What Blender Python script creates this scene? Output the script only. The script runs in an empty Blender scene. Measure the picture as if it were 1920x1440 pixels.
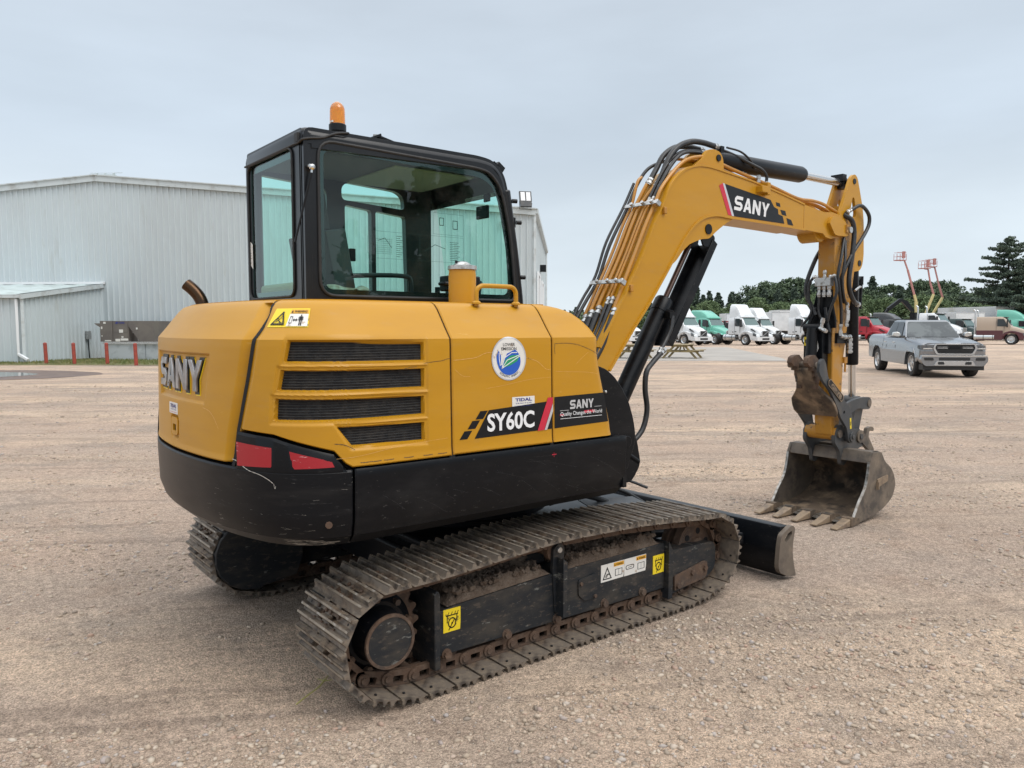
import bpy, bmesh, math, random
import numpy as np
from mathutils import Vector, Matrix, noise
from mathutils.geometry import tessellate_polygon
R = math.radians
rng = random.Random(7)
SC = bpy.context.scene
COL = SC.collection

# ------------------------------------------------------------------ camera
AZ = R(51.7); HZ = 615.0; F = 1440.0
CX, CY, CZ = -2.50, -3.57, 1.50
cam_d = bpy.data.cameras.new('camera'); cam = bpy.data.objects.new('camera', cam_d); COL.objects.link(cam)
cam_d.sensor_width = 36.0; cam_d.lens = F / 1920.0 * 36.0
cam_d.clip_start = 0.05; cam_d.clip_end = 6000
pitch = math.atan((720 - HZ) / F)
cam.location = (CX, CY, CZ)
cam.rotation_euler = (R(90) - pitch, 0, AZ - R(90))
SC.camera = cam
FH = Vector((math.cos(AZ), math.sin(AZ), 0)); RT = Vector((math.sin(AZ), -math.cos(AZ), 0))
def site(lat, dep, z=0.0):
    "yard axes: lat metres to the right, dep metres away from the corner the photo was taken at"
    return Vector((CX, CY, 0)) + RT * lat + FH * dep + Vector((0, 0, z))
YAW = AZ - R(90)            # site axes seen from world axes: local x = lat, local y = dep

# ------------------------------------------------------------------ world, sun, exposure
SUN_EL, SUN_AZ = R(52), R(-75)
W = bpy.data.worlds.new('World'); SC.world = W; W.use_nodes = True
nt = W.node_tree; N = nt.nodes; N.clear()
def nd(nt, t, **k):
    n = nt.nodes.new(t)
    for a, b in k.items(): setattr(n, a, b)
    return n
out = nd(nt, 'ShaderNodeOutputWorld'); bg = nd(nt, 'ShaderNodeBackground')
sky = nd(nt, 'ShaderNodeTexSky', sky_type='NISHITA', sun_disc=False, sun_elevation=SUN_EL, sun_rotation=R(90) - SUN_AZ, air_density=1.0, dust_density=4.0)
tc = nd(nt, 'ShaderNodeTexCoord'); sx = nd(nt, 'ShaderNodeSeparateXYZ')
nt.links.new(tc.outputs['Generated'], sx.inputs[0])
cr = nd(nt, 'ShaderNodeValToRGB'); cr.color_ramp.interpolation = 'EASE'
nt.links.new(sx.outputs['Z'], cr.inputs[0])
e = cr.color_ramp.elements
e[0].position = 0.0; e[0].color = (6.6, 7.35, 7.8, 1)
e[1].position = 1.0; e[1].color = (16.5, 16.7, 16.8, 1)
for p, c in ((0.10, (6.15, 6.95, 7.6, 1)), (0.24, (5.2, 6.0, 6.85, 1)), (0.42, (5.2, 5.9, 6.7, 1)), (0.62, (11.0, 11.5, 12.2, 1))):
    q = e.new(p); q.color = c
# clouds: stretched soft noise multiplies the overcast
mp = nd(nt, 'ShaderNodeMapping'); mp.inputs['Scale'].default_value = (1.3, 1.3, 5.0)
nz = nd(nt, 'ShaderNodeTexNoise'); nz.inputs['Scale'].default_value = 1.7; nz.inputs['Detail'].default_value = 5; nz.inputs['Roughness'].default_value = .5
nt.links.new(tc.outputs['Generated'], mp.inputs[0]); nt.links.new(mp.outputs[0], nz.inputs[0])
mr = nd(nt, 'ShaderNodeMapRange'); mr.inputs[1].default_value = .3; mr.inputs[2].default_value = .7; mr.inputs[3].default_value = .90; mr.inputs[4].default_value = 1.07
nt.links.new(nz.outputs[0], mr.inputs[0])
ml = nd(nt, 'ShaderNodeMix', data_type='RGBA', blend_type='MULTIPLY'); ml.inputs['Factor'].default_value = 1
nt.links.new(cr.outputs[0], ml.inputs[6]); nt.links.new(mr.outputs[0], ml.inputs[7])
mx = nd(nt, 'ShaderNodeMix', data_type='RGBA'); mx.inputs['Factor'].default_value = .96
nt.links.new(sky.outputs[0], mx.inputs[6]); nt.links.new(ml.outputs[2], mx.inputs[7])
nt.links.new(mx.outputs[2], bg.inputs[0]); bg.inputs[1].default_value = 0.1
nt.links.new(bg.outputs[0], out.inputs[0])

sun_d = bpy.data.lights.new('sun', 'SUN'); sun_d.energy = 1.05; sun_d.angle = R(34); sun_d.color = (1.0, .96, .9)
sun = bpy.data.objects.new('sun', sun_d); COL.objects.link(sun)
sd = Vector((math.cos(SUN_EL) * math.cos(SUN_AZ), math.cos(SUN_EL) * math.sin(SUN_AZ), math.sin(SUN_EL)))
sun.rotation_euler = sd.to_track_quat('Z', 'Y').to_euler()
SC.view_settings.view_transform = 'Standard'; SC.view_settings.look = 'None'
SC.view_settings.gamma = 1; SC.view_settings.exposure = 0.33
SC.render.engine = 'CYCLES'
SC.cycles.max_bounces = 8; SC.cycles.transparent_max_bounces = 24; SC.cycles.glossy_bounces = 4
SC.render.resolution_x = 1024; SC.render.resolution_y = 768

# ------------------------------------------------------------------ materials
def lin(r, g, b):
    f = lambda c: (c / 255) / 12.92 if c <= 10 else ((c / 255 + .055) / 1.055) ** 2.4
    return (f(r), f(g), f(b))
def M(name, col, rough=.5, metal=0.0, var=None, bump=None, coat=0.0, spots=None, coord='Object', stretch=(1, 1, 1), spec=.5, rot=0):
    """var=(colour2, scale, lo, hi) soft mottling; spots=(colour, scale, threshold, amount) sharper marks; bump=(scale, strength[, distance])"""
    m = bpy.data.materials.new(name); m.use_nodes = True; t = m.node_tree; b = t.nodes['Principled BSDF']
    b.inputs['Roughness'].default_value = rough; b.inputs['Metallic'].default_value = metal
    b.inputs['Coat Weight'].default_value = coat; b.inputs['Coat Roughness'].default_value = .12
    b.inputs['Specular IOR Level'].default_value = spec
    tc = nd(t, 'ShaderNodeTexCoord'); mp = nd(t, 'ShaderNodeMapping'); mp.inputs['Scale'].default_value = stretch
    mp.inputs['Rotation'].default_value = (0, 0, rot)
    t.links.new(tc.outputs[coord], mp.inputs[0])
    cur = None
    rgb = nd(t, 'ShaderNodeRGB'); rgb.outputs[0].default_value = (*col, 1); cur = rgb.outputs[0]
    def noise_(scale, detail=4, rough_=.6):
        n = nd(t, 'ShaderNodeTexNoise'); n.inputs['Scale'].default_value = scale; n.inputs['Detail'].default_value = detail
        n.inputs['Roughness'].default_value = rough_; t.links.new(mp.outputs[0], n.inputs[0]); k = nd(t, 'ShaderNodeMath', operation='MULTIPLY_ADD'); k.inputs[1].default_value = 1.55; k.inputs[2].default_value = -.275; t.links.new(n.outputs[0], k.inputs[0]); return k.outputs[0]
    for spec_ in ([var] if var and not isinstance(var, list) else (var or [])):
        c2, sc, lo, hi = spec_[:4]; amt = spec_[4] if len(spec_) > 4 else 1
        r_ = nd(t, 'ShaderNodeMapRange'); r_.inputs[1].default_value = lo; r_.inputs[2].default_value = hi; r_.inputs[4].default_value = amt
        t.links.new(noise_(sc), r_.inputs[0])
        x = nd(t, 'ShaderNodeMix', data_type='RGBA'); t.links.new(r_.outputs[0], x.inputs['Factor'])
        t.links.new(cur, x.inputs[6]); x.inputs[7].default_value = (*c2, 1); cur = x.outputs[2]
    if spots:
        for c2, sc, th, amt in ([spots] if not isinstance(spots, list) else spots):
            r_ = nd(t, 'ShaderNodeMapRange'); r_.inputs[1].default_value = th; r_.inputs[2].default_value = th + .03; r_.inputs[4].default_value = amt
            t.links.new(noise_(sc, 6, .7), r_.inputs[0])
            x = nd(t, 'ShaderNodeMix', data_type='RGBA'); t.links.new(r_.outputs[0], x.inputs['Factor'])
            t.links.new(cur, x.inputs[6]); x.inputs[7].default_value = (*c2, 1); cur = x.outputs[2]
    t.links.new(cur, b.inputs['Base Color'])
    if bump:
        bp = nd(t, 'ShaderNodeBump'); bp.inputs['Strength'].default_value = bump[1]; bp.inputs['Distance'].default_value = bump[2] if len(bump) > 2 else .01
        t.links.new(noise_(bump[0], 5), bp.inputs['Height']); t.links.new(bp.outputs[0], b.inputs['Normal'])
    return m
YEL = (.50, .243, .008)
DUST = (.30, .25, .20)
m_yellow = M('yellow_paint', YEL, .42, var=[((.44, .21, .014), 2.5, .45, .8, .5), ((.53, .29, .05), 1.1, .55, .9, .35), (DUST, 9, .62, 1.0, .12)], spots=[((.58, .34, .08), 7, .80, .45), ((.30, .18, .05), 34, .88, .5)], coat=.12, spec=.35, stretch=(1, 1, 4), bump=(260, .03, .001))
m_ydirty = M('yellow_paint_dusty', (.43, .20, .018), .5, var=[(DUST, 7, .48, .8, .45)], spots=((.05, .04, .03), 16, .68, .8), bump=(60, .1, .002))
m_pipe = M('yellow_pipe_paint', (.46, .20, .015), .4, var=((.38, .18, .03), 12, .4, .8), coat=.2)
m_black = M('black_paint', (.004, .005, .007), .36, spec=.22, var=[((.022, .022, .023), 3, .5, .9, .6)], spots=[((.12, .115, .11), 30, .72, .4)], bump=(120, .05, .002), stretch=(1, 1, 3))
m_cwt = M('black_scuffed_paint', (.004, .005, .007), .36, spec=.22, var=[((.022, .021, .021), 2.2, .5, .9, .7)], spots=[((.20, .19, .175), 5.0, .74, .7), ((.07, .07, .07), 14, .69, .3)], bump=(90, .06, .002), stretch=(1, 1, 7))
m_cabblk = M('black_cab_paint', (.007, .008, .010), .30, spec=.4, var=((.022, .022, .022), 4, .5, .9, .5), coat=.15)
m_rubber = M('black_rubber', (.016, .016, .017), .6, var=((.05, .047, .043), 14, .5, .9, .5), bump=(150, .1, .002))
m_hose = M('black_hose', (.017, .018, .020), .42, var=((.07, .065, .06), 30, .55, .9, .5), bump=(160, .15, .003))
m_track = M('track_steel', (.175, .142, .112), .62, .2, var=[((.055, .044, .037), 9, .42, .62, .85), ((.27, .215, .155), 23, .48, .8, .8), ((.17, .095, .05), 6, .55, .8, .5)], bump=(70, .5, .004))
m_worn = M('worn_grouser_steel', (.30, .25, .195), .48, .45, var=[((.12, .09, .07), 14, .45, .75, .9), ((.45, .42, .37), 32, .56, .76, .7)], bump=(80, .4, .003))
m_rust = M('rusty_steel', (.105, .062, .040), .75, .1, var=[((.055, .042, .035), 10, .4, .7, .8), ((.19, .13, .09), 24, .5, .8, .6)], bump=(90, .4, .004))
m_frame = M('track_frame_paint', (.014, .017, .021), .46, spec=.4, var=[((.055, .048, .040), 6, .42, .8, .8)], spots=[((.20, .20, .18), 9, .69, .6), ((.085, .068, .055), 20, .62, .6)], bump=(60, .15, .003), stretch=(1, 1, 2.5))
m_mud = M('packed_dirt', (.115, .082, .060), .95, var=[((.19, .145, .11), 12, .4, .7, .9)], bump=(45, 1, .02))
m_bucket = M('bucket_steel', (.150, .122, .096), .58, .2, var=[((.065, .056, .05), 6, .42, .7, .9), ((.24, .19, .14), 11, .5, .8, .7)], bump=(60, .35, .003))
m_bin = M('bucket_inside_steel', (.135, .098, .068), .72, .15, var=[((.045, .037, .031), 4.5, .42, .66, 1), ((.32, .23, .15), 7, .5, .75, .8)], bump=(60, .4, .004))
m_polish = M('polished_edge_steel', (.42, .40, .37), .32, .8, var=((.2, .17, .14), 30, .4, .7))
m_tooth = M('tooth_steel', (.29, .215, .145), .6, .2, var=((.16, .12, .09), 18, .4, .7, .8), bump=(80, .3, .003))
m_dgrey = M('dark_grey_paint', (.042, .047, .052), .45, var=[((.10, .09, .078), 7, .45, .8, .7)], bump=(80, .1, .002))
m_chrome = M('chrome', (.66, .66, .65), .22, .95)
m_zinc = M('zinc_fitting', (.55, .56, .56), .35, .8, var=((.25, .23, .2), 25, .5, .8))
m_rodbr = M('dull_rod', (.085, .055, .045), .35, .7)
m_white = M('white_print', (.78, .79, .80), .4)
m_silver = M('silver_print', (.60, .61, .63), .3, .4)
m_red = M('red_print', (.55, .02, .05), .4)
m_redfilm = M('red_reflector_film', (.33, .006, .012), .35, spots=((.70, .5, .5), 9, .70, .6), stretch=(1, 1, 9))
m_lblack = M('black_print', (.007, .008, .010), .38, spec=.3)
m_syel = M('sticker_yellow', (.80, .60, .02), .4, spots=((.05, .045, .03), 22, .68, .8))
m_sor = M('sticker_orange', (.75, .38, .03), .4)
m_stw = M('sticker_white', (.72, .70, .66), .4, spots=((.35, .22, .12), 28, .68, .7))
m_blue = M('blue_print', (.015, .10, .50), .4)
m_navy = M('navy_print', (.03, .04, .22), .4)
m_green = M('green_print', (.02, .30, .12), .4)
m_mesh = M('radiator_mesh', (.010, .010, .011), .6, spec=.25, var=((.03, .028, .026), 40, .4, .7), bump=(300, .6, .004))
m_dark = M('dark_void', (.006, .006, .007), .8)
m_seat = M('seat_fabric', (.03, .032, .035), .8)
m_liner = M('cab_liner', (.035, .038, .038), .8)
m_beige = M('beige_liner', (.26, .26, .18), .8)
m_cloth = M('dusty_rag', (.30, .24, .18), .95, var=((.5, .46, .4), 20, .4, .7), bump=(40, 1, .02))
m_tip = M('exhaust_tip', (.07, .04, .022), .25, .9, var=((.04, .03, .03), 8, .4, .7))

def emi(name, col, st):
    m = bpy.data.materials.new(name); m.use_nodes = True; b = m.node_tree.nodes['Principled BSDF']
    b.inputs['Base Color'].default_value = (*col, 1); b.inputs['Emission Color'].default_value = (*col, 1); b.inputs['Emission Strength'].default_value = st
    return m
def glass(name, tint, refl=.04, rough=.0, dirt=0.0):
    m = bpy.data.materials.new(name); m.use_nodes = True; t = m.node_tree; t.nodes.clear()
    o = nd(t, 'ShaderNodeOutputMaterial'); a = nd(t, 'ShaderNodeBsdfTransparent'); a.inputs[0].default_value = (*tint, 1)
    g = nd(t, 'ShaderNodeBsdfGlossy'); g.inputs['Roughness'].default_value = rough; g.inputs[0].default_value = (.95, .97, .97, 1)
    fr = nd(t, 'ShaderNodeFresnel'); gq = nd(t, 'ShaderNodeNewGeometry'); ir = nd(t, 'ShaderNodeMapRange'); ir.inputs[3].default_value = 1.5; ir.inputs[4].default_value = 1 / 1.5; t.links.new(gq.outputs['Backfacing'], ir.inputs[0]); t.links.new(ir.outputs[0], fr.inputs[0])
    x = nd(t, 'ShaderNodeMixShader'); t.links.new(fr.outputs[0], x.inputs[0]); t.links.new(a.outputs[0], x.inputs[1]); t.links.new(g.outputs[0], x.inputs[2])
    if dirt:
        d = nd(t, 'ShaderNodeBsdfDiffuse'); d.inputs[0].default_value = (.5, .48, .42, 1)
        tcn = nd(t, 'ShaderNodeTexCoord'); nn = nd(t, 'ShaderNodeTexNoise'); nn.inputs['Scale'].default_value = 7; nn.inputs['Detail'].default_value = 8
        t.links.new(tcn.outputs['Object'], nn.inputs[0])
        r_ = nd(t, 'ShaderNodeMapRange'); r_.inputs[1].default_value = .45; r_.inputs[2].default_value = .8; r_.inputs[4].default_value = dirt
        t.links.new(nn.outputs[0], r_.inputs[0])
        y = nd(t, 'ShaderNodeMixShader'); t.links.new(r_.outputs[0], y.inputs[0]); t.links.new(x.outputs[0], y.inputs[1]); t.links.new(d.outputs[0], y.inputs[2]); x = y
    t.links.new(x.outputs[0], o.inputs[0]); return m
m_glass = glass('tinted_cab_glass', (.72, .99, .93), dirt=.03)
m_carglass = M('car_glass', (.025, .032, .036), .06, 0, spec=.55)
m_carglass_l = M('truck_windscreen_glass', (.10, .16, .155), .08, 0, spec=.6)
m_wind = M('pickup_windscreen', (.045, .055, .062), .06, 0, spec=.6, var=((.10, .115, .12), 1.6, .45, .65))

# ------------------------------------------------------------------ mesh building
def catm(p, n=6):
    p = [Vector(q) for q in p]; o = []; P = [2 * p[0] - p[1]] + p + [2 * p[-1] - p[-2]]
    for i in range(1, len(P) - 2):
        for k in range(n):
            t = k / n; a, b, c, d = P[i - 1:i + 3]
            o.append(.5 * ((2 * b) + (c - a) * t + (2 * a - 5 * b + 4 * c - d) * t * t + (3 * b - a - 3 * c + d) * t ** 3))
    o.append(p[-1]); return o
def rnd(poly, r, n=4):
    "round the corners of a 2-D polygon"
    o = []; L = len(poly)
    for i, p in enumerate(poly):
        rr = r[i] if isinstance(r, (list, tuple)) else r
        p = Vector(p[:2]); a = Vector(poly[i - 1][:2]) - p; b = Vector(poly[(i + 1) % L][:2]) - p
        if rr <= 0: o.append(tuple(p)); continue
        d = min(rr, a.length * .48, b.length * .48)
        A = p + a.normalized() * d; B = p + b.normalized() * d
        for k in range(n + 1):
            t = k / n; o.append(tuple(A * (1 - t) ** 2 + p * 2 * t * (1 - t) + B * t * t))
    return o
XZ = lambda a, b, c: (a, c, b)
YZ = lambda a, b, c: (c, a, b)
XY = lambda a, b, c: (a, b, c)
class MB:
    def __init__(s, mat=None): s.v = []; s.f = []; s.mi = []; s.mats = [mat] if mat else []; s.cur = 0
    def use(s, m):
        if m not in s.mats: s.mats.append(m)
        s.cur = s.mats.index(m); return s
    def add(s, v, f):
        o = len(s.v); s.v += [tuple(q) for q in v]
        s.f += [tuple(i + o for i in q) for q in f]; s.mi += [s.cur] * len(f); return s
    def box(s, x0, x1, y0, y1, z0, z1, mat=None):
        v = [Vector((x, y, z)) for x in (x0, x1) for y in (y0, y1) for z in (z0, z1)]
        if mat: v = [mat @ q for q in v]
        return s.add(v, [(0, 1, 3, 2), (4, 6, 7, 5), (0, 4, 5, 1), (2, 3, 7, 6), (0, 2, 6, 4), (1, 5, 7, 3)])
    def cyl(s, p0, p1, r0, r1=None, n=20, caps=True, hole=0):
        return s.lathe(p0, p1, [(0, hole), (0, r0), (1, r1 if r1 is not None else r0), (1, hole)] if caps else [(0, r0), (1, r1 if r1 is not None else r0)], n)
    def lathe(s, p0, p1, prof, n=24):
        "prof: (fraction along p0-p1, radius)"
        p0 = Vector(p0); p1 = Vector(p1); ax = p1 - p0; q = ax.to_track_quat('Z', 'Y').to_matrix() if ax.length else Matrix.Identity(3)
        v = []; f = []
        for h, r in prof:
            for k in range(n):
                a = 2 * math.pi * k / n; v.append(p0 + ax * h + q @ Vector((r * math.cos(a), r * math.sin(a), 0)))
        for i in range(len(prof) - 1):
            for k in range(n):
                a = i * n + k; b = i * n + (k + 1) % n; f.append((a, b, b + n, a + n))
        o = []
        for h, r in ():
            pass
        return s.add(v, f)
    def tube(s, pts, r, n=10, sm=5, caps=True):
        P = catm(pts, sm) if sm else [Vector(p) for p in pts]
        rs = [r] * len(P) if not isinstance(r, (list, tuple)) else list(np.interp(np.linspace(0, 1, len(P)), np.linspace(0, 1, len(r)), r))
        T = [(P[min(i + 1, len(P) - 1)] - P[max(i - 1, 0)]).normalized() for i in range(len(P))]
        up = Vector((0, 0, 1)) if abs(T[0].z) < .9 else Vector((0, 1, 0))
        u = (up - T[0] * up.dot(T[0])).normalized(); v = []; f = []
        for i, p in enumerate(P):
            u = (u - T[i] * u.dot(T[i])).normalized(); w = T[i].cross(u)
            for k in range(n):
                a = 2 * math.pi * k / n; v.append(p + (u * math.cos(a) + w * math.sin(a)) * rs[i])
        for i in range(len(P) - 1):
            for k in range(n):
                a = i * n + k; b = i * n + (k + 1) % n; f.append((a, b, b + n, a + n))
        if caps: f += [tuple(range(n))[::-1], tuple(range((len(P) - 1) * n, len(P) * n))]
        return s.add(v, f)
    def prism(s, loops, c0, c1, fn=XZ):
        if not isinstance(loops[0][0], (tuple, list, Vector)): loops = [loops]
        tri = tessellate_polygon([[Vector((p[0], p[1], 0)) for p in l] for l in loops])
        flat = [p for l in loops for p in l]; n = len(flat)
        v = [fn(p[0], p[1], c0) for p in flat] + [fn(p[0], p[1], c1) for p in flat]
        f = [t for t in tri] + [tuple(i + n for i in t)[::-1] for t in tri]; o = 0
        for l in loops:
            for i in range(len(l)): a = o + i; b = o + (i + 1) % len(l); f.append((a, b, b + n, a + n))
            o += len(l)
        return s.add(v, f)
    def sheet(s, loops, fn):
        if not isinstance(loops[0][0], (tuple, list, Vector)): loops = [loops]
        tri = tessellate_polygon([[Vector((p[0], p[1], 0)) for p in l] for l in loops])
        return s.add([fn(p[0], p[1]) for l in loops for p in l], list(tri))
    def band(s, path, th, c0, c1, fn=XZ):
        "a ribbon of thickness th that follows a 2-D path, extruded from c0 to c1"
        P = [Vector(p) for p in path]; L = []; Rr = []
        for i, p in enumerate(P):
            t = (P[min(i + 1, len(P) - 1)] - P[max(i - 1, 0)]).normalized(); nn = Vector((-t.y, t.x))
            L.append(p + nn * th / 2); Rr.append(p - nn * th / 2)
        return s.prism([tuple(q) for q in L + Rr[::-1]], c0, c1, fn)
    def grid(s, V, nu, nv, close=False):
        f = []
        for i in range(nu - 1):
            for j in range(nv - (0 if close else 1)):
                a = i * nv + j; b = i * nv + (j + 1) % nv; f.append((a, b, b + nv, a + nv))
        return s.add(V, f)
    def build(s, name, parent=None, bevel=0, seg=2, ang=35, kind=None, label=None, cat=None, group=None, recalc=True, loc=None, rotz=0, flat=False):
        me = bpy.data.meshes.new(name); me.from_pydata(s.v, [], s.f)
        for m in s.mats: me.materials.append(m)
        me.polygons.foreach_set('material_index', s.mi)
        if recalc:
            bm = bmesh.new(); bm.from_mesh(me); bmesh.ops.recalc_face_normals(bm, faces=bm.faces); bm.to_mesh(me); bm.free()
        if not flat:
            me.polygons.foreach_set('use_smooth', [True] * len(me.polygons)); me.set_sharp_from_angle(angle=R(ang))
        o = bpy.data.objects.new(name, me); COL.objects.link(o)
        if parent: o.parent = parent
        if bevel:
            b = o.modifiers.new('bevel', 'BEVEL'); b.width = bevel; b.segments = seg; b.limit_method = 'ANGLE'; b.angle_limit = R(38); b.harden_normals = False
        if loc is not None: o.location = loc
        if rotz: o.rotation_euler = (0, 0, rotz)
        tag(o, label, cat, group, kind); return o
def tag(o, label=None, cat=None, group=None, kind=None):
    for k, v in (('label', label), ('category', cat), ('group', group), ('kind', kind)):
        if v: o[k] = v
    return o
def thing(name, label, cat, loc=(0, 0, 0), rotz=0, group=None):
    o = bpy.data.objects.new(name, None); COL.objects.link(o); o.location = loc; o.rotation_euler = (0, 0, rotz); o.empty_display_size = .2
    return tag(o, label, cat, group)
def copy_tree(o, loc=None, rotz=None, label=None, parent=None, swap=None, scale=None):
    c = o.copy(); COL.objects.link(c)
    if parent: c.parent = parent
    if loc is not None: c.location = loc
    if rotz is not None: c.rotation_euler = (0, 0, rotz)
    if scale is not None: c.scale = scale
    if label: c['label'] = label
    for ch in o.children: copy_tree(ch, parent=c)
    return c
_tc = {}
def text(s, h=1.0, bold=0.0, sx=1.0, shear=0.0):
    "glyph outlines of the built-in font as flat triangles; returns verts scaled to cap height h and the width"
    cu = bpy.data.curves.new('t', 'FONT'); cu.body = s; cu.offset = bold; cu.resolution_u = 3; cu.shear = shear
    o = bpy.data.objects.new('t', cu); COL.objects.link(o)
    me = bpy.data.meshes.new_from_object(o.evaluated_get(bpy.context.evaluated_depsgraph_get()))
    v = [(p.co.x, p.co.y) for p in me.vertices]; f = [tuple(p.vertices) for p in me.polygons]
    bpy.data.objects.remove(o); bpy.data.curves.remove(cu); bpy.data.meshes.remove(me)
    x0 = min(p[0] for p in v); x1 = max(p[0] for p in v); k = h / .73
    return [((x - x0) * k * sx, y * k) for x, y in v], f, (x1 - x0) * k * sx
def put_text(mb, s, x, y, h, fn, bold=.02, width=None, sx=1.0, align='l', shear=0):
    v, f, w = text(s, h, bold, sx, shear)
    if width: v = [(a * width / w, b) for a, b in v]; w = width
    ox = x - (w / 2 if align == 'c' else w if align == 'r' else 0)
    mb.add([fn(a + ox, b + y) for a, b in v], f); return w
def stroke(pts, t):
    P = [Vector(p) for p in pts]; L = []; Q = []
    for i, p in enumerate(P):
        a = (p - P[i - 1]).normalized() if i else (P[1] - p).normalized(); b = (P[i + 1] - p).normalized() if i < len(P) - 1 else a
        na = Vector((-a.y, a.x)); nb = Vector((-b.y, b.x)); m_ = (na + nb); m_ = m_ / max(m_.dot(na), .3)
        L.append(tuple(p + m_ * t / 2)); Q.append(tuple(p - m_ * t / 2))
    return L + Q[::-1]
GS = stroke([(.98, .885), (.27, .885), (.13, .76), (.13, .60), (.27, .49), (.73, .49), (.87, .38), (.87, .24), (.73, .115), (.02, .115)], .23)
GLY = [[GS], [[(0, 0), (.36, 1), (.64, 1), (1, 0), (.73, 0), (.665, .2), (.335, .2), (.27, 0)], [(.405, .4), (.595, .4), (.5, .72)]],
       [[(0, 0), (0, 1), (.28, 1), (.73, .42), (.73, 1), (1, 1), (1, 0), (.73, 0), (.27, .58), (.27, 0)]],
       [[(0, 1), (.3, 1), (.5, .63), (.7, 1), (1, 1), (.635, .4), (.635, 0), (.365, 0), (.365, .4)]]]
def put_word(mb, x, y, w, h, fn, th=None, fn3=None, gap=.10):
    "the four block capitals of the maker's word; th extrudes them"
    lw = w / (4 + 3 * gap)
    for i, g in enumerate(GLY):
        L = [[(x + i * lw * (1 + gap) + a * lw, y + b * h) for a, b in l] for l in g]
        if th is None: mb.sheet(L, fn)
        else: mb.prism(L, th[0], th[1], fn3)
def quad(x0, y0, x1, y1): return [(x0, y0), (x1, y0), (x1, y1), (x0, y1)]
def circ(cx, cy, r, n=28, ry=None): return [(cx + r * math.cos(2 * math.pi * k / n), cy + (ry or r) * math.sin(2 * math.pi * k / n)) for k in range(n)]

# ================================================================== EXCAVATOR
EX = thing('excavator', 'yellow and black tracked excavator with enclosed cab, bucket resting on the gravel', 'excavator')
# plan outline of the upper body: along the right side to the rear, round the tail, forward along the left side
half = [(.35, -.93), (-.3, -.93), (-.95, -.93), (-1.12, -.928), (-1.25, -.905), (-1.355, -.85), (-1.435, -.76), (-1.50, -.62), (-1.55, -.42), (-1.575, -.2), (-1.583, 0)]
OUT = np.array([(p.x, p.y) for p in catm([(x, y, 0) for x, y in half + [(x, -y) for x, y in half[::-1][1:]]], 24)])
CUM = np.r_[0, np.cumsum(np.linalg.norm(np.diff(OUT, axis=0), axis=1))]
TAN = np.gradient(OUT, axis=0); TAN /= np.linalg.norm(TAN, axis=1)[:, None]
SE = float(CUM[-1]); SM = SE / 2
def inset(z): return float(np.interp(z, [.64, .66, .70, .76, .9, .955, 1.0, 1.2, 1.43, 1.456, 1.50, 1.55, 1.58, 1.60, 1.612], [.13, .07, .025, .005, 0, 0, .008, .012, .016, .018, .054, .092, .116, .138, .17]))
def surf(s, z, d=0.0):
    "point on the bodywork; d pushes it outward"
    x = float(np.interp(s, CUM, OUT[:, 0])); y = float(np.interp(s, CUM, OUT[:, 1])); tx = float(np.interp(s, CUM, TAN[:, 0])); ty = float(np.interp(s, CUM, TAN[:, 1]))
    l = math.hypot(tx, ty); tx /= l; ty /= l; k = inset(z) - d
    return (x + ty * k, y - tx * k, z)
SX = lambda x: .35 - x
def poly_sd(px, py, poly):
    "signed distance to a polygon, positive inside (numpy)"
    d = np.full(px.shape, 1e9); ins = np.zeros(px.shape, bool); n = len(poly)
    for i in range(n):
        ax, ay = poly[i]; bx, by = poly[(i + 1) % n]; ex, ey = bx - ax, by - ay
        t = np.clip(((px - ax) * ex + (py - ay) * ey) / (ex * ex + ey * ey), 0, 1)
        d = np.minimum(d, np.hypot(px - ax - ex * t, py - ay - ey * t))
        c = ((ay > py) != (by > py)) & (px < (bx - ax) * (py - ay) / (by - ay + 1e-12) + ax); ins ^= c
    return np.where(ins, d, -d)
def smooth(x): x = np.clip(x, 0, 1); return x * x * (3 - 2 * x)
def panel(mb, s0f, s1f, zs, n, depth=None, rim=.03, top=True):
    "sheet-metal panel following the body, edges rolled inward; depth(S,Z) gives inward pressing depth"
    zs = list(zs); zrow = [(zs[0], rim), (zs[0], .005)] + [(z, 0) for z in zs[1:-1]] + [(zs[-1], .004), (zs[-1], rim if top else .004)]
    zrow.insert(2, (zs[0] + .006, 0))
    tcol = [(0, 0, rim), (0, 0, .005), (0, .006, 0)] + [(t, 0, 0) for t in np.linspace(0, 1, n)[1:-1]] + [(1, -.006, 0), (1, 0, .005), (1, 0, rim)]
    S = np.array([[s0f(z) + (s1f(z) - s0f(z)) * t + o for t, o, d in tcol] for z, _ in zrow]); Z = np.array([[z] * len(tcol) for z, _ in zrow])
    D = np.array([[max(d, dz) for _, _, d in tcol] for _, dz in zrow])
    if depth is not None: D = D + depth(S, Z)
    V = [surf(S[i, j], Z[i, j], -D[i, j]) for i in range(S.shape[0]) for j in range(S.shape[1])]
    mb.grid(V, S.shape[0], S.shape[1])
def scratch(mb, pts, w, d=.0012, curve=4):
    "a thin scratch following the body surface"
    P = catm([(a, b, 0) for a, b in pts], curve); L = []
    for i, p in enumerate(P):
        t = (P[min(i + 1, len(P) - 1)] - P[max(i - 1, 0)]).normalized(); ww = w * .62 * (.25 + .75 * abs(math.sin(i * 1.7))) / 2
        L.append((surf(p.x - t.y * ww, p.y + t.x * ww, d), surf(p.x + t.y * ww, p.y - t.x * ww, d)))
    for a, b in zip(L, L[1:]): mb.add([a[0], a[1], b[1], b[0]], [(0, 1, 2, 3)])
zr = lambda a, b, n: list(np.linspace(a, b, n))
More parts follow.
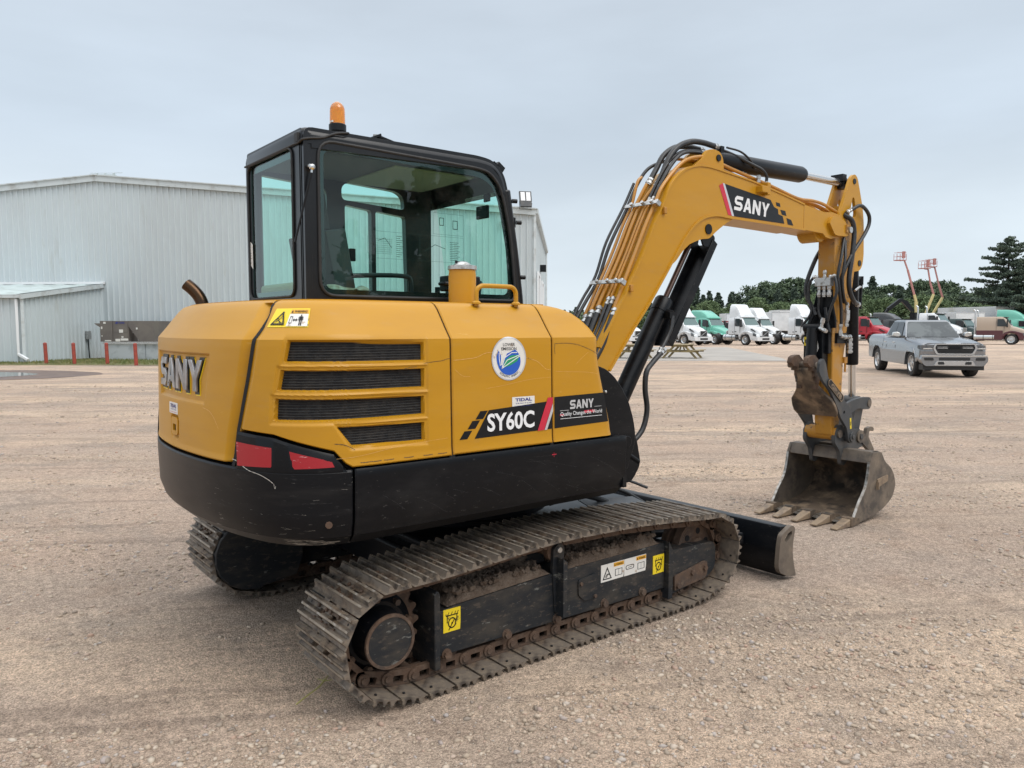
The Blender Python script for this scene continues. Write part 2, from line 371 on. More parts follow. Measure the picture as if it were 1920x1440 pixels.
TOPZ = [1.43, 1.444, 1.456, 1.468, 1.48, 1.50, 1.52, 1.54, 1.56, 1.58, 1.592, 1.60, 1.606, 1.611]
m_scr_l = M('scratch_light', (.70, .42, .16), .5); m_scr_d = M('scratch_dark', (.07, .045, .03), .6); m_scr_w = M('scratch_white', (.42, .40, .36), .6); m_scr_g = M('scratch_grey', (.075, .078, .08), .6)

# --- rear hood
mb = MB(m_yellow)
seamL = lambda z: float(np.interp(z, [.97, 1.10, 1.31, 1.40, 1.49, 1.55, 1.61], [2.072, 2.046, 1.983, 1.961, 1.940, 1.932, 1.975]))
REC = [(2.235, 1.395), (3.015, 1.395), (2.96, 1.19), (2.29, 1.19)]
LAT = rnd(quad(2.60, 1.028, 2.70, 1.105), .02)
def hood_d(S, Z):
    d = .013 * smooth((poly_sd(S, Z, REC) + .004) / .014)
    d += .014 * smooth((poly_sd(S, Z, rnd(quad(2.588, 1.012, 2.712, 1.118), .03)) + .003) / .010)
    e = np.minimum(S - np.interp(Z, [.97, 1.10, 1.31, 1.40, 1.49, 1.61], [2.072, 2.046, 1.983, 1.961, 1.940, 1.975]), 9)
    e2 = (2 * SM - S) - np.interp(Z, [.97, 1.10, 1.31, 1.40, 1.49, 1.61], [2.072, 2.046, 1.983, 1.961, 1.940, 1.975])
    m_ = np.minimum(e, e2)
    return d + .032 * smooth((.055 - m_) / .055) * (Z < 1.6)
panel(mb, seamL, lambda z: 2 * SM - seamL(z), zr(.972, 1.42, 84) + TOPZ, 260, hood_d)
mb.use(m_scr_l); scratch(mb, [(2.30, 1.175), (2.24, 1.165), (2.20, 1.14), (2.165, 1.10)], .004)
rear = mb.build('rear_hood', EX, ang=28)
# s grows from the machine's right to its left, so writing on the tail runs against it
def rearfn(a, b, c=.0): return surf(2 * SM - a, b, c)
mb = MB(m_lblack)
WX, WW = 2 * SM - 2.955, .645
for gx in (0, .3333, .6667): pass
put_word(mb, WX - .012, 1.223, WW + .026, .156, None, th=(-.016, -.0085), fn3=rearfn, gap=.02); mb.prism(quad(WX + .0, 1.24, WX + WW - .06, 1.355), -.016, -.0095, rearfn)
emb = mb.build('emblem', rear)
mb = MB(m_syel); put_word(mb, WX - .014, 1.217, WW + .033, .160, None, th=(-.016, -.0105), fn3=rearfn, gap=.02); mb.build('emblem_edge', rear)
mb = MB(M('brushed_silver_letters', (.42, .43, .45), .3, .7, var=((.22, .23, .25), 14, .4, .7))); put_word(mb, WX, 1.235, WW, .132, None, th=(-.0085, .001), fn3=rearfn, gap=.10); mb.build('emblem_lettering', rear, bevel=.0025, seg=1)
mb = MB(m_yellow); mb.prism([LAT, rnd(quad(2.625, 1.045, 2.675, 1.075), .004)], -.012, .002, lambda a, b, c: surf(a, b, c)); mb.use(m_dark).prism(quad(2.622, 1.04, 2.678, 1.08), -.014, -.008, lambda a, b, c: surf(a, b, c)); mb.build('latch', rear, bevel=.003)
mb = MB(m_stw); a0 = 2 * SM - 2.737
mb.prism(quad(a0, 1.120, a0 + .14, 1.170), .0006, .0016, rearfn); mb.use(m_navy)
put_text(mb, 'TIDAL', a0 + .07, 1.147, .016, lambda a, b: rearfn(a, b, .0022), .03, width=.10, align='c')
put_text(mb, 'TRACTOR', a0 + .07, 1.136, .006, lambda a, b: rearfn(a, b, .0022), .0, width=.10, align='c'); mb.use(m_red)
mb.sheet(quad(a0 + .01, 1.126, a0 + .13, 1.1275), lambda a, b: rearfn(a, b, .0022)); mb.build('dealer_sticker', rear)

# --- side panel with louvred vents
V1 = [(1.774, 1.447), (1.205, 1.442), (1.205, 1.371), (1.792, 1.374)]
V2 = [(1.804, 1.339), (1.206, 1.335), (1.206, 1.263), (1.822, 1.266)]
V3 = [(1.833, 1.231), (1.208, 1.224), (1.208, 1.152), (1.839, 1.153)]
V4 = [(1.585, 1.122), (1.208, 1.116), (1.208, 1.046), (1.524, 1.050)]
VENTS = [V1, V2, V3, V4]
def grow(p, g):
    c = Vector((sum(q[0] for q in p) / len(p), sum(q[1] for q in p) / len(p))); w = max(q[0] for q in p) - min(q[0] for q in p); h = max(q[1] for q in p) - min(q[1] for q in p)
    return [(c.x + (q[0] - c.x) * (1 + 2 * g / w), c.y + (q[1] - c.y) * (1 + 2 * g / h)) for q in p]
def side_d(S, Z):
    d = np.zeros(S.shape)
    for v in VENTS:
        d = np.maximum(d, .007 * smooth((poly_sd(S, Z, grow(v, .018)) + .004) / .012))
        d = np.maximum(d, .034 * smooth((poly_sd(S, Z, grow(v, .003)) + .002) / .008))
    edge = np.interp(Z, [.97, 1.10, 1.31, 1.40, 1.49, 1.61], [2.058, 2.030, 1.965, 1.944, 1.928, 1.96]) - S
    return d + .012 * smooth((.03 - edge) / .03)
bot = lambda s: float(np.interp(s, [1.0, 1.53, 1.555, 1.60, 1.84, 2.07], [.970, .970, .985, 1.035, 1.098, 1.112]))
mb = MB(m_yellow)
# the lower edge steps up over the black tail corner: built in z-rows stretched between bot(s) and the top
rows = zr(0, 1, 96); n = 210
S = np.zeros((len(rows) + 3 + len(TOPZ), n + 4)); Z = S.copy(); D = S.copy()
zl = [None] * S.shape[0]
tc_ = [(0, 0, .03), (0, 0, .005)] + [(0, .006, 0)] + [(t, 0, 0) for t in np.linspace(0, 1, n)[1:-1]] + [(1, -.006, 0), (1, 0, .005), (1, 0, .03)]
tc_ = tc_[:n + 4]; tc_[-1] = (1, 0, .03); tc_[-2] = (1, 0, .005); tc_[-3] = (1, -.006, 0)
allrows = [('b', 0, .03), ('b', 0, .005)] + [('b', r, 0) for r in rows[1:]] + [('t', z, 0) for z in TOPZ[1:-1]] + [('t', TOPZ[-1], .004), ('t', TOPZ[-1], .03)]
sleft = lambda z: seamL(z) - .009
def rowpt(kind, r, t, off):
    z = 1.43 * r + .97 * (1 - r) if kind == 'b' else r
    for _ in range(3):
        s = 1.0775 + (sleft(z) - 1.0775) * t + off
        if kind == 'b': z = bot(s) * (1 - r) + 1.43 * r
    return s, z
S = np.zeros((len(allrows), len(tc_))); Z = S.copy(); D = S.copy()
for i, (k, r, dz) in enumerate(allrows):
    for j, (t, off, dd) in enumerate(tc_):
        S[i, j], Z[i, j] = rowpt(k, r, t, off); D[i, j] = max(dd, dz)
D += side_d(S, Z)
mb.grid([surf(S[i, j], Z[i, j], -D[i, j]) for i in range(S.shape[0]) for j in range(S.shape[1])], S.shape[0], S.shape[1])
mb.use(m_scr_d)
scratch(mb, [(1.21, 1.357), (1.16, 1.363), (1.12, 1.366), (1.10, 1.372), (1.082, 1.374)], .004); scratch(mb, [(1.30, 1.338), (1.27, 1.343), (1.24, 1.345)], .004)
scratch(mb, [(1.60, 1.063), (1.565, 1.058), (1.54, 1.048), (1.52, 1.036)], .005)
for a in (1.50, 1.455, 1.40, 1.31, 1.22, 1.15): scratch(mb, [(a, .985), (a - .02, .984), (a - .045, .985)], .005)
mb.use(m_scr_l); scratch(mb, [(1.60, 1.005), (1.5, 1.01), (1.35, 1.03), (1.2, 1.04), (1.1, 1.045)], .002)
sp = mb.build('engine_side_panel', EX, ang=28)
m_gr = m_mesh
for v in VENTS:
    mb = MB(m_mesh); s0 = min(p[0] for p in v) - .01; s1 = max(p[0] for p in v) + .01; z0 = min(p[1] for p in v) - .008; z1 = max(p[1] for p in v) + .008
    nn = 30; mb.grid([surf(s0 + (s1 - s0) * i / nn, z, -.026) for i in range(nn + 1) for z in (z0, z1)], nn + 1, 2)
    mb.use(m_dgrey)
    for k in range(1, 9):
        zz = z0 + (z1 - z0) * k / 9; mb.grid([surf(s0 + (s1 - s0) * i / nn, zz + dz, -.0235 - abs(dz) * 1.2) for i in range(nn + 1) for dz in (-.0012, 0, .0012)], nn + 1, 3)
    mb.build('vent_grille', sp)
# warning sticker
mb = MB(m_syel); wf = lambda a, b, c=.0022: surf(1.897 - a, b, c)
def wsheet(mb, x0, y0, x1, y1, lift=.0022, n=6):
    mb.grid([wf(x0 + (x1 - x0) * i / n, y0 + (y1 - y0) * j / 3, lift) for i in range(n + 1) for j in range(4)], n + 1, 4)
wsheet(mb, 0, 1.503, .20, 1.575); mb.use(m_stw); wsheet(mb, .094, 1.507, .195, 1.554, .0042); mb.use(m_sor); wsheet(mb, .094, 1.556, .195, 1.571, .0042)
mb.use(m_lblack); wl = lambda a, b: wf(a, b, .0065)
mb.sheet([[(.012, 1.512), (.084, 1.512), (.055, 1.565)], [(.023, 1.518), (.073, 1.518), (.054, 1.555)]], wl)
for st in ([(.035, 1.524), (.05, 1.534), (.06, 1.545)], [(.045, 1.53), (.06, 1.522)], [(.03, 1.533), (.045, 1.537)], [(.052, 1.521), (.068, 1.521)]): mb.sheet(stroke(st, .003), wl)
put_text(mb, 'WARNING', .115, 1.5595, .009, wl, .02, width=.072); mb.sheet([(.099, 1.559), (.111, 1.559), (.105, 1.569)], wl)
mb.sheet([quad(.103, 1.518, .117, 1.545), quad(.105, 1.520, .115, 1.543)], wl)
mb.sheet([(.120, 1.531), (.127, 1.537), (.127, 1.533), (.138, 1.533), (.138, 1.537), (.145, 1.531), (.138, 1.525), (.138, 1.529), (.127, 1.529), (.127, 1.525)], wl)
mb.sheet(quad(.152, 1.530, .168, 1.5445), wl); mb.sheet(circ(.1605, 1.5485, .0032, 10), wl)
mb.sheet(quad(.1535, 1.510, .1585, 1.530), wl); mb.sheet(quad(.1615, 1.510, .1665, 1.530), wl); mb.sheet(quad(.1485, 1.529, .151, 1.543), wl); mb.sheet(quad(.169, 1.529, .1715, 1.543), wl)
mb.build('warning_sticker', sp)

# --- middle and front panels
mb = MB(m_yellow)
panel(mb, lambda z: .520, lambda z: 1.0705, zr(.972, 1.42, 30) + TOPZ, 40)
mb.use(m_scr_l); scratch(mb, [(1.066, 1.366), (1.00, 1.37), (.95, 1.375), (.90, 1.392), (.86, 1.395), (.78, 1.392), (.70, 1.375), (.64, 1.36), (.60, 1.345), (.56, 1.315), (.53, 1.31)], .0035)
scratch(mb, [(1.06, 1.33), (1.02, 1.30), (.98, 1.295)], .002); scratch(mb, [(.9, 1.24), (.8, 1.25), (.65, 1.27), (.53, 1.275)], .0018)
mb.use(m_scr_d); scratch(mb, [(.665, 1.366), (.655, 1.364), (.64, 1.36)], .004)
mp_ = mb.build('middle_side_panel', EX, ang=28)
sidef = lambda lift=.0015: (lambda a, b: surf(SX(a), b, lift))
# round sticker
mb = MB(m_stw); cx, cz = -.421, 1.366
f0 = sidef(.0015); mb.sheet(circ(cx, cz, .094, 40), f0); mb.use(m_silver).sheet([circ(cx, cz, .096, 40), circ(cx, cz, .090, 40)], sidef(.002))
f1 = sidef(.0025); mb.use(m_lblack); put_text(mb, 'LOWER', cx, cz + .055, .014, f1, .004, width=.066, align='c'); put_text(mb, 'EMISSION', cx, cz + .037, .014, f1, .004, width=.084, align='c')
def arc_text(mb, s, r, h, a0, a1, fn):
    n_ = len(s)
    for i, ch in enumerate(s):
        if ch == ' ': continue
        a = a0 + (a1 - a0) * i / (n_ - 1); v, f, w = text(ch, h, .0); ca, sa = math.cos(a + math.pi / 2), math.sin(a + math.pi / 2)
        mb.add([fn(cx + r * math.cos(a) + (x - w / 2) * ca - (y) * sa, cz + r * math.sin(a) + (x - w / 2) * sa + y * ca) for x, y in v], f)
arc_text(mb, 'ECONOMIC ENERGY', .083, .010, R(232), R(308), f1)
mb.use(m_blue); mb.sheet([(cx + .064 * math.cos(R(a)), cz - .012 + .060 * math.sin(R(a))) for a in range(-165, 62, 8)] + [(cx - .012, cz + .022), (cx - .036, cz - .028)], f1)
mb.sheet([(cx - .066, cz - .018), (cx - .070, cz + .010), (cx - .058, cz + .036), (cx - .046, cz + .015), (cx - .046, cz - .030), (cx - .056, cz - .042)], sidef(.003))
mb.use(m_green); mb.sheet([(cx - .040, cz - .040), (cx - .022, cz - .006), (cx + .010, cz + .014), (cx + .062, cz + .016), (cx + .045, cz - .012), (cx + .005, cz - .030)], sidef(.0032))
mb.use(m_white)
for st in ([(cx - .042, cz - .042), (cx - .012, cz - .006), (cx + .060, cz + .016)], [(cx - .042, cz - .042), (cx + .004, cz - .018), (cx + .058, cz + .010)], [(cx - .042, cz - .044), (cx - .028, cz + .004), (cx + .014, cz + .026), (cx + .044, cz + .026)], [(cx - .050, cz - .03), (cx - .056, cz + .0), (cx - .056, cz + .026)]):
    mb.sheet(stroke(st, .0035), sidef(.004))
mb.build('emission_sticker', mp_)
# dealer sticker
mb = MB(m_stw); mb.sheet(quad(-.406, 1.147, -.277, 1.195), sidef(.0015)); mb.use(m_navy); put_text(mb, 'TIDAL', -.341, 1.175, .014, sidef(.0025), .03, width=.095, align='c')
put_text(mb, 'TRACTOR', -.341, 1.163, .006, sidef(.0025), .0, width=.095, align='c'); put_text(mb, '217 892-8893', -.341, 1.152, .004, sidef(.0025), .0, width=.10, align='c'); mb.build('dealer_sticker', mp_)
# model strip across middle and front panels; the strip rises slightly towards the front
def strip(x0, x1, y0f, y1f): return [(x0, y0f(x0)), (x1, y0f(x1)), (x1, y1f(x1)), (x0, y1f(x0))]
lo = lambda x: 1.037 + (x + .165) * .012; hi = lambda x: 1.182 + (x + .165) * .01
mb = MB(m_lblack)
b0 = lambda x: 1.030; b1 = lambda x: 1.142 + (x + .56) * .06
mb.sheet([(-.612, 1.029), (-.172, 1.037), (-.172, 1.166), (-.535, 1.146)], sidef(.0015))
for k, (x0, z0) in enumerate(((-.690, 1.031), (-.648, 1.072), (-.606, 1.111))):
    w_, h_ = (.040, .034); sh = .026; mb.sheet([(x0, z0), (x0 + w_, z0), (x0 + w_ + sh, z0 + h_), (x0 + sh, z0 + h_)], sidef(.0015))
mb.use(m_white); put_text(mb, 'SY60C', -.545, 1.056, .076, sidef(.0028), .026, width=.265)
mb.use(m_red); mb.sheet([(-.262, 1.034), (-.222, 1.035), (-.168, 1.158), (-.168, 1.182), (-.198, 1.182)], sidef(.0030))
mb.use(m_silver); mb.sheet([(-.220, 1.035), (-.205, 1.035), (-.168, 1.118), (-.168, 1.154)], sidef(.0030)); mb.build('model_decal', mp_)

mb = MB(m_yellow)
xn = lambda z: float(np.interp(z, [.97, 1.033, 1.168, 1.283, 1.387, 1.443, 1.498, 1.54, 1.572, 1.592, 1.604, 1.612], [.240, .232, .197, .166, .146, .150, .135, .105, .065, .015, -.04, -.09]))
Zs = [.972, .974] + zr(.985, 1.43, 24) + [1.444, 1.456, 1.468, 1.48, 1.50, 1.52, 1.54, 1.555, 1.572, 1.585, 1.595, 1.604, 1.610, 1.612]
V = []; nc = 0
for i, z in enumerate(Zs):
    dz = .03 if i == 0 else 0; x1 = xn(z); y0 = -.93 + inset(z); r = .055; row = [(-.163, y0 + .03), (-.163, y0 + .004), (-.158, y0)]
    row += [(-.158 + (x1 - r + .158) * t, y0) for t in np.linspace(0, 1, 8)[1:]]
    row += [(x1 - r + r * math.sin(R(a)), y0 + r - r * math.cos(R(a))) for a in (15, 30, 45, 60, 75, 90)] + [(x1, y0 + .2), (x1, -.42), (x1 - .02, -.41), (x1 - .2, -.41)]
    nc = len(row); V += [(x, y + dz, z) for x, y in row]
mb.grid(V, len(Zs), nc)
mb.use(m_scr_d)
sxz = lambda pts: [(SX(a), b) for a, b in pts]
scratch(mb, sxz([(-.155, 1.428), (-.10, 1.43), (-.05, 1.428), (.0, 1.42), (.05, 1.405), (.09, 1.39), (.13, 1.37)]), .004); scratch(mb, sxz([(-.152, 1.43), (-.153, 1.40), (-.151, 1.38)]), .004)
mb.use(m_scr_l); scratch(mb, sxz([(-.15, 1.30), (-.05, 1.295), (.05, 1.29), (.12, 1.28)]), .002); scratch(mb, sxz([(-.02, 1.33), (.02, 1.36), (.06, 1.385)]), .002)
fp = mb.build('front_side_panel', EX, ang=28)
mb = MB(m_lblack); mb.sheet([(-.158, 1.037), (.192, 1.044), (.163, 1.187), (-.158, 1.182)], sidef(.0015))
mb.use(m_silver); put_word(mb, -.062, 1.120, .155, .042, sidef(.0028)); mb.sheet(quad(-.125, 1.115, -.068, 1.117), sidef(.0028)); mb.sheet(quad(.098, 1.122, .145, 1.124), sidef(.0028))
mb.use(m_red); mb.sheet(quad(-.125, 1.092, -.100, 1.100), sidef(.0024)); mb.sheet(quad(.03, 1.096, .10, 1.108), sidef(.0024))
mb.use(m_white); put_text(mb, 'Quality Changes the World', -.122, 1.091, .019, sidef(.0032), .002, width=.27); mb.sheet(quad(-.122, 1.077, .148, 1.079), sidef(.0028)); mb.build('slogan_decal', fp)

# --- dark strips set behind the panel gaps, standing in for the shade inside them
for fa, fb in ((lambda z: seamL(z) - .017, lambda z: seamL(z) + .003), (lambda z: 1.060, lambda z: 1.088), (lambda z: .512, lambda z: .530)):
    mb = MB(m_dark); zz = zr(.96, 1.605, 40); mb.grid([surf(f(z), z, -.009) for z in zz for f in (fa, fb)], len(zz), 2); mb.build('panel_gap_shade', EX)
# --- hood top
mb = MB(m_yellow)
tp = [surf(s, 1.612)[:2] for s in np.linspace(.44, 2 * SM - 1.3, 60)]
mb.prism(tp + [(-.9, .72), (-.9, .11), (-.09, .11), (-.09, -.76)], 1.604, 1.613, XY); mb.build('hood_top', EX)

# --- black lower bodywork: counterweight and side skirt
mb = MB(m_cwt)
zc = [.655, .66, .67, .685, .70, .72, .76, .80, .85, .90, .94, .952, .960]
panel(mb, lambda z: 1.531, lambda z: 2 * SM - 1.531, zc, 120)
# raised corner with the reflector
topz = lambda s: float(np.interp(s, [1.55, 1.575, 1.60, 1.84, 2.03, 2.05], [.962, .985, 1.022, 1.085, 1.099, 1.09]))
for sg in (0, 1):
    mir_ = (lambda s: s) if sg == 0 else (lambda s: 2 * SM - s)
    Vv = []; ns = 30
    for i in range(ns + 1):
        s = 1.552 + (2.046 - 1.552) * i / ns; t = topz(s)
        e_ = .004 if 0 < i < ns else .03
        Vv += [surf(mir_(s), .955, .0), surf(mir_(s), .965, .003 if e_ < .01 else -.03), surf(mir_(s), t - .01, .003 if e_ < .01 else -.03), surf(mir_(s), t, -.003 if e_ < .01 else -.03), surf(mir_(s), t, -.04)]
    mb.grid(Vv, ns + 1, 5)
mb.use(m_scr_w)
scratch(mb, [(2.06, .99), (2.03, .985), (1.98, .965), (1.95, .955), (1.90, .945), (1.86, .93), (1.835, .915)], .006, .004); scratch(mb, [(1.835, .915), (1.83, .895), (1.826, .905)], .004)
for k in range(22):
    a = rng.uniform(1.62, 1.86); z = rng.uniform(.664, .692); scratch(mb, [(a, z), (a - rng.uniform(.01, .05), z + rng.uniform(-.004, .004)), (a - rng.uniform(.05, .09), z)], rng.uniform(.001, .004), .001, 2)
for k in range(16):
    a = rng.uniform(1.56, 2.3); z = rng.uniform(.69, .9); l = rng.uniform(.004, .02); g_ = rng.uniform(-.15, .1); scratch(mb, [(a, z), (a - l, z + g_ * l), (a - 2 * l, z + 2.2 * g_ * l)], .0009, .001, 2)
cw = mb.build('counterweight', EX, ang=28)
mb = MB(m_rust); mb.cyl(surf(1.625, .755, -.003), surf(1.625, .755, .004), .014, n=9); mb.build('bolt_cover', cw)
def bend_poly(mb, poly, lift, mirror=False):
    s0 = min(p[0] for p in poly); s1 = max(p[0] for p in poly); n_ = 16
    top_ = lambda s: max(_y(poly, s)); bot_ = lambda s: min(_y(poly, s)); Vv = []
    for i in range(n_ + 1):
        s = s0 + (s1 - s0) * (.001 + .998 * i / n_); ys = _y(poly, s); ss = 2 * SM - s if mirror else s
        Vv += [surf(ss, min(ys), lift), surf(ss, max(ys), lift)]
    mb.grid(Vv, n_ + 1, 2)
def _y(poly, s):
    o = []
    for i in range(len(poly)):
        a = poly[i]; b = poly[(i + 1) % len(poly)]
        if (a[0] - s) * (b[0] - s) <= 0 and a[0] != b[0]: o.append(a[1] + (b[1] - a[1]) * (s - a[0]) / (b[0] - a[0]))
    return o or [0, 0]
RF1 = [(2.035, 1.060), (1.836, 1.048), (1.842, 1.03), (1.834, 1.00), (1.844, .975), (2.03, .968)]; RF2 = [(1.770, 1.038), (1.605, .998), (1.601, .976), (1.755, .972), (1.765, 1.0)]
for mm in (False, True):
    for pl in (RF1, RF2):
        mb = MB(m_redfilm); bend_poly(mb, pl, .0045, mm); mb.build('reflector', cw)
mb = MB(m_black); panel(mb, lambda z: .03, lambda z: 1.522, [.655, .66, .67, .685, .70, .72, .76, .85, .93, .952, .962], 40)
mb.box(.30, .325, -.925, -.10, .70, .955)
mb.use(m_scr_w)
mb.use(m_scr_g)
for k in range(22):
    a = rng.uniform(.1, 1.45); z = rng.uniform(.70, .93); l = rng.uniform(.01, .09); g_ = rng.uniform(-.1, .7); scratch(mb, [(a, z), (a - l, z - g_ * l), (a - 2 * l, z - 2.2 * g_ * l)], .0007, .001, 3)
mb.use(m_red)
sk = mb.build('side_skirt', EX, ang=28)
mb = MB(m_red); cs = .615
mb.sheet([quad(SX(-.167) - .0, .906, SX(-.167) + .002, .926)], lambda a, b: surf(a, b, .001))
mb.sheet([[(.503, .916), (.531, .916), (.531, .919), (.503, .919)]], lambda a, b: surf(a, b, .0014)); mb.build('target_mark', sk)
mb = MB(m_black)
mb.box(-.9, .30, .88, .93, .66, 1.62); panel(mb, lambda z: 2 * SM - 1.522, lambda z: 2 * SM - .05, [.655, .66, .685, .72, .85, .95, .962], 30); mb.build('left_side_skirt', EX)
mb = MB(m_yellow); panel(mb, lambda z: 2 * SM - seamL(z) + .016, lambda z: 2 * SM - 1.2, zr(.985, 1.42, 24) + TOPZ, 60); mb.build('left_rear_panel', EX, ang=28)
# belly plate, slew ring, inner dark structure
mb = MB(m_dark)
bp_ = [surf(s, .66, -.01)[:2] for s in np.linspace(.05, 2 * SM - .05, 90)]
mb.prism(bp_, .662, .70, XY)
ip = [surf(s, 1.2, -.06)[:2] for s in np.linspace(.25, 2 * SM - 1.2, 80)]
mb.prism(ip + [(-.85, .85), (-.85, .1)] if False else ip, .70, 1.40, XY)
mb.build('inner_frame', EX)
mb = MB(m_black); mb.cyl((0, 0, .44), (0, 0, .665), .40, n=48); mb.cyl((0, 0, .50), (0, 0, .56), .45, n=48); mb.build('slew_ring', EX, bevel=.008)

# --- exhaust, air intake, handrail
mb = MB(m_tip); P = catm([(-1.235, .715, 1.58), (-1.235, .715, 1.625), (-1.248, .728, 1.668), (-1.272, .748, 1.705), (-1.300, .770, 1.735)], 5)
mb.tube(P, .033, n=18, sm=0, caps=False); mb.tube(P[::-1], .0295, n=18, sm=0, caps=False); mb.use(m_dark); mb.cyl(P[-6], P[-5], .0295, n=18); mb.build('exhaust_pipe', EX)
mb = MB(m_yellow); ix, iy = -.325, -.42
mb.lathe((ix, iy, 1.60), (ix, iy, 1.80), [(0, .068), (.80, .068), (.86, .066), (.90, .066), (.93, .064), (.93, 0)], 36)
ai = mb.build('air_intake', EX)
mb = MB(m_zinc); mb.lathe((ix, iy, 1.786), (ix, iy, 1.826), [(0, .066), (0, .072), (.45, .072), (.52, .064), (.55, .045), (.8, .036), (1, .022), (1, 0)], 36); mb.use(m_lblack).cyl((ix - .02, iy, 1.82), (ix - .04, iy, 1.825), .006, n=10); mb.build('intake_cap', ai)
mb = MB(m_lblack); mb.box(-.13, .07, -.03, .09, 1.705, 1.79); mb.cyl((-.03, .03, 1.78), (-.03, .03, 1.815), .05, n=24); mb.box(-.16, .10, -.02, .06, 1.735, 1.755); mb.build('air_filter_housing', EX, bevel=.008)
mb = MB(m_yellow); y_ = -.80
mb.tube([(-.513, y_, 1.595), (-.513, y_, 1.650), (-.507, y_, 1.672), (-.488, y_, 1.684), (-.46, y_, 1.687), (-.34, y_, 1.687), (-.312, y_, 1.684), (-.295, y_, 1.670), (-.290, y_, 1.650), (-.290, y_, 1.595)], .0105, n=12, sm=4)
for x_ in (-.513, -.290): mb.lathe((x_, y_, 1.605), (x_, y_, 1.620), [(0, .021), (.5, .021), (1, .012)], 16)
mb.build('handrail', EX)

# ------------------------------------------------------------------ CAB
cabt = thing('cab', None, None); cabt.parent = EX
YR, YL = .13, .95
WO = [(-.825, 1.665), (.440, 1.665), (.440, 1.75), (.412, 2.03), (.360, 2.25), (.325, 2.345), (.25, 2.415), (.16, 2.428), (-.825, 2.445)]
WOr = rnd(WO, [.09, .07, .05, .1, .1, .09, .09, .06, .09], 5)
OL = rnd([(-.90, 1.0), (.52, 1.0), (.50, 1.63), (.475, 1.81), (.445, 2.03), (.412, 2.19), (.395, 2.31), (.362, 2.42), (.285, 2.488), (.18, 2.502), (-.90, 2.502)], [0, 0, .1, .1, .1, .1, .1, .09, .09, .05, .05], 4)
mb = MB(m_cabblk); mb.prism([OL, WOr], YR, YR + .055); 
cabf = mb.build('cab_right_side', cabt, bevel=.022, seg=3)
mb = MB(m_cabblk)
LW = [rnd([(-.30, 1.35), (-.115, 1.35), (-.115, 2.25), (-.30, 2.27)], .02), rnd([(-.085, 1.35), (.155, 1.35), (.135, 2.23), (-.085, 2.25)], .02), rnd([(-.32, 2.30), (.13, 2.275), (.12, 2.36), (.07, 2.39), (-.28, 2.41), (-.32, 2.38)], .03), rnd([(-.86, 1.45), (-.42, 1.45), (-.42, 2.36), (-.86, 2.39)], .05)]
OLL = rnd([(-.90, 1.0), (.335, 1.0), (.335, 2.455), (.285, 2.488), (.18, 2.502), (-.90, 2.502)], [0, 0, 0, .05, .05, .05], 3)
mb.prism([OLL] + LW, YL - .045, YL); mb.build('cab_left_side', cabt, bevel=.015, seg=2)
mb = MB(m_cabblk)
RWo = rnd(quad(.265, 1.665, .905, 2.425), .06, 5)
mb.prism([rnd(quad(.15, 1.0, .93, 2.50), .02), RWo], -.90, -.865, YZ)
mb.cyl((-.862, .168, 1.0), (-.862, .168, 2.47), .0385, n=20); mb.cyl((-.862, .912, 1.0), (-.862, .912, 2.47), .0385, n=20)
mb.build('cab_rear_frame', cabt, bevel=.01, seg=2)
roofP0 = rnd([(-.905, 2.420), (-.905, 2.507), (.18, 2.507), (.29, 2.492), (.368, 2.425), (.402, 2.31), (.37, 2.30), (.335, 2.39), (.275, 2.435), (.17, 2.45), (-.86, 2.45), (-.86, 2.42)], [.0, .05, .05, .09, .09, .0, 0, .06, .06, .05, .0, 0], 5)
roofO = rnd([(-.905, 2.420), (-.905, 2.507), (.18, 2.507), (.29, 2.492), (.368, 2.425), (.402, 2.31)], [.0, .05, .05, .09, .09, .0], 6)
mb = MB(m_cabblk); V = []; rr = .045; nr_ = len(roofO); lev = [(YR - .006, 1), (YR - .006 + rr * .08, .62), (YR - .006 + rr * .30, .30), (YR - .006 + rr * .62, .08), (YR - .006 + rr, 0), (YL + .006 - rr, 0), (YL + .006 - rr * .62, .08), (YL + .006 - rr * .30, .30), (YL + .006 - rr * .08, .62), (YL + .006, 1)]
for y_, k_ in lev:
    for i, p in enumerate(roofO):
        a = Vector(roofO[max(i - 1, 0)]); b = Vector(roofO[min(i + 1, nr_ - 1)]); t_ = (b - a).normalized(); nn_ = Vector((-t_.y, t_.x)); q = Vector(p) - nn_ * (-1 if False else 1) * rr * k_ * (1 if nn_.y > 0 or nn_.x < 0 else 1)
        V.append((q.x, y_, q.y))
mb.grid(V, len(lev), nr_)
for y_ in (YR - .006, YL - .035): mb.prism(rnd([(-.86, 2.400), (-.86, 2.462), (.165, 2.462), (.262, 2.45), (.325, 2.395), (.357, 2.31), (.33, 2.29), (.30, 2.37), (.24, 2.41), (.15, 2.42)], 0), y_, y_ + .041, XZ)
roof = mb.build('cab_roof', cabt, ang=60)
mb = MB(m_cabblk)
for y_ in (YR + .025,): mb.tube([(.385, y_, 2.33), (.415, y_, 2.15), (.445, y_, 1.98), (.47, y_, 1.80), (.492, y_, 1.6), (.50, y_, 1.2)], .034, n=12)
mb.box(.44, .50, YR, YL, 1.0, 1.62); mb.build('cab_front_frame', cabt, bevel=.01)
mb = MB(m_rubber); P = [(x, YR - .004, z) for x, z in WOr]; mb.tube(P + [P[0]], .009, n=8, sm=0)
P = [(-.905, y, z) for y, z in RWo]; mb.tube(P + [P[0]], .007, n=8, sm=0); mb.tube([(-.908, .14, 2.428), (-.908, .94, 2.428)], .006, n=8, sm=0); mb.build('window_seal', cabt)
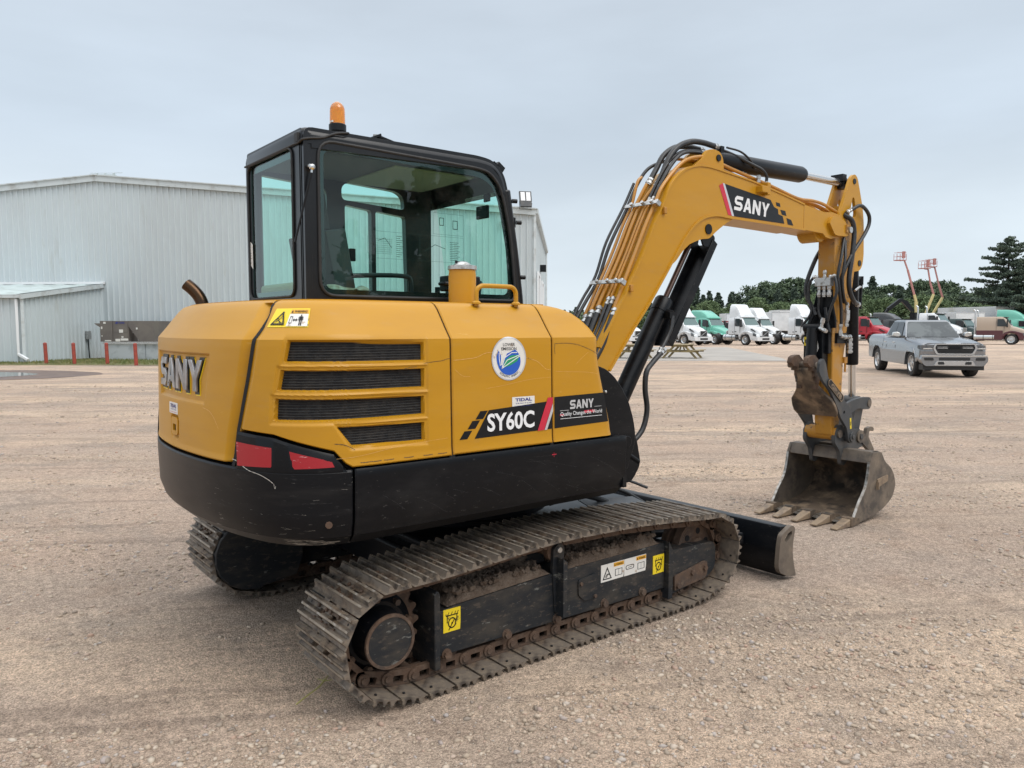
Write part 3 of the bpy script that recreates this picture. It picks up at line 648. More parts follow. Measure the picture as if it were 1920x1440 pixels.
WI = rnd([(-.790, 1.700), (.395, 1.700), (.40, 1.78), (.382, 1.98), (.345, 2.16), (.315, 2.28), (.27, 2.35), (.19, 2.382), (-.790, 2.405)], [.05, .05, .04, .05, .05, .05, .06, .05, .05], 5)
def ins(poly, d): # shrink around the centroid
    c = Vector((sum(p[0] for p in poly) / len(poly), sum(p[1] for p in poly) / len(poly)))
    return [(p[0] + (c.x - p[0]) / max(abs(c.x - p[0]), abs(c.y - p[1])) * d, p[1] + (c.y - p[1]) / max(abs(c.x - p[0]), abs(c.y - p[1])) * d) for p in poly]
mb = MB(m_glass); mb.sheet(WOr, lambda a, b: (a, YR + .010, b)); rw = mb.build('cab_window', cabt, flat=True)
m_frit = M('glass_black_border', (.010, .011, .012), .10, spec=.8)
mb = MB(m_frit); mb.sheet([ins(WOr, -.003), WI], lambda a, b: (a, YR + .0125, b)); mb.build('window_border', rw, flat=True)
mb = MB(m_glass); mb.sheet(RWo, lambda a, b: (-.892, a, b)); rrw = mb.build('cab_window', cabt, flat=True)
mb = MB(m_frit); mb.sheet([ins(RWo, -.003), rnd(quad(.300, 1.700, .868, 2.375), .035)], lambda a, b: (-.889, a, b)); mb.build('window_border', rrw, flat=True)
mb = MB(m_glass)
for l in LW: mb.sheet(ins(l, -.003), lambda a, b: (a, YL - .02, b))
mb.build('door_window', cabt, flat=True)
mb = MB(m_glass); mb.add([(.478, .19, 1.62), (.478, .90, 1.62), (.375, .90, 2.33), (.375, .19, 2.33)], [(0, 1, 2, 3)]); mb.build('windscreen', cabt, flat=True)
# printed charts on the big window
m_line = M('fine_print_line', (.02, .03, .03), .6)
mb = MB(m_line); g0 = lambda a, b: (a, YR + .016, b)
def frame_(x0, y0, x1, y1, t=.0011): mb.sheet([quad(x0, y0, x1, y1), quad(x0 + t, y0 + t, x1 - t, y1 - t)], g0)
frame_(-.515, 1.875, -.22, 2.02); frame_(-.22, 1.875, .075, 2.02); frame_(-.13, 2.03, .075, 2.15); frame_(-.545, 1.90, -.525, 1.99)
for k in range(9): mb.sheet(quad(-.495 + .012 * k, 1.90, -.494 + .012 * k, 1.985), g0)
for k in range(8): mb.sheet(quad(-.495, 1.90 + .011 * k, -.395, 1.901 + .011 * k), g0)
for k in range(11): mb.sheet(quad(-.37, 1.888 + .011 * k, -.345 + .01 * (k % 3), 1.8905 + .011 * k), g0); mb.sheet(quad(-.02, 1.888 + .010 * k, .03 + .01 * (k % 3), 1.8905 + .010 * k), g0)
mb.sheet(stroke([(-.19, 1.93), (-.12, 1.97), (-.05, 1.95)], .003), g0); mb.sheet(stroke([(-.48, 1.97), (-.44, 1.985), (-.41, 1.95), (-.40, 1.935)], .003), g0)
mb.sheet([quad(-.09, 2.08, -.06, 2.125), quad(-.086, 2.084, -.064, 2.121)], g0); mb.sheet([quad(.0, 2.065, .035, 2.115), quad(.004, 2.069, .031, 2.111)], g0)
mb.build('window_chart', rw, flat=True)
mb = MB(m_stw); mb.prism([(.868, 1.84), (.925, 1.88), (.925, 2.01), (.868, 1.98)], -.9015, -.900, YZ); mb.use(m_line)
for z_ in (1.875, 1.90, 1.915, 1.93): mb.sheet(quad(.885, z_, .905, z_ + .003), lambda a, b: (-.9022, a, b))
mb.build('paper_notice', rrw)
# interior
mb = MB(m_liner); mb.box(-.85, .28, .19, .89, 2.405, 2.44); mb.build('headliner', cabt, bevel=.01)
mb = MB(m_beige); mb.box(-.32, .22, .24, .84, 2.392, 2.404); mb.build('roof_hatch', cabt, bevel=.004)
mb = MB(m_seat)
def rbox(mb, cx, cy, cz, sx, sy, sz, rx=0):
    Mx = Matrix.Translation((cx, cy, cz)) @ Matrix.Rotation(rx, 4, 'Y'); mb.box(-sx / 2, sx / 2, -sy / 2, sy / 2, -sz / 2, sz / 2, Mx)
rbox(mb, -.62, .52, 1.75, .12, .50, .56, R(-10)); rbox(mb, -.35, .52, 1.42, .50, .50, .12); rbox(mb, -.70, .52, 2.13, .085, .27, .20, R(-8)); mb.cyl((-.68, .46, 1.98), (-.70, .46, 2.08), .008); mb.cyl((-.68, .58, 1.98), (-.70, .58, 2.08), .008)
mb.build('seat', cabt, bevel=.035, seg=3)
mb = MB(m_lblack); rbox(mb, .20, .36, 1.58, .13, .22, .44, R(8)); rbox(mb, .28, .52, 1.48, .12, .3, .3); rbox(mb, -.02, .26, 1.56, .42, .13, .16); mb.build('console', cabt, bevel=.015)
mb = MB(m_lblack); mb.tube([(-.60, .22, 1.78), (-.42, .22, 1.79), (-.28, .22, 1.79), (-.24, .22, 1.77), (-.235, .22, 1.68)], .013, n=10); mb.box(-.42, -.20, .20, .28, 1.66, 1.69); mb.tube([(-.02, .28, 1.6), (-.02, .28, 1.74)], .016, n=10); mb.build('armrest', cabt)
mb = MB(m_cloth); V = [( -.80 + .30 * i / 14, .20 + .20 * j / 6, 1.695 + .035 * noise.noise(Vector((i * .35, j * .5, 2))) + .02 * math.sin(j)) for i in range(15) for j in range(7)]; mb.grid(V, 15, 7); mb.box(-.86, -.2, .19, .30, 1.62, 1.675); mb.build('rag', cabt)
mb = MB(m_beige); mb.box(-.87, -.80, .3, .85, 1.68, 1.745); mb.build('rear_shelf', cabt, bevel=.02)
mb = MB(m_lblack); mb.box(.36, .38, .30, .42, 2.18, 2.26); mb.box(.33, .345, .24, .30, 2.27, 2.32); mb.box(-.28, -.24, .88, .91, 1.92, 2.0); mb.build('wiper_motor', cabt, bevel=.006)
# hardware on the cab
mb = MB(m_chrome); mb.lathe((-.868, YR - .012, 2.300), (-.868, YR - .040, 2.300), [(0, 0), (0, .010), (.4, .016), (.8, .014), (1, .006), (1, 0)], 14); mb.cyl((-.880, YR - .01, 2.305), (-.880, YR - .03, 2.305), .009, n=10); mb.cyl((-.868, YR - .025, 2.295), (-.871, YR - .025, 2.272), .006, n=10)
mb.use(m_lblack); mb.cyl((-.871, YR - .025, 2.275), (-.945, YR + .02, 1.93), .0055, n=8); mb.build('gas_strut', cabt)
mb = MB(m_rubber); mb.tube([(-.640, .20, 2.512), (-.66, .12, 2.500), (-.73, .118, 2.487), (-.80, .118, 2.457), (-.87, .118, 2.444), (-.905, .13, 2.435), (-.912, .16, 2.425), (-.912, .2, 2.43), (-.905, .19, 2.47)], .006, n=8); mb.box(-.918, -.895, .165, .20, 2.43, 2.475); mb.build('beacon_cable', cabt)
mb = MB(m_lblack)
for x_, z_ in ((.43, 2.268), (.463, 2.142), (.495, 1.811)): mb.cyl((x_, .14, z_), (x_ + .030, .13, z_), .013, n=14)
mb.box(.428, .45, .13, .17, 2.11, 2.17); mb.build('rubber_stop', cabt)
mb = MB(m_lblack); rbox(mb, .405, .30, 2.465, .06, .13, .085, R(35)); 
for k in range(5): rbox(mb, .385 + .006 * k, .30, 2.50 - .012 * k, .045, .135, .004, R(35))
wlb = mb.build('work_light', cabt, bevel=.004)
mb = MB(m_lblack); rbox(mb, -.46, .25, 2.528, .08, .1, .012, R(-25)); rbox(mb, -.385, .25, 2.528, .09, .08, .010, R(12)); mb.use(m_zinc).cyl((-.432, .25, 2.50), (-.432, .25, 2.552), .014, n=10); mb.build('antenna_bracket', cabt); mb = MB(m_lblack); mb.cyl((.02, .25, 2.505), (.02, .25, 2.518), .02, n=14); mb.build('roof_plug', cabt)
# beacon
bx, by = -.632, .30
mb = MB(m_lblack); mb.lathe((bx, by, 2.50), (bx, by, 2.585), [(0, .040), (.5, .040), (.55, .046), (.95, .046), (1, .042), (1, 0)], 32)
for k in range(24):
    a = 2 * math.pi * k / 24; mb.box(bx + .039 * math.cos(a) - .003, bx + .039 * math.cos(a) + .003, by + .039 * math.sin(a) - .003, by + .039 * math.sin(a) + .003, 2.505, 2.545)
bc = mb.build('beacon', cabt)
m_amb = bpy.data.materials.new('amber_plastic'); m_amb.use_nodes = True; b_ = m_amb.node_tree.nodes['Principled BSDF']; b_.inputs['Base Color'].default_value = (1.0, .34, .008, 1); b_.inputs['Roughness'].default_value = .15; b_.inputs['Transmission Weight'].default_value = .6; b_.inputs['Subsurface Weight'].default_value = .3; b_.inputs['Subsurface Radius'].default_value = (.05, .02, .005); b_.inputs['Coat Weight'].default_value = .6
mb = MB(m_amb); mb.lathe((bx, by, 2.583), (bx, by, 2.705), [(0, .041), (.5, .040), (.68, .039), (.80, .034), (.90, .025), (.97, .012), (1, 0)], 32); mb.use(m_stw).box(bx - .043, bx - .030, by - .022, by + .0, 2.588, 2.597); mb.build('beacon_lens', bc)

# ------------------------------------------------------------------ UNDERCARRIAGE
SPX, SPZ, IDX, IDZ = -1.045, .262, .985, .250
def track_path():
    P = []
    rS, rI = .222, .205
    for a in np.linspace(-92, -268, 30): P.append((SPX + rS * math.cos(R(a)), SPZ + rS * math.sin(R(a)) ))
    for x, z in ((-.9, .482), (-.75, .490), (-.5, .507), (-.30, .521), (-.12, .527), (.1, .520), (.35, .512), (.6, .492), (.8, .473), (.9, .462)): P.append((x, z))
    for a in np.linspace(88, -88, 30): P.append((IDX + rI * math.cos(R(a)), IDZ + .004 + rI * math.sin(R(a)) + 0))
    for x in np.linspace(.9, -.95, 14): P.append((x, .016))
    return [Vector((p[0], 0, max(p[1], .016))) for p in P]
TP = track_path(); TP.append(TP[0]); TL = [0]
for a, b in zip(TP, TP[1:]): TL.append(TL[-1] + (b - a).length)
NSH = 41; PITCH = TL[-1] / NSH
def along(s):
    s %= TL[-1]; i = max(k for k in range(len(TL)) if TL[k] <= s); i = min(i, len(TP) - 2)
    return TP[i].lerp(TP[i + 1], (s - TL[i]) / (TL[i + 1] - TL[i]))
def shoe_mesh():
    mb = MB(m_track); h = PITCH / 2
    # pressed plate with three grousers (local x along the track, z outward)
    prof = [(-h - .001, -.002), (-h + .012, -.002), (-h + .018, .004), (-h + .024, .020), (-h + .036, .020), (-h + .044, .002), (-.012, .002), (-.006, .017), (.006, .017), (.012, .002), (h - .036, .002), (h - .028, .020), (h - .016, .020), (h - .014, .003), (h - .0105, .003), (h - .0105, -.005), (-h + .0015, -.005)]
    def slab(y0, y1, pr): mb.prism(pr, y0, y1, lambda a, b, c: (a, c, b))
    slab(-.21, -.075, prof); slab(.075, .21, prof); slab(-.031, .031, prof)
    flatp = [p for p in prof]
    # windows beside the links
    slab(-.075, -.031, [(-h - .008, -.002), (-h + .012, -.002), (-h + .018, .004), (-h + .026, .022), (-h + .034, .022), (-h + .042, .002), (-.020, .002), (-.020, -.008), (-h - .008, -.010)])
    slab(-.075, -.031, [(.020, .002), (h - .034, .002), (h - .026, .022), (h - .018, .022), (h - .012, .003), (h - .002, .003), (h - .002, -.006), (.020, -.008)])
    slab(.031, .075, [(-h - .008, -.002), (-h + .012, -.002), (-h + .018, .004), (-h + .026, .022), (-h + .034, .022), (-h + .042, .002), (-.020, .002), (-.020, -.008), (-h - .008, -.010)])
    slab(.031, .075, [(.020, .002), (h - .034, .002), (h - .026, .022), (h - .018, .022), (h - .012, .003), (h - .002, .003), (h - .002, -.006), (.020, -.008)])
    mb.use(m_worn)
    for x_ in (-h + .030, 0, h - .022):
        zt = .0225 if x_ else .0195; mb.box(x_ - .0045, x_ + .0045, -.2095, .2095, zt, zt + .0018)
    mb.use(m_rust)
    for y_ in (-.088, -.018, .018, .088):
        for x_ in (-.026, .026): mb.cyl((x_, y_, 0), (x_, y_, .011), .0085, n=7)
    mb.use(m_dark)
    for y_ in (-.165, .165): mb.cyl((.022, y_, 0), (.022, y_, .0026), .006, n=8); mb.cyl((.022, y_, -.011), (.022, y_, -.006), .006, n=8)
    mb.use(m_rust)
    for y_ in (-.070, .070):
        lk = rnd([(-h - .006, -.062), (-h + .02, -.070), (h - .02, -.070), (h + .01, -.062), (h + .01, -.022), (h - .02, -.006), (-h + .02, -.006), (-h - .006, -.022)], .012, 3)
        hole = rnd([(-.022, -.046), (.028, -.046), (.024, -.016), (-.020, -.016)], .006, 3)
        mb.prism([lk, hole], y_ - .012, y_ + .012, lambda a, b, c: (a, c, b))
    for sx_ in (-1,): 
        mb.cyl((-h, -.092, -.042), (-h, .092, -.042), .026, n=12); mb.cyl((-h, -.100, -.042), (-h, .100, -.042), .014, n=10)
    return mb
TRK = []
shoe0 = None
for sgn, nm in ((-1, 'right'), (1, 'left')):
    yc = sgn * .79
    # track chain = part; every shoe = sub-part
    mb = MB(m_rust)
    P = [p + Vector((0, yc, 0)) for p in TP]
    inner = []
    for i, p in enumerate(P[:-1]):
        t = (P[(i + 1) % (len(P) - 1)] - P[i - 1]).normalized(); n_ = Vector((t.z, 0, -t.x)); inner.append(p + n_ * .038)
    mb.tube(inner + [inner[0]], .010, n=6, sm=0, caps=False)
    tr = mb.build('track', EX)
    for k in range(NSH):
        s = (k + .35) * PITCH; a = along(s - PITCH / 2); b = along(s + PITCH / 2); c = (a + b) / 2; t = (b - a).normalized()
        nrm = Vector((-t.z, 0, t.x))  # outward for this direction of travel
        ctr = Vector((-.0, 0, .255)); 
        if (c - Vector((max(min(c.x, IDX), SPX), 0, .26))).dot(nrm) < 0: nrm = -nrm
        if shoe0 is None: shoe0 = shoe_mesh().build('track_shoe', tr, bevel=.0015, seg=1); o = shoe0
        else: o = shoe0.copy(); COL.objects.link(o); o.parent = tr
        Y_ = nrm.cross(t); o.matrix_world = Matrix(((t.x, Y_.x, nrm.x, c.x), (t.y, Y_.y, nrm.y, yc), (t.z, Y_.z, nrm.z, c.z), (0, 0, 0, 1)))
    o = 0
    yo = sgn; ys = lambda v: sgn * v   # v = distance from the centreline
    # side frame
    mb = MB(m_frame)
    sec = lambda x0, x1, zt0, zt1: None
    def yprism(mb, poly, v0, v1): mb.prism(poly, ys(v0), ys(v1), XZ)
    yprism(mb, [(-.79, .108), (.66, .098), (.66, .345), (.58, .350), (-.02, .345), (-.70, .315), (-.79, .30)], .70, .895)
    yprism(mb, [(-.815, .06), (-.785, .06), (-.785, .385), (-.80, .405), (-.815, .39)], .66, .915)      # rear flange
    yprism(mb, [(-.70, .318), (-.06, .348), (-.06, .40), (-.66, .38)], .66, .74)
    sf = mb.build('side_frame', EX, bevel=.010, seg=2)
    mb = MB(m_frame); yprism(mb, rnd([(.69, .055), (1.03, .095), (1.088, .14), (1.088, .255), (1.06, .290), (.69, .300)], [.01, .05, .03, .04, .04, .01], 4), .68, .905)
    yprism(mb, [(.660, .045), (.692, .045), (.692, .31), (.66, .36)], .64, .925); yprism(mb, [(.660, .30), (.692, .30), (.692, .42), (.66, .43)], .64, .80); mb.build('idler_yoke', sf, bevel=.012, seg=3)
    mb = MB(m_rust); yprism(mb, rnd([(.72, .075), (.98, .095), (1.0, .12), (1.0, .185), (.98, .195), (.72, .155)], .012, 3), .906, .918)
    for x_, z_ in ((.745, .10), (.865, .15), (.975, .155)): mb.cyl((x_, ys(.91), z_), (x_, ys(.932), z_), .016, n=6)
    mb.build('wear_plate', sf, bevel=.003, seg=1)
    for x_, z_ in ((-.745, .112), (-.42, .118), (-.12, .118), (.20, .120), (.48, .120)): mb = MB(m_rust); mb.cyl((x_, ys(.893), z_), (x_, ys(.915), z_), .018, n=8); mb.cyl((x_, ys(.89), z_), (x_, ys(.900), z_), .024, n=14); mb.build('roller_bolt', sf)
    mb = MB(m_frame); yprism(mb, rnd([(.02, .275), (.145, .290), (.145, .19), (.115, .165), (.06, .165), (.02, .20)], .012, 3), .894, .903); mb.use(m_rust)
    for x_, z_ in ((.035, .255), (.13, .175)): mb.cyl((x_, ys(.90), z_), (x_, ys(.912), z_), .010, n=6)
    mb.build('inspection_cover', sf, bevel=.002, seg=1)
    # carrier roller on its bracket
    mb = MB(m_frame); yprism(mb, rnd([(-.135, .15), (-.095, .15), (-.088, .34), (-.075, .46), (-.11, .485), (-.145, .46), (-.150, .36)], .012, 3), .885, .905); yprism(mb, [(-.128, .14), (-.108, .14), (-.100, .40), (-.125, .42)], .905, .955)
    mb.use(m_zinc).cyl((-.112, ys(.90), .452), (-.112, ys(.915), .452), .014, n=12); mb.build('carrier_bracket', sf, bevel=.003, seg=1)
    mb = MB(m_rust); mb.lathe((-.115, ys(.885), .445), (-.115, ys(.70), .445), [(0, 0), (0, .052), (.18, .052), (.2, .038), (.8, .038), (.82, .052), (1, .052), (1, 0)], 24); mb.build('carrier_roller', sf)
    # mud lying on the frame
    mb = MB(m_mud)
    for x0, x1, z0, z1 in ((-.74, -.16, .317, .345), (-.05, .62, .345, .352)):
        nu, nv = 70, 22; V = []
        for i in range(nu + 1):
            x_ = x0 + (x1 - x0) * i / nu; zb = z0 + (z1 - z0) * i / nu
            for j in range(nv + 1):
                v_ = .69 + .215 * j / nv; e_ = min(i, nu - i, 6) / 6 * min(j, nv - j, 3) / 3
                hgt = (.042 + .03 * noise.noise(Vector((x_ * 9, v_ * 12, sgn))) + .022 * noise.noise(Vector((x_ * 34, v_ * 34, 3))) + .014 * noise.noise(Vector((x_ * 80, v_ * 80, 5)))) * e_ + .05 * max(0, .80 - v_) / .1 * e_
                V.append((x_, ys(v_ - (.0 if j < nv else .008)), zb + max(hgt, -.004 if e_ else -.01)))
        mb.grid(V, nu + 1, nv + 1)
        for k in range(220):
            x_ = rng.uniform(x0 + .03, x1 - .03); v_ = rng.uniform(.72, .89); r_ = rng.uniform(.004, .015); zz = z0 + (z1 - z0) * (x_ - x0) / (x1 - x0) + .045 + max(0, .80 - v_) * .4
            M_ = Matrix.Translation((x_, ys(v_), zz)) @ Matrix.Rotation(rng.uniform(0, 6), 4, Vector((rng.random(), rng.random(), rng.random())).normalized()); mb.box(-r_, r_, -r_ * .7, r_ * .8, -r_ * .6, r_ * .7, M_)
    mb.build('dirt', sf, ang=50)
    # sprocket, final drive
    mb = MB(m_rust); nt_ = 21; pr = []
    for k in range(nt_ * 4):
        a = 2 * math.pi * k / (nt_ * 4); r_ = (.212, .212, .186, .186)[k % 4] if k % 4 != 3 else .186
        pr.append((SPX + r_ * math.cos(a), SPZ + r_ * math.sin(a)))
    yprism(mb, [rnd(pr, .006, 2), circ(SPX, SPZ, .12, 40)], .765, .815); mb.build('sprocket', sf, bevel=.004, seg=1)
    mb = MB(m_black); mb.lathe((SPX, ys(.70), SPZ), (SPX, ys(.845), SPZ), [(0, .165), (.80, .168), (.84, .160), (1, .130), (1, 0)], 48)
    mb.lathe((SPX, ys(.84), SPZ), (SPX, ys(.945), SPZ), [(0, .118), (.1, .112), (.9, .108), (1, .108)], 48)
    mb.use(m_rust).lathe((SPX, ys(.940), SPZ), (SPX, ys(.955), SPZ), [(0, .106), (.4, .111), (1, .109), (1, .098), (.7, .097)], 48); mb.use(m_frame).cyl((SPX, ys(.93), SPZ), (SPX, ys(.951), SPZ), .0985, n=48)
    fd = mb.build('final_drive', sf)
    for k in range(9):
        mb = MB(m_rust); a = 2 * math.pi * (k + .3) / 9; mb.cyl((SPX + .143 * math.cos(a), ys(.830), SPZ + .143 * math.sin(a)), (SPX + .143 * math.cos(a), ys(.862), SPZ + .143 * math.sin(a)), .014, n=6); mb.build('bolt', fd)
    # idler and lower rollers
    mb = MB(m_rust); mb.lathe((IDX, ys(.72), IDZ), (IDX, ys(.86), IDZ), [(0, 0), (0, .06), (.12, .065), (.15, .13), (.05, .150), (.05, .168), (.35, .172), (.37, .155), (.63, .155), (.65, .172), (.95, .168), (.95, .150), (.85, .13), (.88, .065), (1, .06), (1, 0)], 48)
    mb.use(m_dark)
    for k in range(6): a = k * math.pi / 3 + .3; mb.cyl((IDX + .098 * math.cos(a), ys(.838), IDZ + .098 * math.sin(a)), (IDX + .098 * math.cos(a), ys(.843), IDZ + .098 * math.sin(a)), .018, n=14)
    mb.build('idler', sf)
    for x_ in (-.72, -.42, -.12, .20, .50): mb = MB(m_rust); mb.lathe((x_, ys(.71), .125), (x_, ys(.87), .125), [(0, 0), (0, .055), (.3, .055), (.32, .04), (.68, .04), (.7, .055), (1, .055), (1, 0)], 20); mb.build('lower_roller', sf)
    mb = MB(m_frame); mb.prism(rnd([(SPX + .21 * math.cos(R(a)), SPZ + .20 * math.sin(R(a))) for a in range(70, 290, 20)] + [(-.80, .10), (-.76, .2), (-.76, .40)], 0), ys(.56), ys(.70)); mb.build('motor_guard', sf, bevel=.006)
    if sgn < 0:
        f_ = lambda a, b, c=.8965: (a, -c, b); 
        def stk(x0, z0, w, h, icon):
            mb = MB(m_syel if icon == 'hook' else m_stw)
            mb.prism([(x0, z0), (x0 + w * .97, z0 + .001), (x0 + w, z0 + h * .4), (x0 + w, z0 + h), (x0, z0 + h)], -.8950, -.8972, XZ); g = lambda a, b: (x0 + a * w, -.8978, z0 + b * h); mb.use(m_lblack)
            if icon == 'hook':
                mb.sheet([circ(.5, .38, .24, 20), circ(.5, .38, .18, 20)], g); mb.sheet(stroke([(.22, .40), (.22, .72)], .05), g); mb.sheet(stroke([(.78, .40), (.78, .72)], .05), g); mb.sheet(stroke([(.15, .72), (.85, .72)], .05), g)
                for q in (.25, .45, .65, .8): mb.sheet(stroke([(q, .74), (q + .07, .86)], .035), g)
                mb.sheet(stroke([(.3, .08), (.62, .50)], .05), g); mb.sheet(circ(.5, .36, .05, 8), g)
            else:
                if icon == 'tri': mb.sheet([[(.06, .12), (.46, .12), (.26, .85)], [(.12, .18), (.40, .18), (.26, .70)]], g); mb.sheet(stroke([(.18, .25), (.26, .42), (.36, .35)], .035), g); mb.sheet(stroke([(.22, .22), (.32, .45)], .03), g)
                else: mb.sheet([rnd(quad(.06, .35, .44, .62), .1), rnd(quad(.09, .39, .41, .58), .07)], g); mb.sheet(stroke([(.17, .48), (.33, .48)], .03), g)
                mb.sheet([quad(.60, .18, .92, .58), quad(.625, .21, .895, .55)], g); mb.sheet(quad(.755, .2, .765, .58), g)
                g2 = lambda a, b: (x0 + a * w, -.8982, z0 + b * h); mb.use(m_sor).sheet(quad(.54, .74, .99, .97), g); mb.use(m_lblack); put_text(mb, 'WARNING', .64, .79, .12, lambda a, b: g2(a, b), .02, width=.31); mb.sheet([(.56, .78), (.62, .78), (.59, .93)], g2)
            mb.build('safety_sticker', sf)
        stk(-.760, .205, .088, .10, 'hook'); stk(.565, .192, .088, .100, 'hook'); stk(.178, .228, .165, .088, 'tri'); stk(.345, .228, .165, .088, 'tab')
# centre frame and dozer
mb = MB(m_black)
mb.box(-.55, .60, -.45, .45, .28, .46); mb.box(-.62, -.30, -.72, .72, .25, .42); mb.box(.22, .55, -.72, .72, .25, .42)
mb.prism([(.15, -.60), (1.0, -.30), (1.0, .30), (.15, .60)], .30, .455, XY)
mb.build('centre_frame', EX, bevel=.02, seg=2)
mb = MB(m_black)
for y_ in (-.36, .36): mb.prism([(.62, .22), (1.05, .20), (1.50, .10), (1.53, .22), (1.10, .36), (.70, .40)], y_ - .05, y_ + .05, XZ)
mb.prism([(.95, -.32), (1.52, -.80), (1.53, -.70), (1.10, -.2)], .16, .24, XY)
da = mb.build('dozer_arm', EX, bevel=.012)
mb = MB(m_dgrey); mb.box(.60, .95, -.335, -.16, .462, .468, Matrix.Rotation(R(-22), 4, 'Z') @ Matrix.Translation((.05, .10, .02))); mb.build('cover_plate', EX)
mb = MB(m_hose); mb.tube([(.35, -.30, .50), (.48, -.38, .545), (.60, -.40, .52), (.70, -.42, .48)], .018); mb.tube([(.4, -.2, .50), (.62, -.25, .56), (.78, -.30, .55), (.92, -.35, .50), (1.1, -.36, .40)], .012); mb.tube([(.9, -.2, .52), (1.02, -.26, .545), (1.12, -.36, .50)], .009); mb.build('travel_hose', EX)
mb = MB(m_black)
mb.prism(rnd([(1.56, .315), (1.665, .305), (1.672, .29), (1.61, .235), (1.592, .17), (1.60, .09), (1.66, .03), (1.66, .0), (1.60, .0), (1.555, .045), (1.535, .10), (1.53, .175), (1.545, .25)], .012, 2), -1.02, 1.02, XZ); bl = mb.build('dozer_blade', EX, bevel=.006)
for y_ in (-1.035, 1.035):
    mb = MB(m_bucket); mb.prism([rnd([(1.502, .086), (1.52, .048), (1.60, .012), (1.697, -.004), (1.668, .07), (1.652, .14), (1.652, .193), (1.662, .25), (1.674, .292), (1.65, .315), (1.612, .312), (1.527, .274), (1.512, .20)], .022, 3), rnd([(1.565, .262), (1.635, .286), (1.640, .262), (1.60, .225), (1.565, .222)], .018, 4)], y_ - .014, y_ + .014, XZ)
    mb.build('blade_end_plate', bl, bevel=.004)

# ------------------------------------------------------------------ SWING POST, BOOM
mb = MB(m_black)
mb.prism(rnd([(.33, 1.31), (.40, 1.305), (.487, 1.277), (.553, 1.233), (.613, 1.169), (.670, 1.085), (.707, .989), (.725, .911), (.722, .847), (.701, .800), (.684, .762), (.66, .70), (.33, .70)], .02, 2), -.615, -.595, XZ)
mb.cyl((.64, -.615, .865), (.64, -.635, .865), .035, n=16); mb.box(.53, .60, -.66, -.61, .84, .90); mb.tube([(.66, -.60, .80), (.72, -.60, .765), (.77, -.60, .735)], .014, n=10)
mb.use(m_zinc).cyl((.552, -.66, .885), (.565, -.69, .885), .012, n=10); mb.cyl((.472, -.605, 1.155), (.475, -.63, 1.155), .008, n=10)
mb.build('swing_guard', EX, bevel=.004)
mb = MB(m_black)
for y_ in (-.50, -.10): mb.prism(rnd([(.30, .62), (.80, .60), (.88, .70), (.84, .86), (.66, 1.08), (.48, 1.12), (.30, 1.0)], .04, 3), y_ - .02, y_ + .02, XZ)
mb.box(.28, .70, -.50, -.10, .62, .68); mb.cyl((.42, -.30, .55), (.42, -.30, 1.0), .11, n=24); mb.build('swing_post', EX, bevel=.008)
YA, YB_ = -.41, -.19
UP = [(.42, 1.02), (.641, 1.387), (.805, 1.634), (.979, 1.912), (1.094, 2.131), (1.167, 2.250), (1.221, 2.345), (1.270, 2.410), (1.345, 2.470), (1.421, 2.506), (1.505, 2.528), (1.58, 2.534), (1.66, 2.533), (1.796, 2.522), (2.094, 2.496), (2.45, 2.449), (2.731, 2.405), (3.02, 2.375)]
LO = [(.60, 1.02), (.717, 1.252), (.908, 1.484), (1.058, 1.655), (1.225, 1.865), (1.335, 2.010), (1.40, 2.085), (1.47, 2.150), (1.545, 2.197), (1.63, 2.224), (1.73, 2.234), (1.86, 2.230), (2.278, 2.228), (2.74, 2.222), (3.0, 2.215)]
END = [(3.12, 2.385), (3.20, 2.378), (3.31, 2.345), (3.375, 2.29), (3.378, 2.24), (3.33, 2.215), (3.20, 2.195), (3.11, 2.182), (3.04, 2.190)]
mb = MB(m_yellow)
mb.prism(UP + END + LO[::-1], YA, YB_, XZ)
boom = mb.build('boom', EX, bevel=.004, seg=1, ang=25)
mb = MB(m_yellow)
mb.band(catm([(x, z, 0) for x, z in LO], 3) and [(p.x, p.y) for p in catm([(x, z, 0) for x, z in LO[1:-1]], 3)], .014, YA - .010, YB_ + .010)
mb.band([(p.x, p.y) for p in catm([(x, z, 0) for x, z in UP[1:-1]], 3)], .012, YA - .006, YB_ + .006)
mb.build('boom_flange', boom, bevel=.003, seg=2)
mb = MB(m_yellow)
LG = rnd([(1.10, 1.70), (1.212, 1.862), (1.299, 1.915), (1.362, 1.981), (1.43, 2.03), (1.492, 2.052), (1.558, 2.072), (1.627, 2.078), (1.70, 2.13), (1.80, 2.19), (1.90, 2.235), (1.70, 2.25), (1.50, 2.19), (1.34, 2.03)], .02, 2)
for y_ in (YA + .012, YB_ - .012): mb.prism(LG, y_ - .011, y_ + .011, XZ)
mb.use(m_black)
mb.cyl((1.615, YA - .006, 2.138), (1.615, YB_ + .006, 2.138), .033, n=24); mb.build('cylinder_lug', boom, bevel=.003)
mb = MB(m_yellow)
for y_ in (-.375, -.225): mb.prism(rnd([(1.45, 2.50), (1.565, 2.585), (1.62, 2.648), (1.69, 2.662), (1.76, 2.65), (1.79, 2.61), (1.80, 2.50)], .03, 3), y_ - .012, y_ + .012, XZ)
mb.use(m_lblack).cyl((1.735, -.395, 2.61), (1.735, -.205, 2.61), .022, n=20); mb.build('arm_cylinder_lug', boom, bevel=.003)
mb = MB(m_yellow); HX = rnd([(3.045, 2.295), (3.085, 2.345), (3.145, 2.352), (3.265, 2.325), (3.315, 2.285), (3.33, 2.225), (3.30, 2.212), (3.165, 2.208), (3.12, 2.215)], .012, 2)
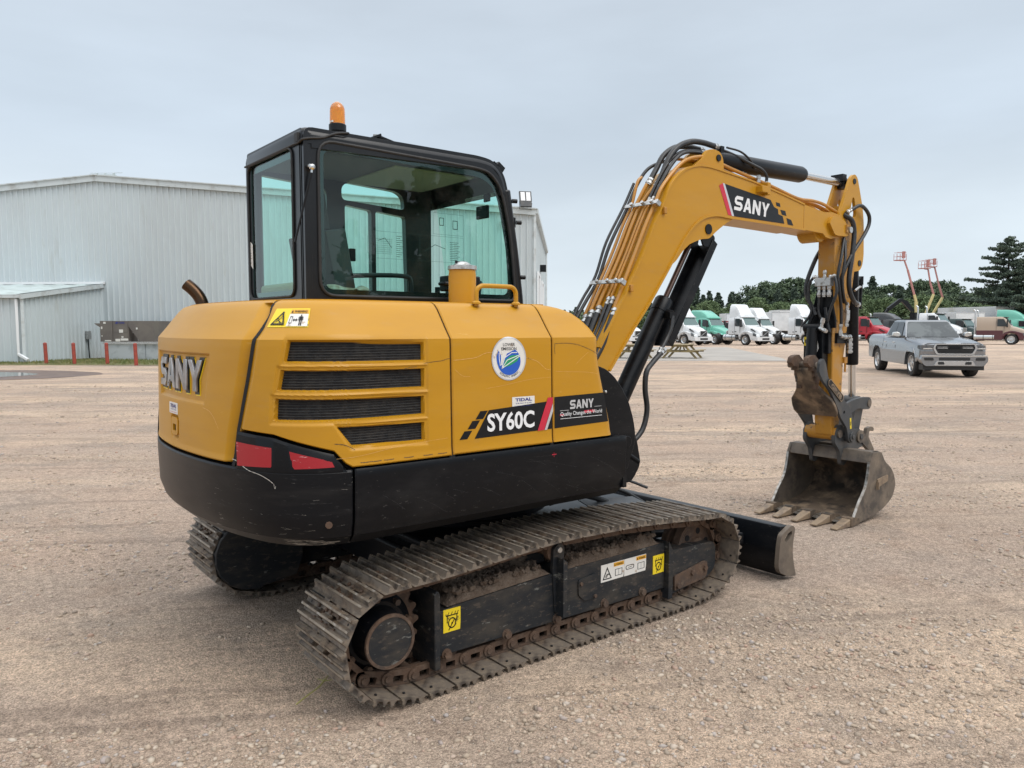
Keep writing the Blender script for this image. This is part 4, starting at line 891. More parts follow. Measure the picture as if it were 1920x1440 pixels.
mb.prism(HX, YA - .028, YA, XZ); mb.use(m_zinc).cyl((3.325, YA - .05, 2.262), (3.325, YA, 2.262), .024, n=14); mb.use(m_ydirty).box(3.275, 3.30, YA - .04, YA - .02, 2.24, 2.30)
mb.use(m_lblack).box(3.282, 3.292, YA - .042, YA - .03, 2.262, 2.285); mb.build('hinge_boss', boom, bevel=.003)
mb = MB(m_yellow); mb.cyl((3.03, -.37, 2.24), (3.03, -.22, 2.24), .085, n=28); mb.build('hinge_collar', boom, bevel=.004)
mb = MB(m_ydirty); mb.box(2.728, 2.733, YA - .0015, YA, 2.235, 2.40); mb.build('weld_seam', boom)
# boom decal
mb = MB(m_lblack); yd = lambda o: (lambda a, b: (a, YA - o, b))
mb.sheet([(1.777, 2.446), (2.300, 2.395), (2.345, 2.350), (2.395, 2.338), (2.40, 2.305), (2.455, 2.295), (2.478, 2.244), (1.885, 2.244)], yd(.0015))

for q_ in ([(2.365, 2.385), (2.415, 2.382), (2.424, 2.357), (2.376, 2.360)], [(2.423, 2.338), (2.486, 2.335), (2.502, 2.301), (2.445, 2.305)], [(2.503, 2.287), (2.563, 2.278), (2.593, 2.240), (2.522, 2.242)]): mb.sheet(q_, yd(.0015))
mb.use(m_red).sheet([(1.717, 2.428), (1.755, 2.448), (1.859, 2.246), (1.819, 2.247)], yd(.0018)); mb.use(m_silver).sheet([(1.755, 2.448), (1.777, 2.446), (1.885, 2.244), (1.859, 2.245)], yd(.0018))
mb.use(m_white); put_word(mb, 1.878, 2.288, .400, .095, lambda a, b: yd(.003)(a + (b - 2.288) * .12, b - (a - 1.875) * .045), gap=.12); mb.build('maker_decal', boom)
mb = MB(m_yellow); mb.box(2.13, 2.20, -.46, -.39, 2.425, 2.47); mb.box(2.20, 2.235, -.455, -.405, 2.415, 2.50); mb.build('pipe_block', boom, bevel=.004)

# pipes laid along the back of the boom
def offp(path, d):
    P = [Vector(p) for p in path]; o = []
    for i, p in enumerate(P):
        t = (P[min(i + 1, len(P) - 1)] - P[max(i - 1, 0)]).normalized(); o.append((p.x - t.y * d, p.y + t.x * d))
    return o
def run(mb, y, i0, i1, d, r, ext=None, n=10):
    P = [(x, y, z) for x, z in offp(UP, d)[i0:i1]]
    if ext: P = ext[0] + P + ext[1]
    mb.tube(P, r, n=n, sm=4)
back = offp(UP, .03)
mb = MB(m_pipe)
for k, (y_, r_) in enumerate(((-.175, .010), (-.215, .012), (-.255, .012), (-.300, .0085), (-.325, .0085), (-.375, .012))):
    low = [(.66 - .012 * k + .03 * (k > 2), y_ - (.03 if k in (1, 2) else 0), 1.50 + .01 * k)]
    up = {0: [(1.20, -.17, 2.42), (1.24, -.17, 2.46)], 1: [(1.215, -.235, 2.40), (1.255, -.24, 2.44)], 2: [(1.20, -.29, 2.36), (1.235, -.295, 2.395)], 3: [(1.165, -.30, 2.295)], 4: [(1.165, -.33, 2.295)], 5: []}[k]
    e0 = ((.742, 1.575), (.752, 1.60), (.772, 1.625), (.808, 1.680), (.814, 1.682), (.790, 1.615))[k]; P = [(e0[0], y_, e0[1])] + [(x, y_, z) for x, z in back[3:6]] + up
    if k == 5: P = [(e0[0], y_, e0[1])] + [(x, y_, z) for x, z in back[3:7]] + [(1.318, -.37, 2.481), (1.425, -.37, 2.557), (1.55, -.37, 2.595), (1.66, -.37, 2.600), (1.92, -.37, 2.560), (2.342, -.37, 2.505), (2.70, -.37, 2.452), (2.90, -.37, 2.455), (3.05, -.37, 2.445), (3.20, -.37, 2.415), (3.29, -.38, 2.385)]
    mb.tube(P, r_, n=10, sm=4)
for y_, dz, r_ in ((-.335, .0, .010), (-.30, .006, .010), (-.24, .02, .009), (-.21, .03, .008)):
    mb.tube([(1.50, y_, 2.575 + dz), (1.66, y_, 2.585 + dz), (1.92, y_, 2.548 + dz), (2.342, y_, 2.495 + dz), (2.70, y_, 2.445 + dz), (2.88, y_, 2.448 + dz), (3.05, y_, 2.435 + dz), (3.20, y_, 2.405 + dz), (3.30, y_, 2.37 + dz)], r_, n=8, sm=4)
mb.build('boom_pipe', boom)
for (cx_, cz_) in ((1.150, 2.232), (.853, 1.745)):
    mb = MB(m_zinc)
    t = Vector((.11, 0, .20)).normalized(); Mx = Matrix.Translation((cx_ - .02, -.275, cz_ + .02)) @ Matrix.Rotation(math.atan2(-.20, .11), 4, 'Y')
    mb.box(-.014, .014, -.14, .13, .018, .026, Mx)
    mb.box(-.016, .016, -.145, -.125, -.01, .03, Mx)
    for yy in (-.10, -.03, .06): mb.cyl(Mx @ Vector((0, yy, .02)), Mx @ Vector((0, yy, .045)), .012, n=8)
    mb.build('pipe_clamp', boom, bevel=.002, seg=1)
for (cx_, cz_) in ((1.175, 2.215), (.885, 1.735)): mb = MB(m_pipe); mb.box(cx_ - .012, cx_ + .012, YA - .02, YA + .01, cz_ - .02, cz_ + .02); mb.build('pipe_bracket', boom, bevel=.003)
def fitting(mb, p, d, r=.016, l=.05):
    p = Vector(p); d = Vector(d).normalized(); mb.lathe(p, p + d * l, [(0, 0), (0, r), (.28, r), (.30, r * .78), (.55, r * .78), (.57, r * 1.1), (.85, r * 1.1), (.86, r * .85), (1, r * .85), (1, 0)], 8)
def hose(name, pts, r, parent, ends=(True, True), fm=None, fr=1.1):
    mb = MB(m_hose); mb.tube(pts, r, n=12, sm=6); mb.use(fm or m_zinc)
    if ends[0]: fitting(mb, pts[0], Vector(pts[0]) - Vector(pts[1]), r * fr)
    if ends[1]: fitting(mb, pts[-1], Vector(pts[-1]) - Vector(pts[-2]), r * fr)
    return mb.build(name, parent)
dn = Vector((-.45, 0, -.9))
for y_, x_, z_, r_ in ((-.19, .722, 1.535, .016), (-.235, .732, 1.56, .019), (-.275, .752, 1.585, .019), (-.315, .788, 1.64, .012), (-.345, .794, 1.642, .012), (-.385, .770, 1.570, .020)):
    hose('boom_foot_hose', [(x_, y_, z_), (x_ - .05, y_ - .005, z_ - .085), (x_ - .105, y_ - .01, z_ - .18), (x_ - .19, y_ - .01, z_ - .28), (x_ - .32, y_, z_ - .36), (x_ - .45, y_, z_ - .40)], r_, boom, (True, False))
hose('boom_hose', [(1.250, -.30, 2.41), (1.290, -.30, 2.47), (1.345, -.30, 2.568), (1.435, -.30, 2.655), (1.560, -.30, 2.705), (1.68, -.30, 2.717), (1.80, -.30, 2.712)], .019, boom)
hose('boom_hose', [(1.250, -.24, 2.44), (1.300, -.24, 2.51), (1.365, -.24, 2.60), (1.47, -.24, 2.665), (1.60, -.24, 2.69), (1.72, -.24, 2.69)], .018, boom)
hose('boom_hose', [(.60, -.17, 1.42), (.68, -.165, 1.55), (.765, -.16, 1.66), (.87, -.16, 1.80), (.965, -.16, 2.01), (1.11, -.16, 2.24), (1.21, -.16, 2.41), (1.30, -.17, 2.52), (1.42, -.2, 2.58)], .011, boom, (False, False))
hose('boom_hose', [(.60, -.15, 1.40), (.67, -.145, 1.55), (.76, -.14, 1.68), (.865, -.14, 1.82), (.955, -.14, 2.03), (1.10, -.14, 2.25), (1.20, -.14, 2.42)], .009, boom, (False, False))
hose('boom_hose', [(1.168, -.34, 2.305), (1.22, -.345, 2.39), (1.31, -.345, 2.51), (1.42, -.34, 2.60), (1.55, -.33, 2.632), (1.70, -.33, 2.630), (1.90, -.33, 2.595), (2.07, -.33, 2.565)], .0115, boom)
hose('boom_hose', [(1.168, -.305, 2.305), (1.23, -.31, 2.41), (1.32, -.31, 2.53), (1.44, -.30, 2.615), (1.56, -.29, 2.65), (1.68, -.29, 2.66)], .0105, boom)
hose('boom_hose', [(1.86, -.30, 2.70), (1.96, -.33, 2.675), (2.08, -.38, 2.625), (2.17, -.42, 2.585), (2.215, -.43, 2.545), (2.218, -.43, 2.51)], .011, boom)
mb = MB(m_zinc); fitting(mb, (2.06, -.36, 2.50), (1, 0, -.2), .014, .06); fitting(mb, (2.12, -.36, 2.50), (0, 0, 1), .014, .045); fitting(mb, (2.17, -.40, 2.50), (0, 0, 1), .014, .05); mb.use(m_lblack).box(1.84, 1.875, -.33, -.27, 2.64, 2.715); mb.build('hose_coupling', boom)

# ------------------------------------------------------------------ CYLINDERS
mb = MB(m_black); c0 = Vector((.80, -.30, .875)); c1 = Vector((1.325, -.30, 1.680)); mb.lathe(c0, c1, [(0, 0), (0, .056), (.90, .056), (.90, .060), (.985, .060), (1, .054), (1, 0)], 32)
mb.box(.72, .84, -.36, -.24, .76, .92); mb.cyl((1.285, -.34, 1.60), (1.30, -.385, 1.585), .026, n=12); mb.box(1.25, 1.31, -.41, -.365, 1.56, 1.60)
bcy = mb.build('boom_cylinder', EX, ang=30)
mb = MB(m_rodbr); mb.cyl(c1, Vector((1.615, -.30, 2.125)), .018, n=20); mb.build('rod', bcy)
mb = MB(m_black)
d_ = (Vector((1.615, 0, 2.125)) - Vector((1.325, 0, 1.68))).normalized(); nrm = Vector((d_.z, 0, -d_.x)); top_ = Vector((1.665, 0, 2.115)) + nrm * .055; bt_ = top_ - d_ * .80
a_ = top_ + nrm * .05; b_2 = bt_ + nrm * .05
def slab3(mb, p0, p1, w, y0, y1):
    q = Vector((d_.z, 0, -d_.x)) * w; mb.prism([(p0.x, p0.z), (p1.x, p1.z), (p1.x + q.x, p1.z + q.z), (p0.x + q.x, p0.z + q.z)], y0, y1, XZ)
slab3(mb, a_, b_2, .006, -.375, -.225); slab3(mb, top_ + nrm * .0, bt_, .056, -.378, -.368); slab3(mb, top_, bt_, .056, -.232, -.222)
mb.prism(rnd([(1.57, 2.13), (1.615, 2.17), (1.74, 2.10), (1.72, 2.03), (1.62, 2.03)], .02, 3), -.372, -.360, XZ); mb.prism(rnd([(1.57, 2.13), (1.615, 2.17), (1.74, 2.10), (1.72, 2.03), (1.62, 2.03)], .02, 3), -.240, -.228, XZ); mb.build('cylinder_guard', bcy, bevel=.002)
hose('boom_cylinder_hose', [(1.285, -.40, 1.575), (1.262, -.41, 1.50), (1.225, -.41, 1.44), (1.165, -.42, 1.375)], .014, bcy, (False, True))
hose('boom_cylinder_hose', [(1.145, -.43, 1.345), (1.06, -.44, 1.29), (.995, -.45, 1.235), (.985, -.45, 1.13), (1.004, -.45, 1.01), (.972, -.45, .90), (.90, -.45, .835), (.80, -.45, .79), (.68, -.45, .78)], .0165, bcy)
hose('swing_post_hose', [(1.06, -.20, 1.47), (1.03, -.20, 1.44), (.95, -.20, 1.32), (.86, -.20, 1.19), (.74, -.22, 1.02)], .014, bcy, (False, False))
hose('swing_post_hose', [(1.09, -.17, 1.47), (1.05, -.17, 1.42), (.98, -.17, 1.32), (.88, -.17, 1.18), (.76, -.2, 1.0)], .012, bcy, (False, False))
mb = MB(m_black); c0 = Vector((1.78, -.30, 2.655)); c1 = Vector((2.868, -.30, 2.652)); c0.z = 2.622
mb.lathe(c0, c1, [(0, 0), (0, .045), (.06, .056), (.12, .060), (.97, .060), (1, .052), (1, 0)], 32); mb.box(1.70, 1.82, -.335, -.265, 2.58, 2.65)
acy = mb.build('arm_cylinder', EX, ang=30)
mb = MB(m_chrome); mb.cyl(c1, (3.40, -.30, 2.655), .030, n=24); mb.use(m_lblack).cyl((3.40, -.30, 2.655), (3.47, -.30, 2.655), .05, n=20); mb.box(3.37, 3.43, -.35, -.25, 2.66, 2.715); mb.build('rod', acy)
mb = MB(m_hose); mb.tube([(1.86, -.36, 2.70), (2.0, -.37, 2.69), (2.12, -.365, 2.65), (2.18, -.36, 2.60)], .007, n=8); mb.build('grease_line', acy)

# ------------------------------------------------------------------ ARM
mb = MB(m_ydirty)
AR = [(3.185, 2.22), (3.195, 1.4), (3.20, .79), (3.21, .66), (3.255, .618), (3.305, .618), (3.325, .70), (3.330, .80), (3.352, .957), (3.362, 1.26), (3.392, 1.40), (3.41, 1.54), (3.44, 1.68), (3.475, 1.86), (3.495, 1.965), (3.50, 2.35), (3.30, 2.36)]
mb.prism(AR, -.407, -.265, XZ); arm = mb.build('arm', EX, bevel=.008, seg=2)
mb = MB(m_yellow)
BK = rnd([(3.24, 2.05), (3.20, 2.30), (3.395, 2.686), (3.451, 2.715), (3.497, 2.690), (3.539, 2.591), (3.594, 2.457), (3.617, 2.341), (3.632, 2.082), (3.615, 2.004), (3.575, 1.960), (3.49, 1.950), (3.40, 1.94)], [0, 0, .04, .05, .04, .05, .05, .05, .05, .04, .04, .03, 0], 4)
H1 = rnd([(3.385, 2.375), (3.43, 2.53), (3.455, 2.53), (3.490, 2.41), (3.480, 2.378)], .022, 4); H2 = rnd([(3.425, 2.352), (3.490, 2.352), (3.500, 2.27), (3.45, 2.262), (3.43, 2.29)], .018, 4)
for y_ in (-.393, -.277): mb.prism([BK, H1, H2], y_ - .012, y_ + .012, XZ)
mb.box(3.33, 3.37, -.39, -.28, 2.36, 2.46, ); mb.use(m_lblack).cyl((3.447, -.410, 2.655), (3.447, -.260, 2.655), .022, n=20); mb.cyl((3.565, -.410, 2.02), (3.565, -.26, 2.02), .024, n=20); mb.build('arm_bracket', arm, bevel=.003)
mb = MB(m_ydirty); mb.cyl((3.275, -.43, .665), (3.275, -.17, .665), .055, n=24); mb.prism([rnd(quad(-.355, .83, -.30, 1.18), .025), rnd(quad(-.348, .84, -.307, 1.17), .02)], 3.187, 3.196, YZ); mb.build('arm_nose', arm, bevel=.005)
# parts bolted to the back face of the arm: thumb cylinder, valve, brackets
bx_ = lambda mb, y0, y1, z0, z1, x0, x1: mb.box(x0, x1, y0, y1, z0, z1)
mb = MB(m_black)
mb.prism([(-.402, 1.80), (-.275, 1.80), (-.255, 1.70), (-.215, 1.56), (-.235, 1.50), (-.44, 1.50), (-.44, 1.56), (-.41, 1.70)], 3.165, 3.185, YZ)
mb.prism([(-.402, 1.30), (-.262, 1.30), (-.262, 1.52), (-.402, 1.52)], 3.14, 3.185, YZ)
mb.prism([(-.375, 1.12), (-.215, 1.12), (-.215, 1.50), (-.375, 1.50)], 3.10, 3.185, YZ)
for y0, y1 in ((-.36, -.425), (-.29, -.225)):
    mb.tube([(3.15, y0, 1.66), (3.12, (y0 + y1) / 2, 1.56), (3.10, y1, 1.46)], .016, n=8)
mb.cyl((3.10, -.38, 1.50), (3.10, -.22, 1.50), .035, n=16)
tb = mb.build('thumb_cylinder_mount', arm, bevel=.006)
mb = MB(m_lblack); mb.cyl((3.08, -.30, 1.50), (3.06, -.30, 1.20), .042, n=20); mb.use(m_chrome).cyl((3.06, -.30, 1.22), (3.03, -.30, 1.02), .022, n=16); mb.build('thumb_cylinder', tb)
mb = MB(m_syel); mb.prism(quad(-.245, 1.36, -.222, 1.43), 3.096, 3.0995, YZ); mb.prism(quad(-.25 - .10, 1.225, -.25, 1.24), 3.096, 3.0995, YZ); mb.use(m_stw).prism([(-.345, 1.34), (-.33, 1.42), (-.315, 1.44), (-.32, 1.38), (-.31, 1.32), (-.33, 1.31)], 3.096, 3.0995, YZ); mb.use(m_lblack).prism(quad(-.238, 1.38, -.230, 1.41), 3.095, 3.0962, YZ); mb.build('sticker', tb)
mb = MB(m_zinc); mb.box(3.10, 3.16, -.42, -.295, 1.825, 1.888)
for y_ in (-.40, -.36, -.318): fitting(mb, (3.13, y_, 1.825), (0, 0, -1), .016, .085); 
fitting(mb, (3.13, -.36, 1.888), (0, 0, 1), .014, .06); fitting(mb, (3.13, -.40, 1.895), (0, -1, .1), .015, .05); fitting(mb, (3.13, -.31, 1.895), (0, 1, .1), .015, .05)
mb.build('valve_block', arm, bevel=.003)
mb = MB(m_zinc); mb.box(3.30, 3.35, -.455, -.40, 1.56, 1.64); fitting(mb, (3.33, -.44, 1.64), (0, 0, 1), .016, .06); fitting(mb, (3.33, -.44, 1.56), (0, 0, -1), .016, .05); mb.build('hydraulic_fitting', arm); mb = MB(m_zinc); fitting(mb, (3.24, -.44, 1.53), (0, 0, -1), .016, .09); fitting(mb, (3.24, -.44, 1.44), (1, -.2, -.2), .018, .07)
fitting(mb, (3.32, -.45, 1.43), (1, 0, 0), .017, .06); fitting(mb, (3.375, -.45, 1.42), (0, 0, -1), .020, .07); fitting(mb, (3.375, -.45, 1.35), (0, 0, -1), .022, .05)
mb.use(m_lblack).box(3.22, 3.36, -.43, -.405, 1.38, 1.46); mb.build('hydraulic_fitting', arm); mb = MB(m_pipe); mb.box(3.355, 3.40, -.42, -.395, 1.22, 1.27); mb.cyl((3.385, -.41, 1.23), (3.385, -.41, 1.15), .008, n=8); mb.build('grease_block', arm); mb = MB(m_zinc); fitting(mb, (3.08, -.36, 1.50), (-.3, -.8, -.3), .016, .08); fitting(mb, (3.08, -.37, 1.49), (0, -.2, 1), .016, .09); mb.build('hydraulic_fitting', arm)
def ah(pts, r, e=(False, False), m=None):
    return hose('arm_hose', pts, r, arm, e)
ah([(3.36, -.43, 2.42), (3.457, -.45, 2.462), (3.545, -.45, 2.445), (3.61, -.45, 2.395), (3.612, -.45, 2.33), (3.56, -.45, 2.26), (3.46, -.46, 2.18), (3.36, -.46, 2.09), (3.27, -.45, 1.97), (3.225, -.44, 1.86), (3.235, -.44, 1.76), (3.29, -.44, 1.70)], .0145, (True, False))
ah([(3.30, -.40, 2.385), (3.36, -.44, 2.34), (3.385, -.45, 2.24), (3.345, -.46, 2.06), (3.31, -.46, 1.90), (3.325, -.46, 1.79), (3.41, -.45, 1.715), (3.52, -.42, 1.695)], .0185, (False, True))
ah([(3.29, -.42, 2.20), (3.20, -.45, 2.04), (3.16, -.45, 1.90), (3.19, -.45, 1.78), (3.24, -.44, 1.66), (3.25, -.44, 1.53)], .012)
ah([(3.31, -.42, 2.18), (3.24, -.46, 2.03), (3.21, -.46, 1.88), (3.24, -.46, 1.74), (3.33, -.44, 1.68)], .011)
ah([(3.26, -.245, 2.12), (3.21, -.225, 2.03), (3.15, -.200, 1.87), (3.14, -.205, 1.76), (3.14, -.26, 1.66), (3.13, -.30, 1.60)], .0165)
ah([(3.13, -.44, 1.90), (3.12, -.46, 1.84), (3.11, -.47, 1.76), (3.10, -.43, 1.64), (3.10, -.41, 1.55)], .011); ah([(3.13, -.27, 1.90), (3.12, -.235, 1.84), (3.12, -.24, 1.72), (3.12, -.26, 1.62), (3.10, -.2, 1.52)], .011)
ah([(3.13, -.32, 1.74), (3.13, -.32, 1.62), (3.12, -.38, 1.52)], .010)
# bucket cylinder and linkage
mb = MB(m_black); c0 = Vector((3.655, -.30, 2.0)); c1 = Vector((3.700, -.30, 1.195)); mb.lathe(c0, c1, [(0, 0), (0, .050), (.985, .050), (1, .046), (1, 0)], 32); mb.tube([(3.74, -.30, 1.90), (3.80, -.30, 1.90), (3.80, -.30, 1.66)], .014, n=10); mb.cyl((3.80, -.30, 1.93), (3.80, -.30, 1.86), .022, n=12); bk = mb.build('bucket_cylinder', EX, ang=30)
mb = MB(m_zinc); mb.cyl((3.50, -.42, 1.695), (3.62, -.36, 1.70), .010, n=8); mb.tube([(3.52, -.40, 1.80), (3.62, -.38, 1.83), (3.72, -.34, 1.84), (3.78, -.31, 1.84)], .009, n=8); mb.cyl((3.815, -.30, 1.88), (3.815, -.30, 1.66), .006, n=8); mb.build('cylinder_pipe', bk)
mb = MB(m_chrome); mb.cyl(c1, (3.716, -.30, .93), .029, n=24); mb.use(m_dgrey).cyl((3.716, -.36, .885), (3.716, -.24, .885), .05, n=20); mb.build('rod', bk)
mb = MB(m_dgrey)
for y_ in (-.425, -.185):
    mb.prism(rnd([(3.38, .90), (3.50, .925), (3.62, .935), (3.75, .93), (3.785, .885), (3.75, .83), (3.66, .835), (3.57, .85), (3.50, .83), (3.38, .80)], .025, 3), y_ - .014, y_ + .014, XZ)
for y_ in (-.375, -.235): mb.prism(rnd([(3.62, .87), (3.74, .87), (3.66, .62), (3.58, .60), (3.54, .66)], .02, 3), y_ - .018, y_ + .018, XZ)
mb.use(m_bucket).cyl((3.735, -.445, .88), (3.735, -.165, .88), .03, n=20); lk = mb.build('bucket_link', EX, bevel=.005)

# ------------------------------------------------------------------ BUCKET
mb = MB(m_bucket)
BS = rnd([(3.315, .470), (3.350, .538), (3.481, .528), (3.548, .445), (3.648, .387), (3.709, .319), (3.736, .241), (3.701, .150), (3.561, .075), (3.40, .040), (3.247, .020), (3.083, .012), (3.093, .055), (3.174, .170), (3.256, .263), (3.289, .350)], [0, .01, .01, .03, .04, .04, .04, .06, .08, .05, 0, 0, 0, .05, .05, .04], 4)
for y_ in (-.668, .028): mb.prism(BS, y_ - .010, y_ + .010, XZ)
mb.use(m_bin); shell = [(3.36, .532), (3.48, .522), (3.54, .440), (3.64, .380), (3.70, .312), (3.724, .240), (3.69, .158), (3.555, .085), (3.40, .050), (3.247, .030), (3.08, .024)]
sh = [(p.x, p.y) for p in catm([(a, b, 0) for a, b in shell], 5)]; mb.band(sh, .014, -.66, .02); bk_ = mb.build('bucket', EX, bevel=.002, seg=1)
mb = MB(m_bucket); mb.prism(rnd([(3.318, .452), (3.352, .540), (3.42, .542), (3.42, .52), (3.37, .505), (3.345, .452)], .006), -.66, .02, XZ); mb.build('top_beam', bk_, bevel=.006)
mb = MB(m_polish); mb.prism([(3.04, .018), (3.10, .034), (3.16, .036), (3.16, .020), (3.10, .012)], -.672, .032, XZ); mb.build('cutting_edge', bk_, bevel=.003)
for y_ in (-.668, .028):
    mb = MB(m_polish); P = [(3.092, .055), (3.174, .170), (3.256, .263), (3.289, .350), (3.312, .465)]; mb.band([(p.x - .003, p.y) for p in catm([(a, b, 0) for a, b in P], 4)], .006, y_ - .0105, y_ + .0105); mb.build('worn_edge', bk_)
for i in range(5):
    y_ = .005 - i * .163; mb = MB(m_tooth); w0, w1 = .036, .030
    V = []
    for x_, zb, zt, w in ((2.845, .004, .016, .026), (2.93, .003, .034, .030), (3.02, .005, .058, .034), (3.04, .005, .064, .036)): V += [(x_, y_ - w, zb), (x_, y_ + w, zb), (x_, y_ + w, zt), (x_, y_ - w, zt)]
    f = [(0, 1, 2, 3), (12, 15, 14, 13)]
    for k in range(3):
        for j in range(4): a = 4 * k + j; b = 4 * k + (j + 1) % 4; f.append((a, b, b + 4, a + 4))
    mb.add(V, f); t_ = mb.build('tooth', bk_, bevel=.004, seg=2)
    mb = MB(m_bin); mb.prism(rnd([(3.03, .004), (3.03, .070), (3.07, .072), (3.16, .05), (3.16, .010)], .008), y_ - .040, y_ + .040, XZ); mb.build('adapter', t_, bevel=.004)
for y_ in (-.420, -.175):
    mb = MB(m_dgrey); mb.prism(rnd([(3.215, .60), (3.225, .69), (3.27, .735), (3.32, .735), (3.36, .70), (3.44, .68), (3.60, .68), (3.66, .62), (3.69, .54), (3.50, .50), (3.37, .40), (3.325, .41), (3.30, .52)], .025, 3), y_ - .016, y_ + .016, XZ)
    mb.use(m_bucket); mb.cyl((3.60, y_ - .03, .615), (3.60, y_ + .03, .615), .052, n=24); mb.use(m_dgrey).cyl((3.60, y_ - .04, .615), (3.60, y_ - .02, .615), .022, n=14); mb.build('bucket_ear', bk_, bevel=.004)
mb = MB(m_bucket)
mb.cyl((3.275, -.45, .665), (3.275, -.145, .665), .032, n=20)
mb.prism(rnd([(3.62, .57), (3.80, .455), (3.835, .485), (3.735, .60), (3.742, .645), (3.775, .655), (3.81, .64), (3.82, .665), (3.775, .685), (3.715, .675), (3.69, .63)], .008), -.445, -.415, XZ); mb.box(3.42, 3.66, -.40, -.19, .50, .56); mb.build('coupler_hook', bk_, bevel=.004)
mb = MB(m_tooth); mb.prism(rnd([(3.42, .32), (3.58, .34), (3.585, .29), (3.43, .255)], .01), -.690, -.678, XZ); mb.box(3.415, 3.425, -.70, -.678, .24, .30); mb.build('wear_pad', bk_, bevel=.004)
mb = MB(m_bucket); mb.tube([(3.575, -.60, .42), (3.585, -.60, .455), (3.60, -.60, .455), (3.61, -.60, .41)], .006, n=8); mb.build('lift_eye', bk_)
# ------------------------------------------------------------------ THUMB
mb = MB(m_dgrey)
TRt = rnd([(2.93, 1.275), (2.965, 1.235), (3.008, 1.12), (3.12, 1.035), (3.230, .953), (3.337, .878), (3.395, .78), (3.425, .671), (3.414, .594), (3.37, .58), (3.335, .609), (3.303, .712), (3.20, .804), (3.155, .88), (3.04, 1.02), (2.93, 1.10), (2.87, 1.17), (2.88, 1.25)], .02, 3)
mb.prism([TRt, circ(3.255, .84, .014, 12)], -.485, -.463, XZ); mb.prism(rnd([(3.10, .93), (3.15, .96), (3.230, .945), (3.337, .878), (3.395, .78), (3.425, .671), (3.414, .594), (3.37, .58), (3.335, .609), (3.303, .712), (3.20, .804), (3.155, .88)], .02, 3), -.137, -.115, XZ); mb.prism(rnd([(2.94, 1.26), (3.00, 1.20), (3.02, 1.10), (2.97, 1.06), (2.93, 1.12)], .01, 2), -.262, -.246, XZ)
mb.cyl((3.385, -.495, .635), (3.385, -.105, .635), .042, n=8); mb.cyl((3.385, -.505, .635), (3.385, -.095, .635), .018, n=12)
th = mb.build('thumb', EX, bevel=.004)
mb = MB(m_bin)
rows_ = [(2.925, 1.19, -.395, -.265), (2.945, 1.12, -.395, -.268), (2.985, 1.055, -.410, -.245), (3.035, .995, -.450, -.190), (3.075, .945, -.480, -.140), (3.12, .895, -.485, -.120), (3.155, .845, -.485, -.115), (3.175, .815, -.470, -.135)]
V = []
for x_, z_, a, b in rows_: V += [(x_ - .012, a, z_ - .008), (x_ - .012, b, z_ - .008), (x_ + .012, b, z_ + .010), (x_ + .012, a, z_ + .010)]
f = [(0, 1, 2, 3), (28, 31, 30, 29)]
for k in range(7):
    for j in range(4): a = 4 * k + j; b = 4 * k + (j + 1) % 4; f.append((a, b, b + 4, a + 4))
mb.add(V, f); mb.build('thumb_face', th, bevel=.006)
mb = MB(m_bucket); mb.prism([(-.485, .80), (-.463, .80), (-.463, 1.02), (-.40, 1.13), (-.40, 1.24), (-.42, 1.24), (-.42, 1.12), (-.485, 1.02)] if False else quad(-.40, 1.17, -.20, 1.20), 2.95, 2.99, YZ); mb.cyl((2.955, -.42, 1.215), (2.955, -.18, 1.215), .026, n=16); mb.build('thumb_tube', th, bevel=.004)
for y_ in (-.395, -.262):
    mb = MB(m_rust); mb.prism(rnd([(a + .03, b) for a, b in [(2.795, 1.235), (2.81, 1.275), (2.845, 1.29), (2.90, 1.295), (2.955, 1.255), (2.985, 1.20), (2.985, 1.13), (2.965, 1.08), (2.955, 1.03), (2.935, 1.03), (2.935, 1.08), (2.92, 1.08), (2.92, 1.13), (2.90, 1.13), (2.90, 1.17), (2.875, 1.175), (2.87, 1.205), (2.84, 1.205)]], .004, 2), y_ - .020, y_ + .020, XZ)
    mb.build('thumb_claw', th, bevel=.006)
mb = MB(m_lblack); ga = Vector((3.02, 0, 1.085)); gb = Vector((3.235, 0, .93)); gd = (gb - ga).normalized(); gn = Vector((-gd.z, 0, gd.x)) * -1
gn = Vector((gd.z, 0, -gd.x)); gn = gn if gn.z > 0 else -gn
bf = lambda a, b, c=0: tuple(ga + gd * a + gn * b + Vector((0, -.486 - c, 0)))
mb.prism(rnd([(-.01, -.030), (.23, -.030), (.245, .0), (.23, .028), (-.01, .028), (-.03, .0)], .008), .0, .006, lambda a, b, c: bf(a, b, c)); mb.use(m_tooth); put_text(mb, 'GRYB', .025, -.018, .034, lambda a, b: bf(a, b, .0075), .05, width=.19)
L_ = (gb - ga).length
mb.prism([rnd([(-.01, -.030), (.23, -.030), (.245, .0), (.23, .028), (-.01, .028), (-.03, .0)], .008), rnd([(-.006, -.025), (.226, -.025), (.238, .0), (.226, .023), (-.006, .023), (-.024, .0)], .008)], .006, .008, lambda a, b, c: bf(a, b, c)); mb.build('badge', th)
mb = MB(m_syel); mb.prism([(3.352, .70), (3.372, .703), (3.362, .79), (3.342, .787)], -.4852, -.4868, XZ); mb.use(m_lblack).sheet(quad(3.352, .73, 3.360, .76), lambda a, b: (a, -.4875, b)); mb.build('sticker', th)

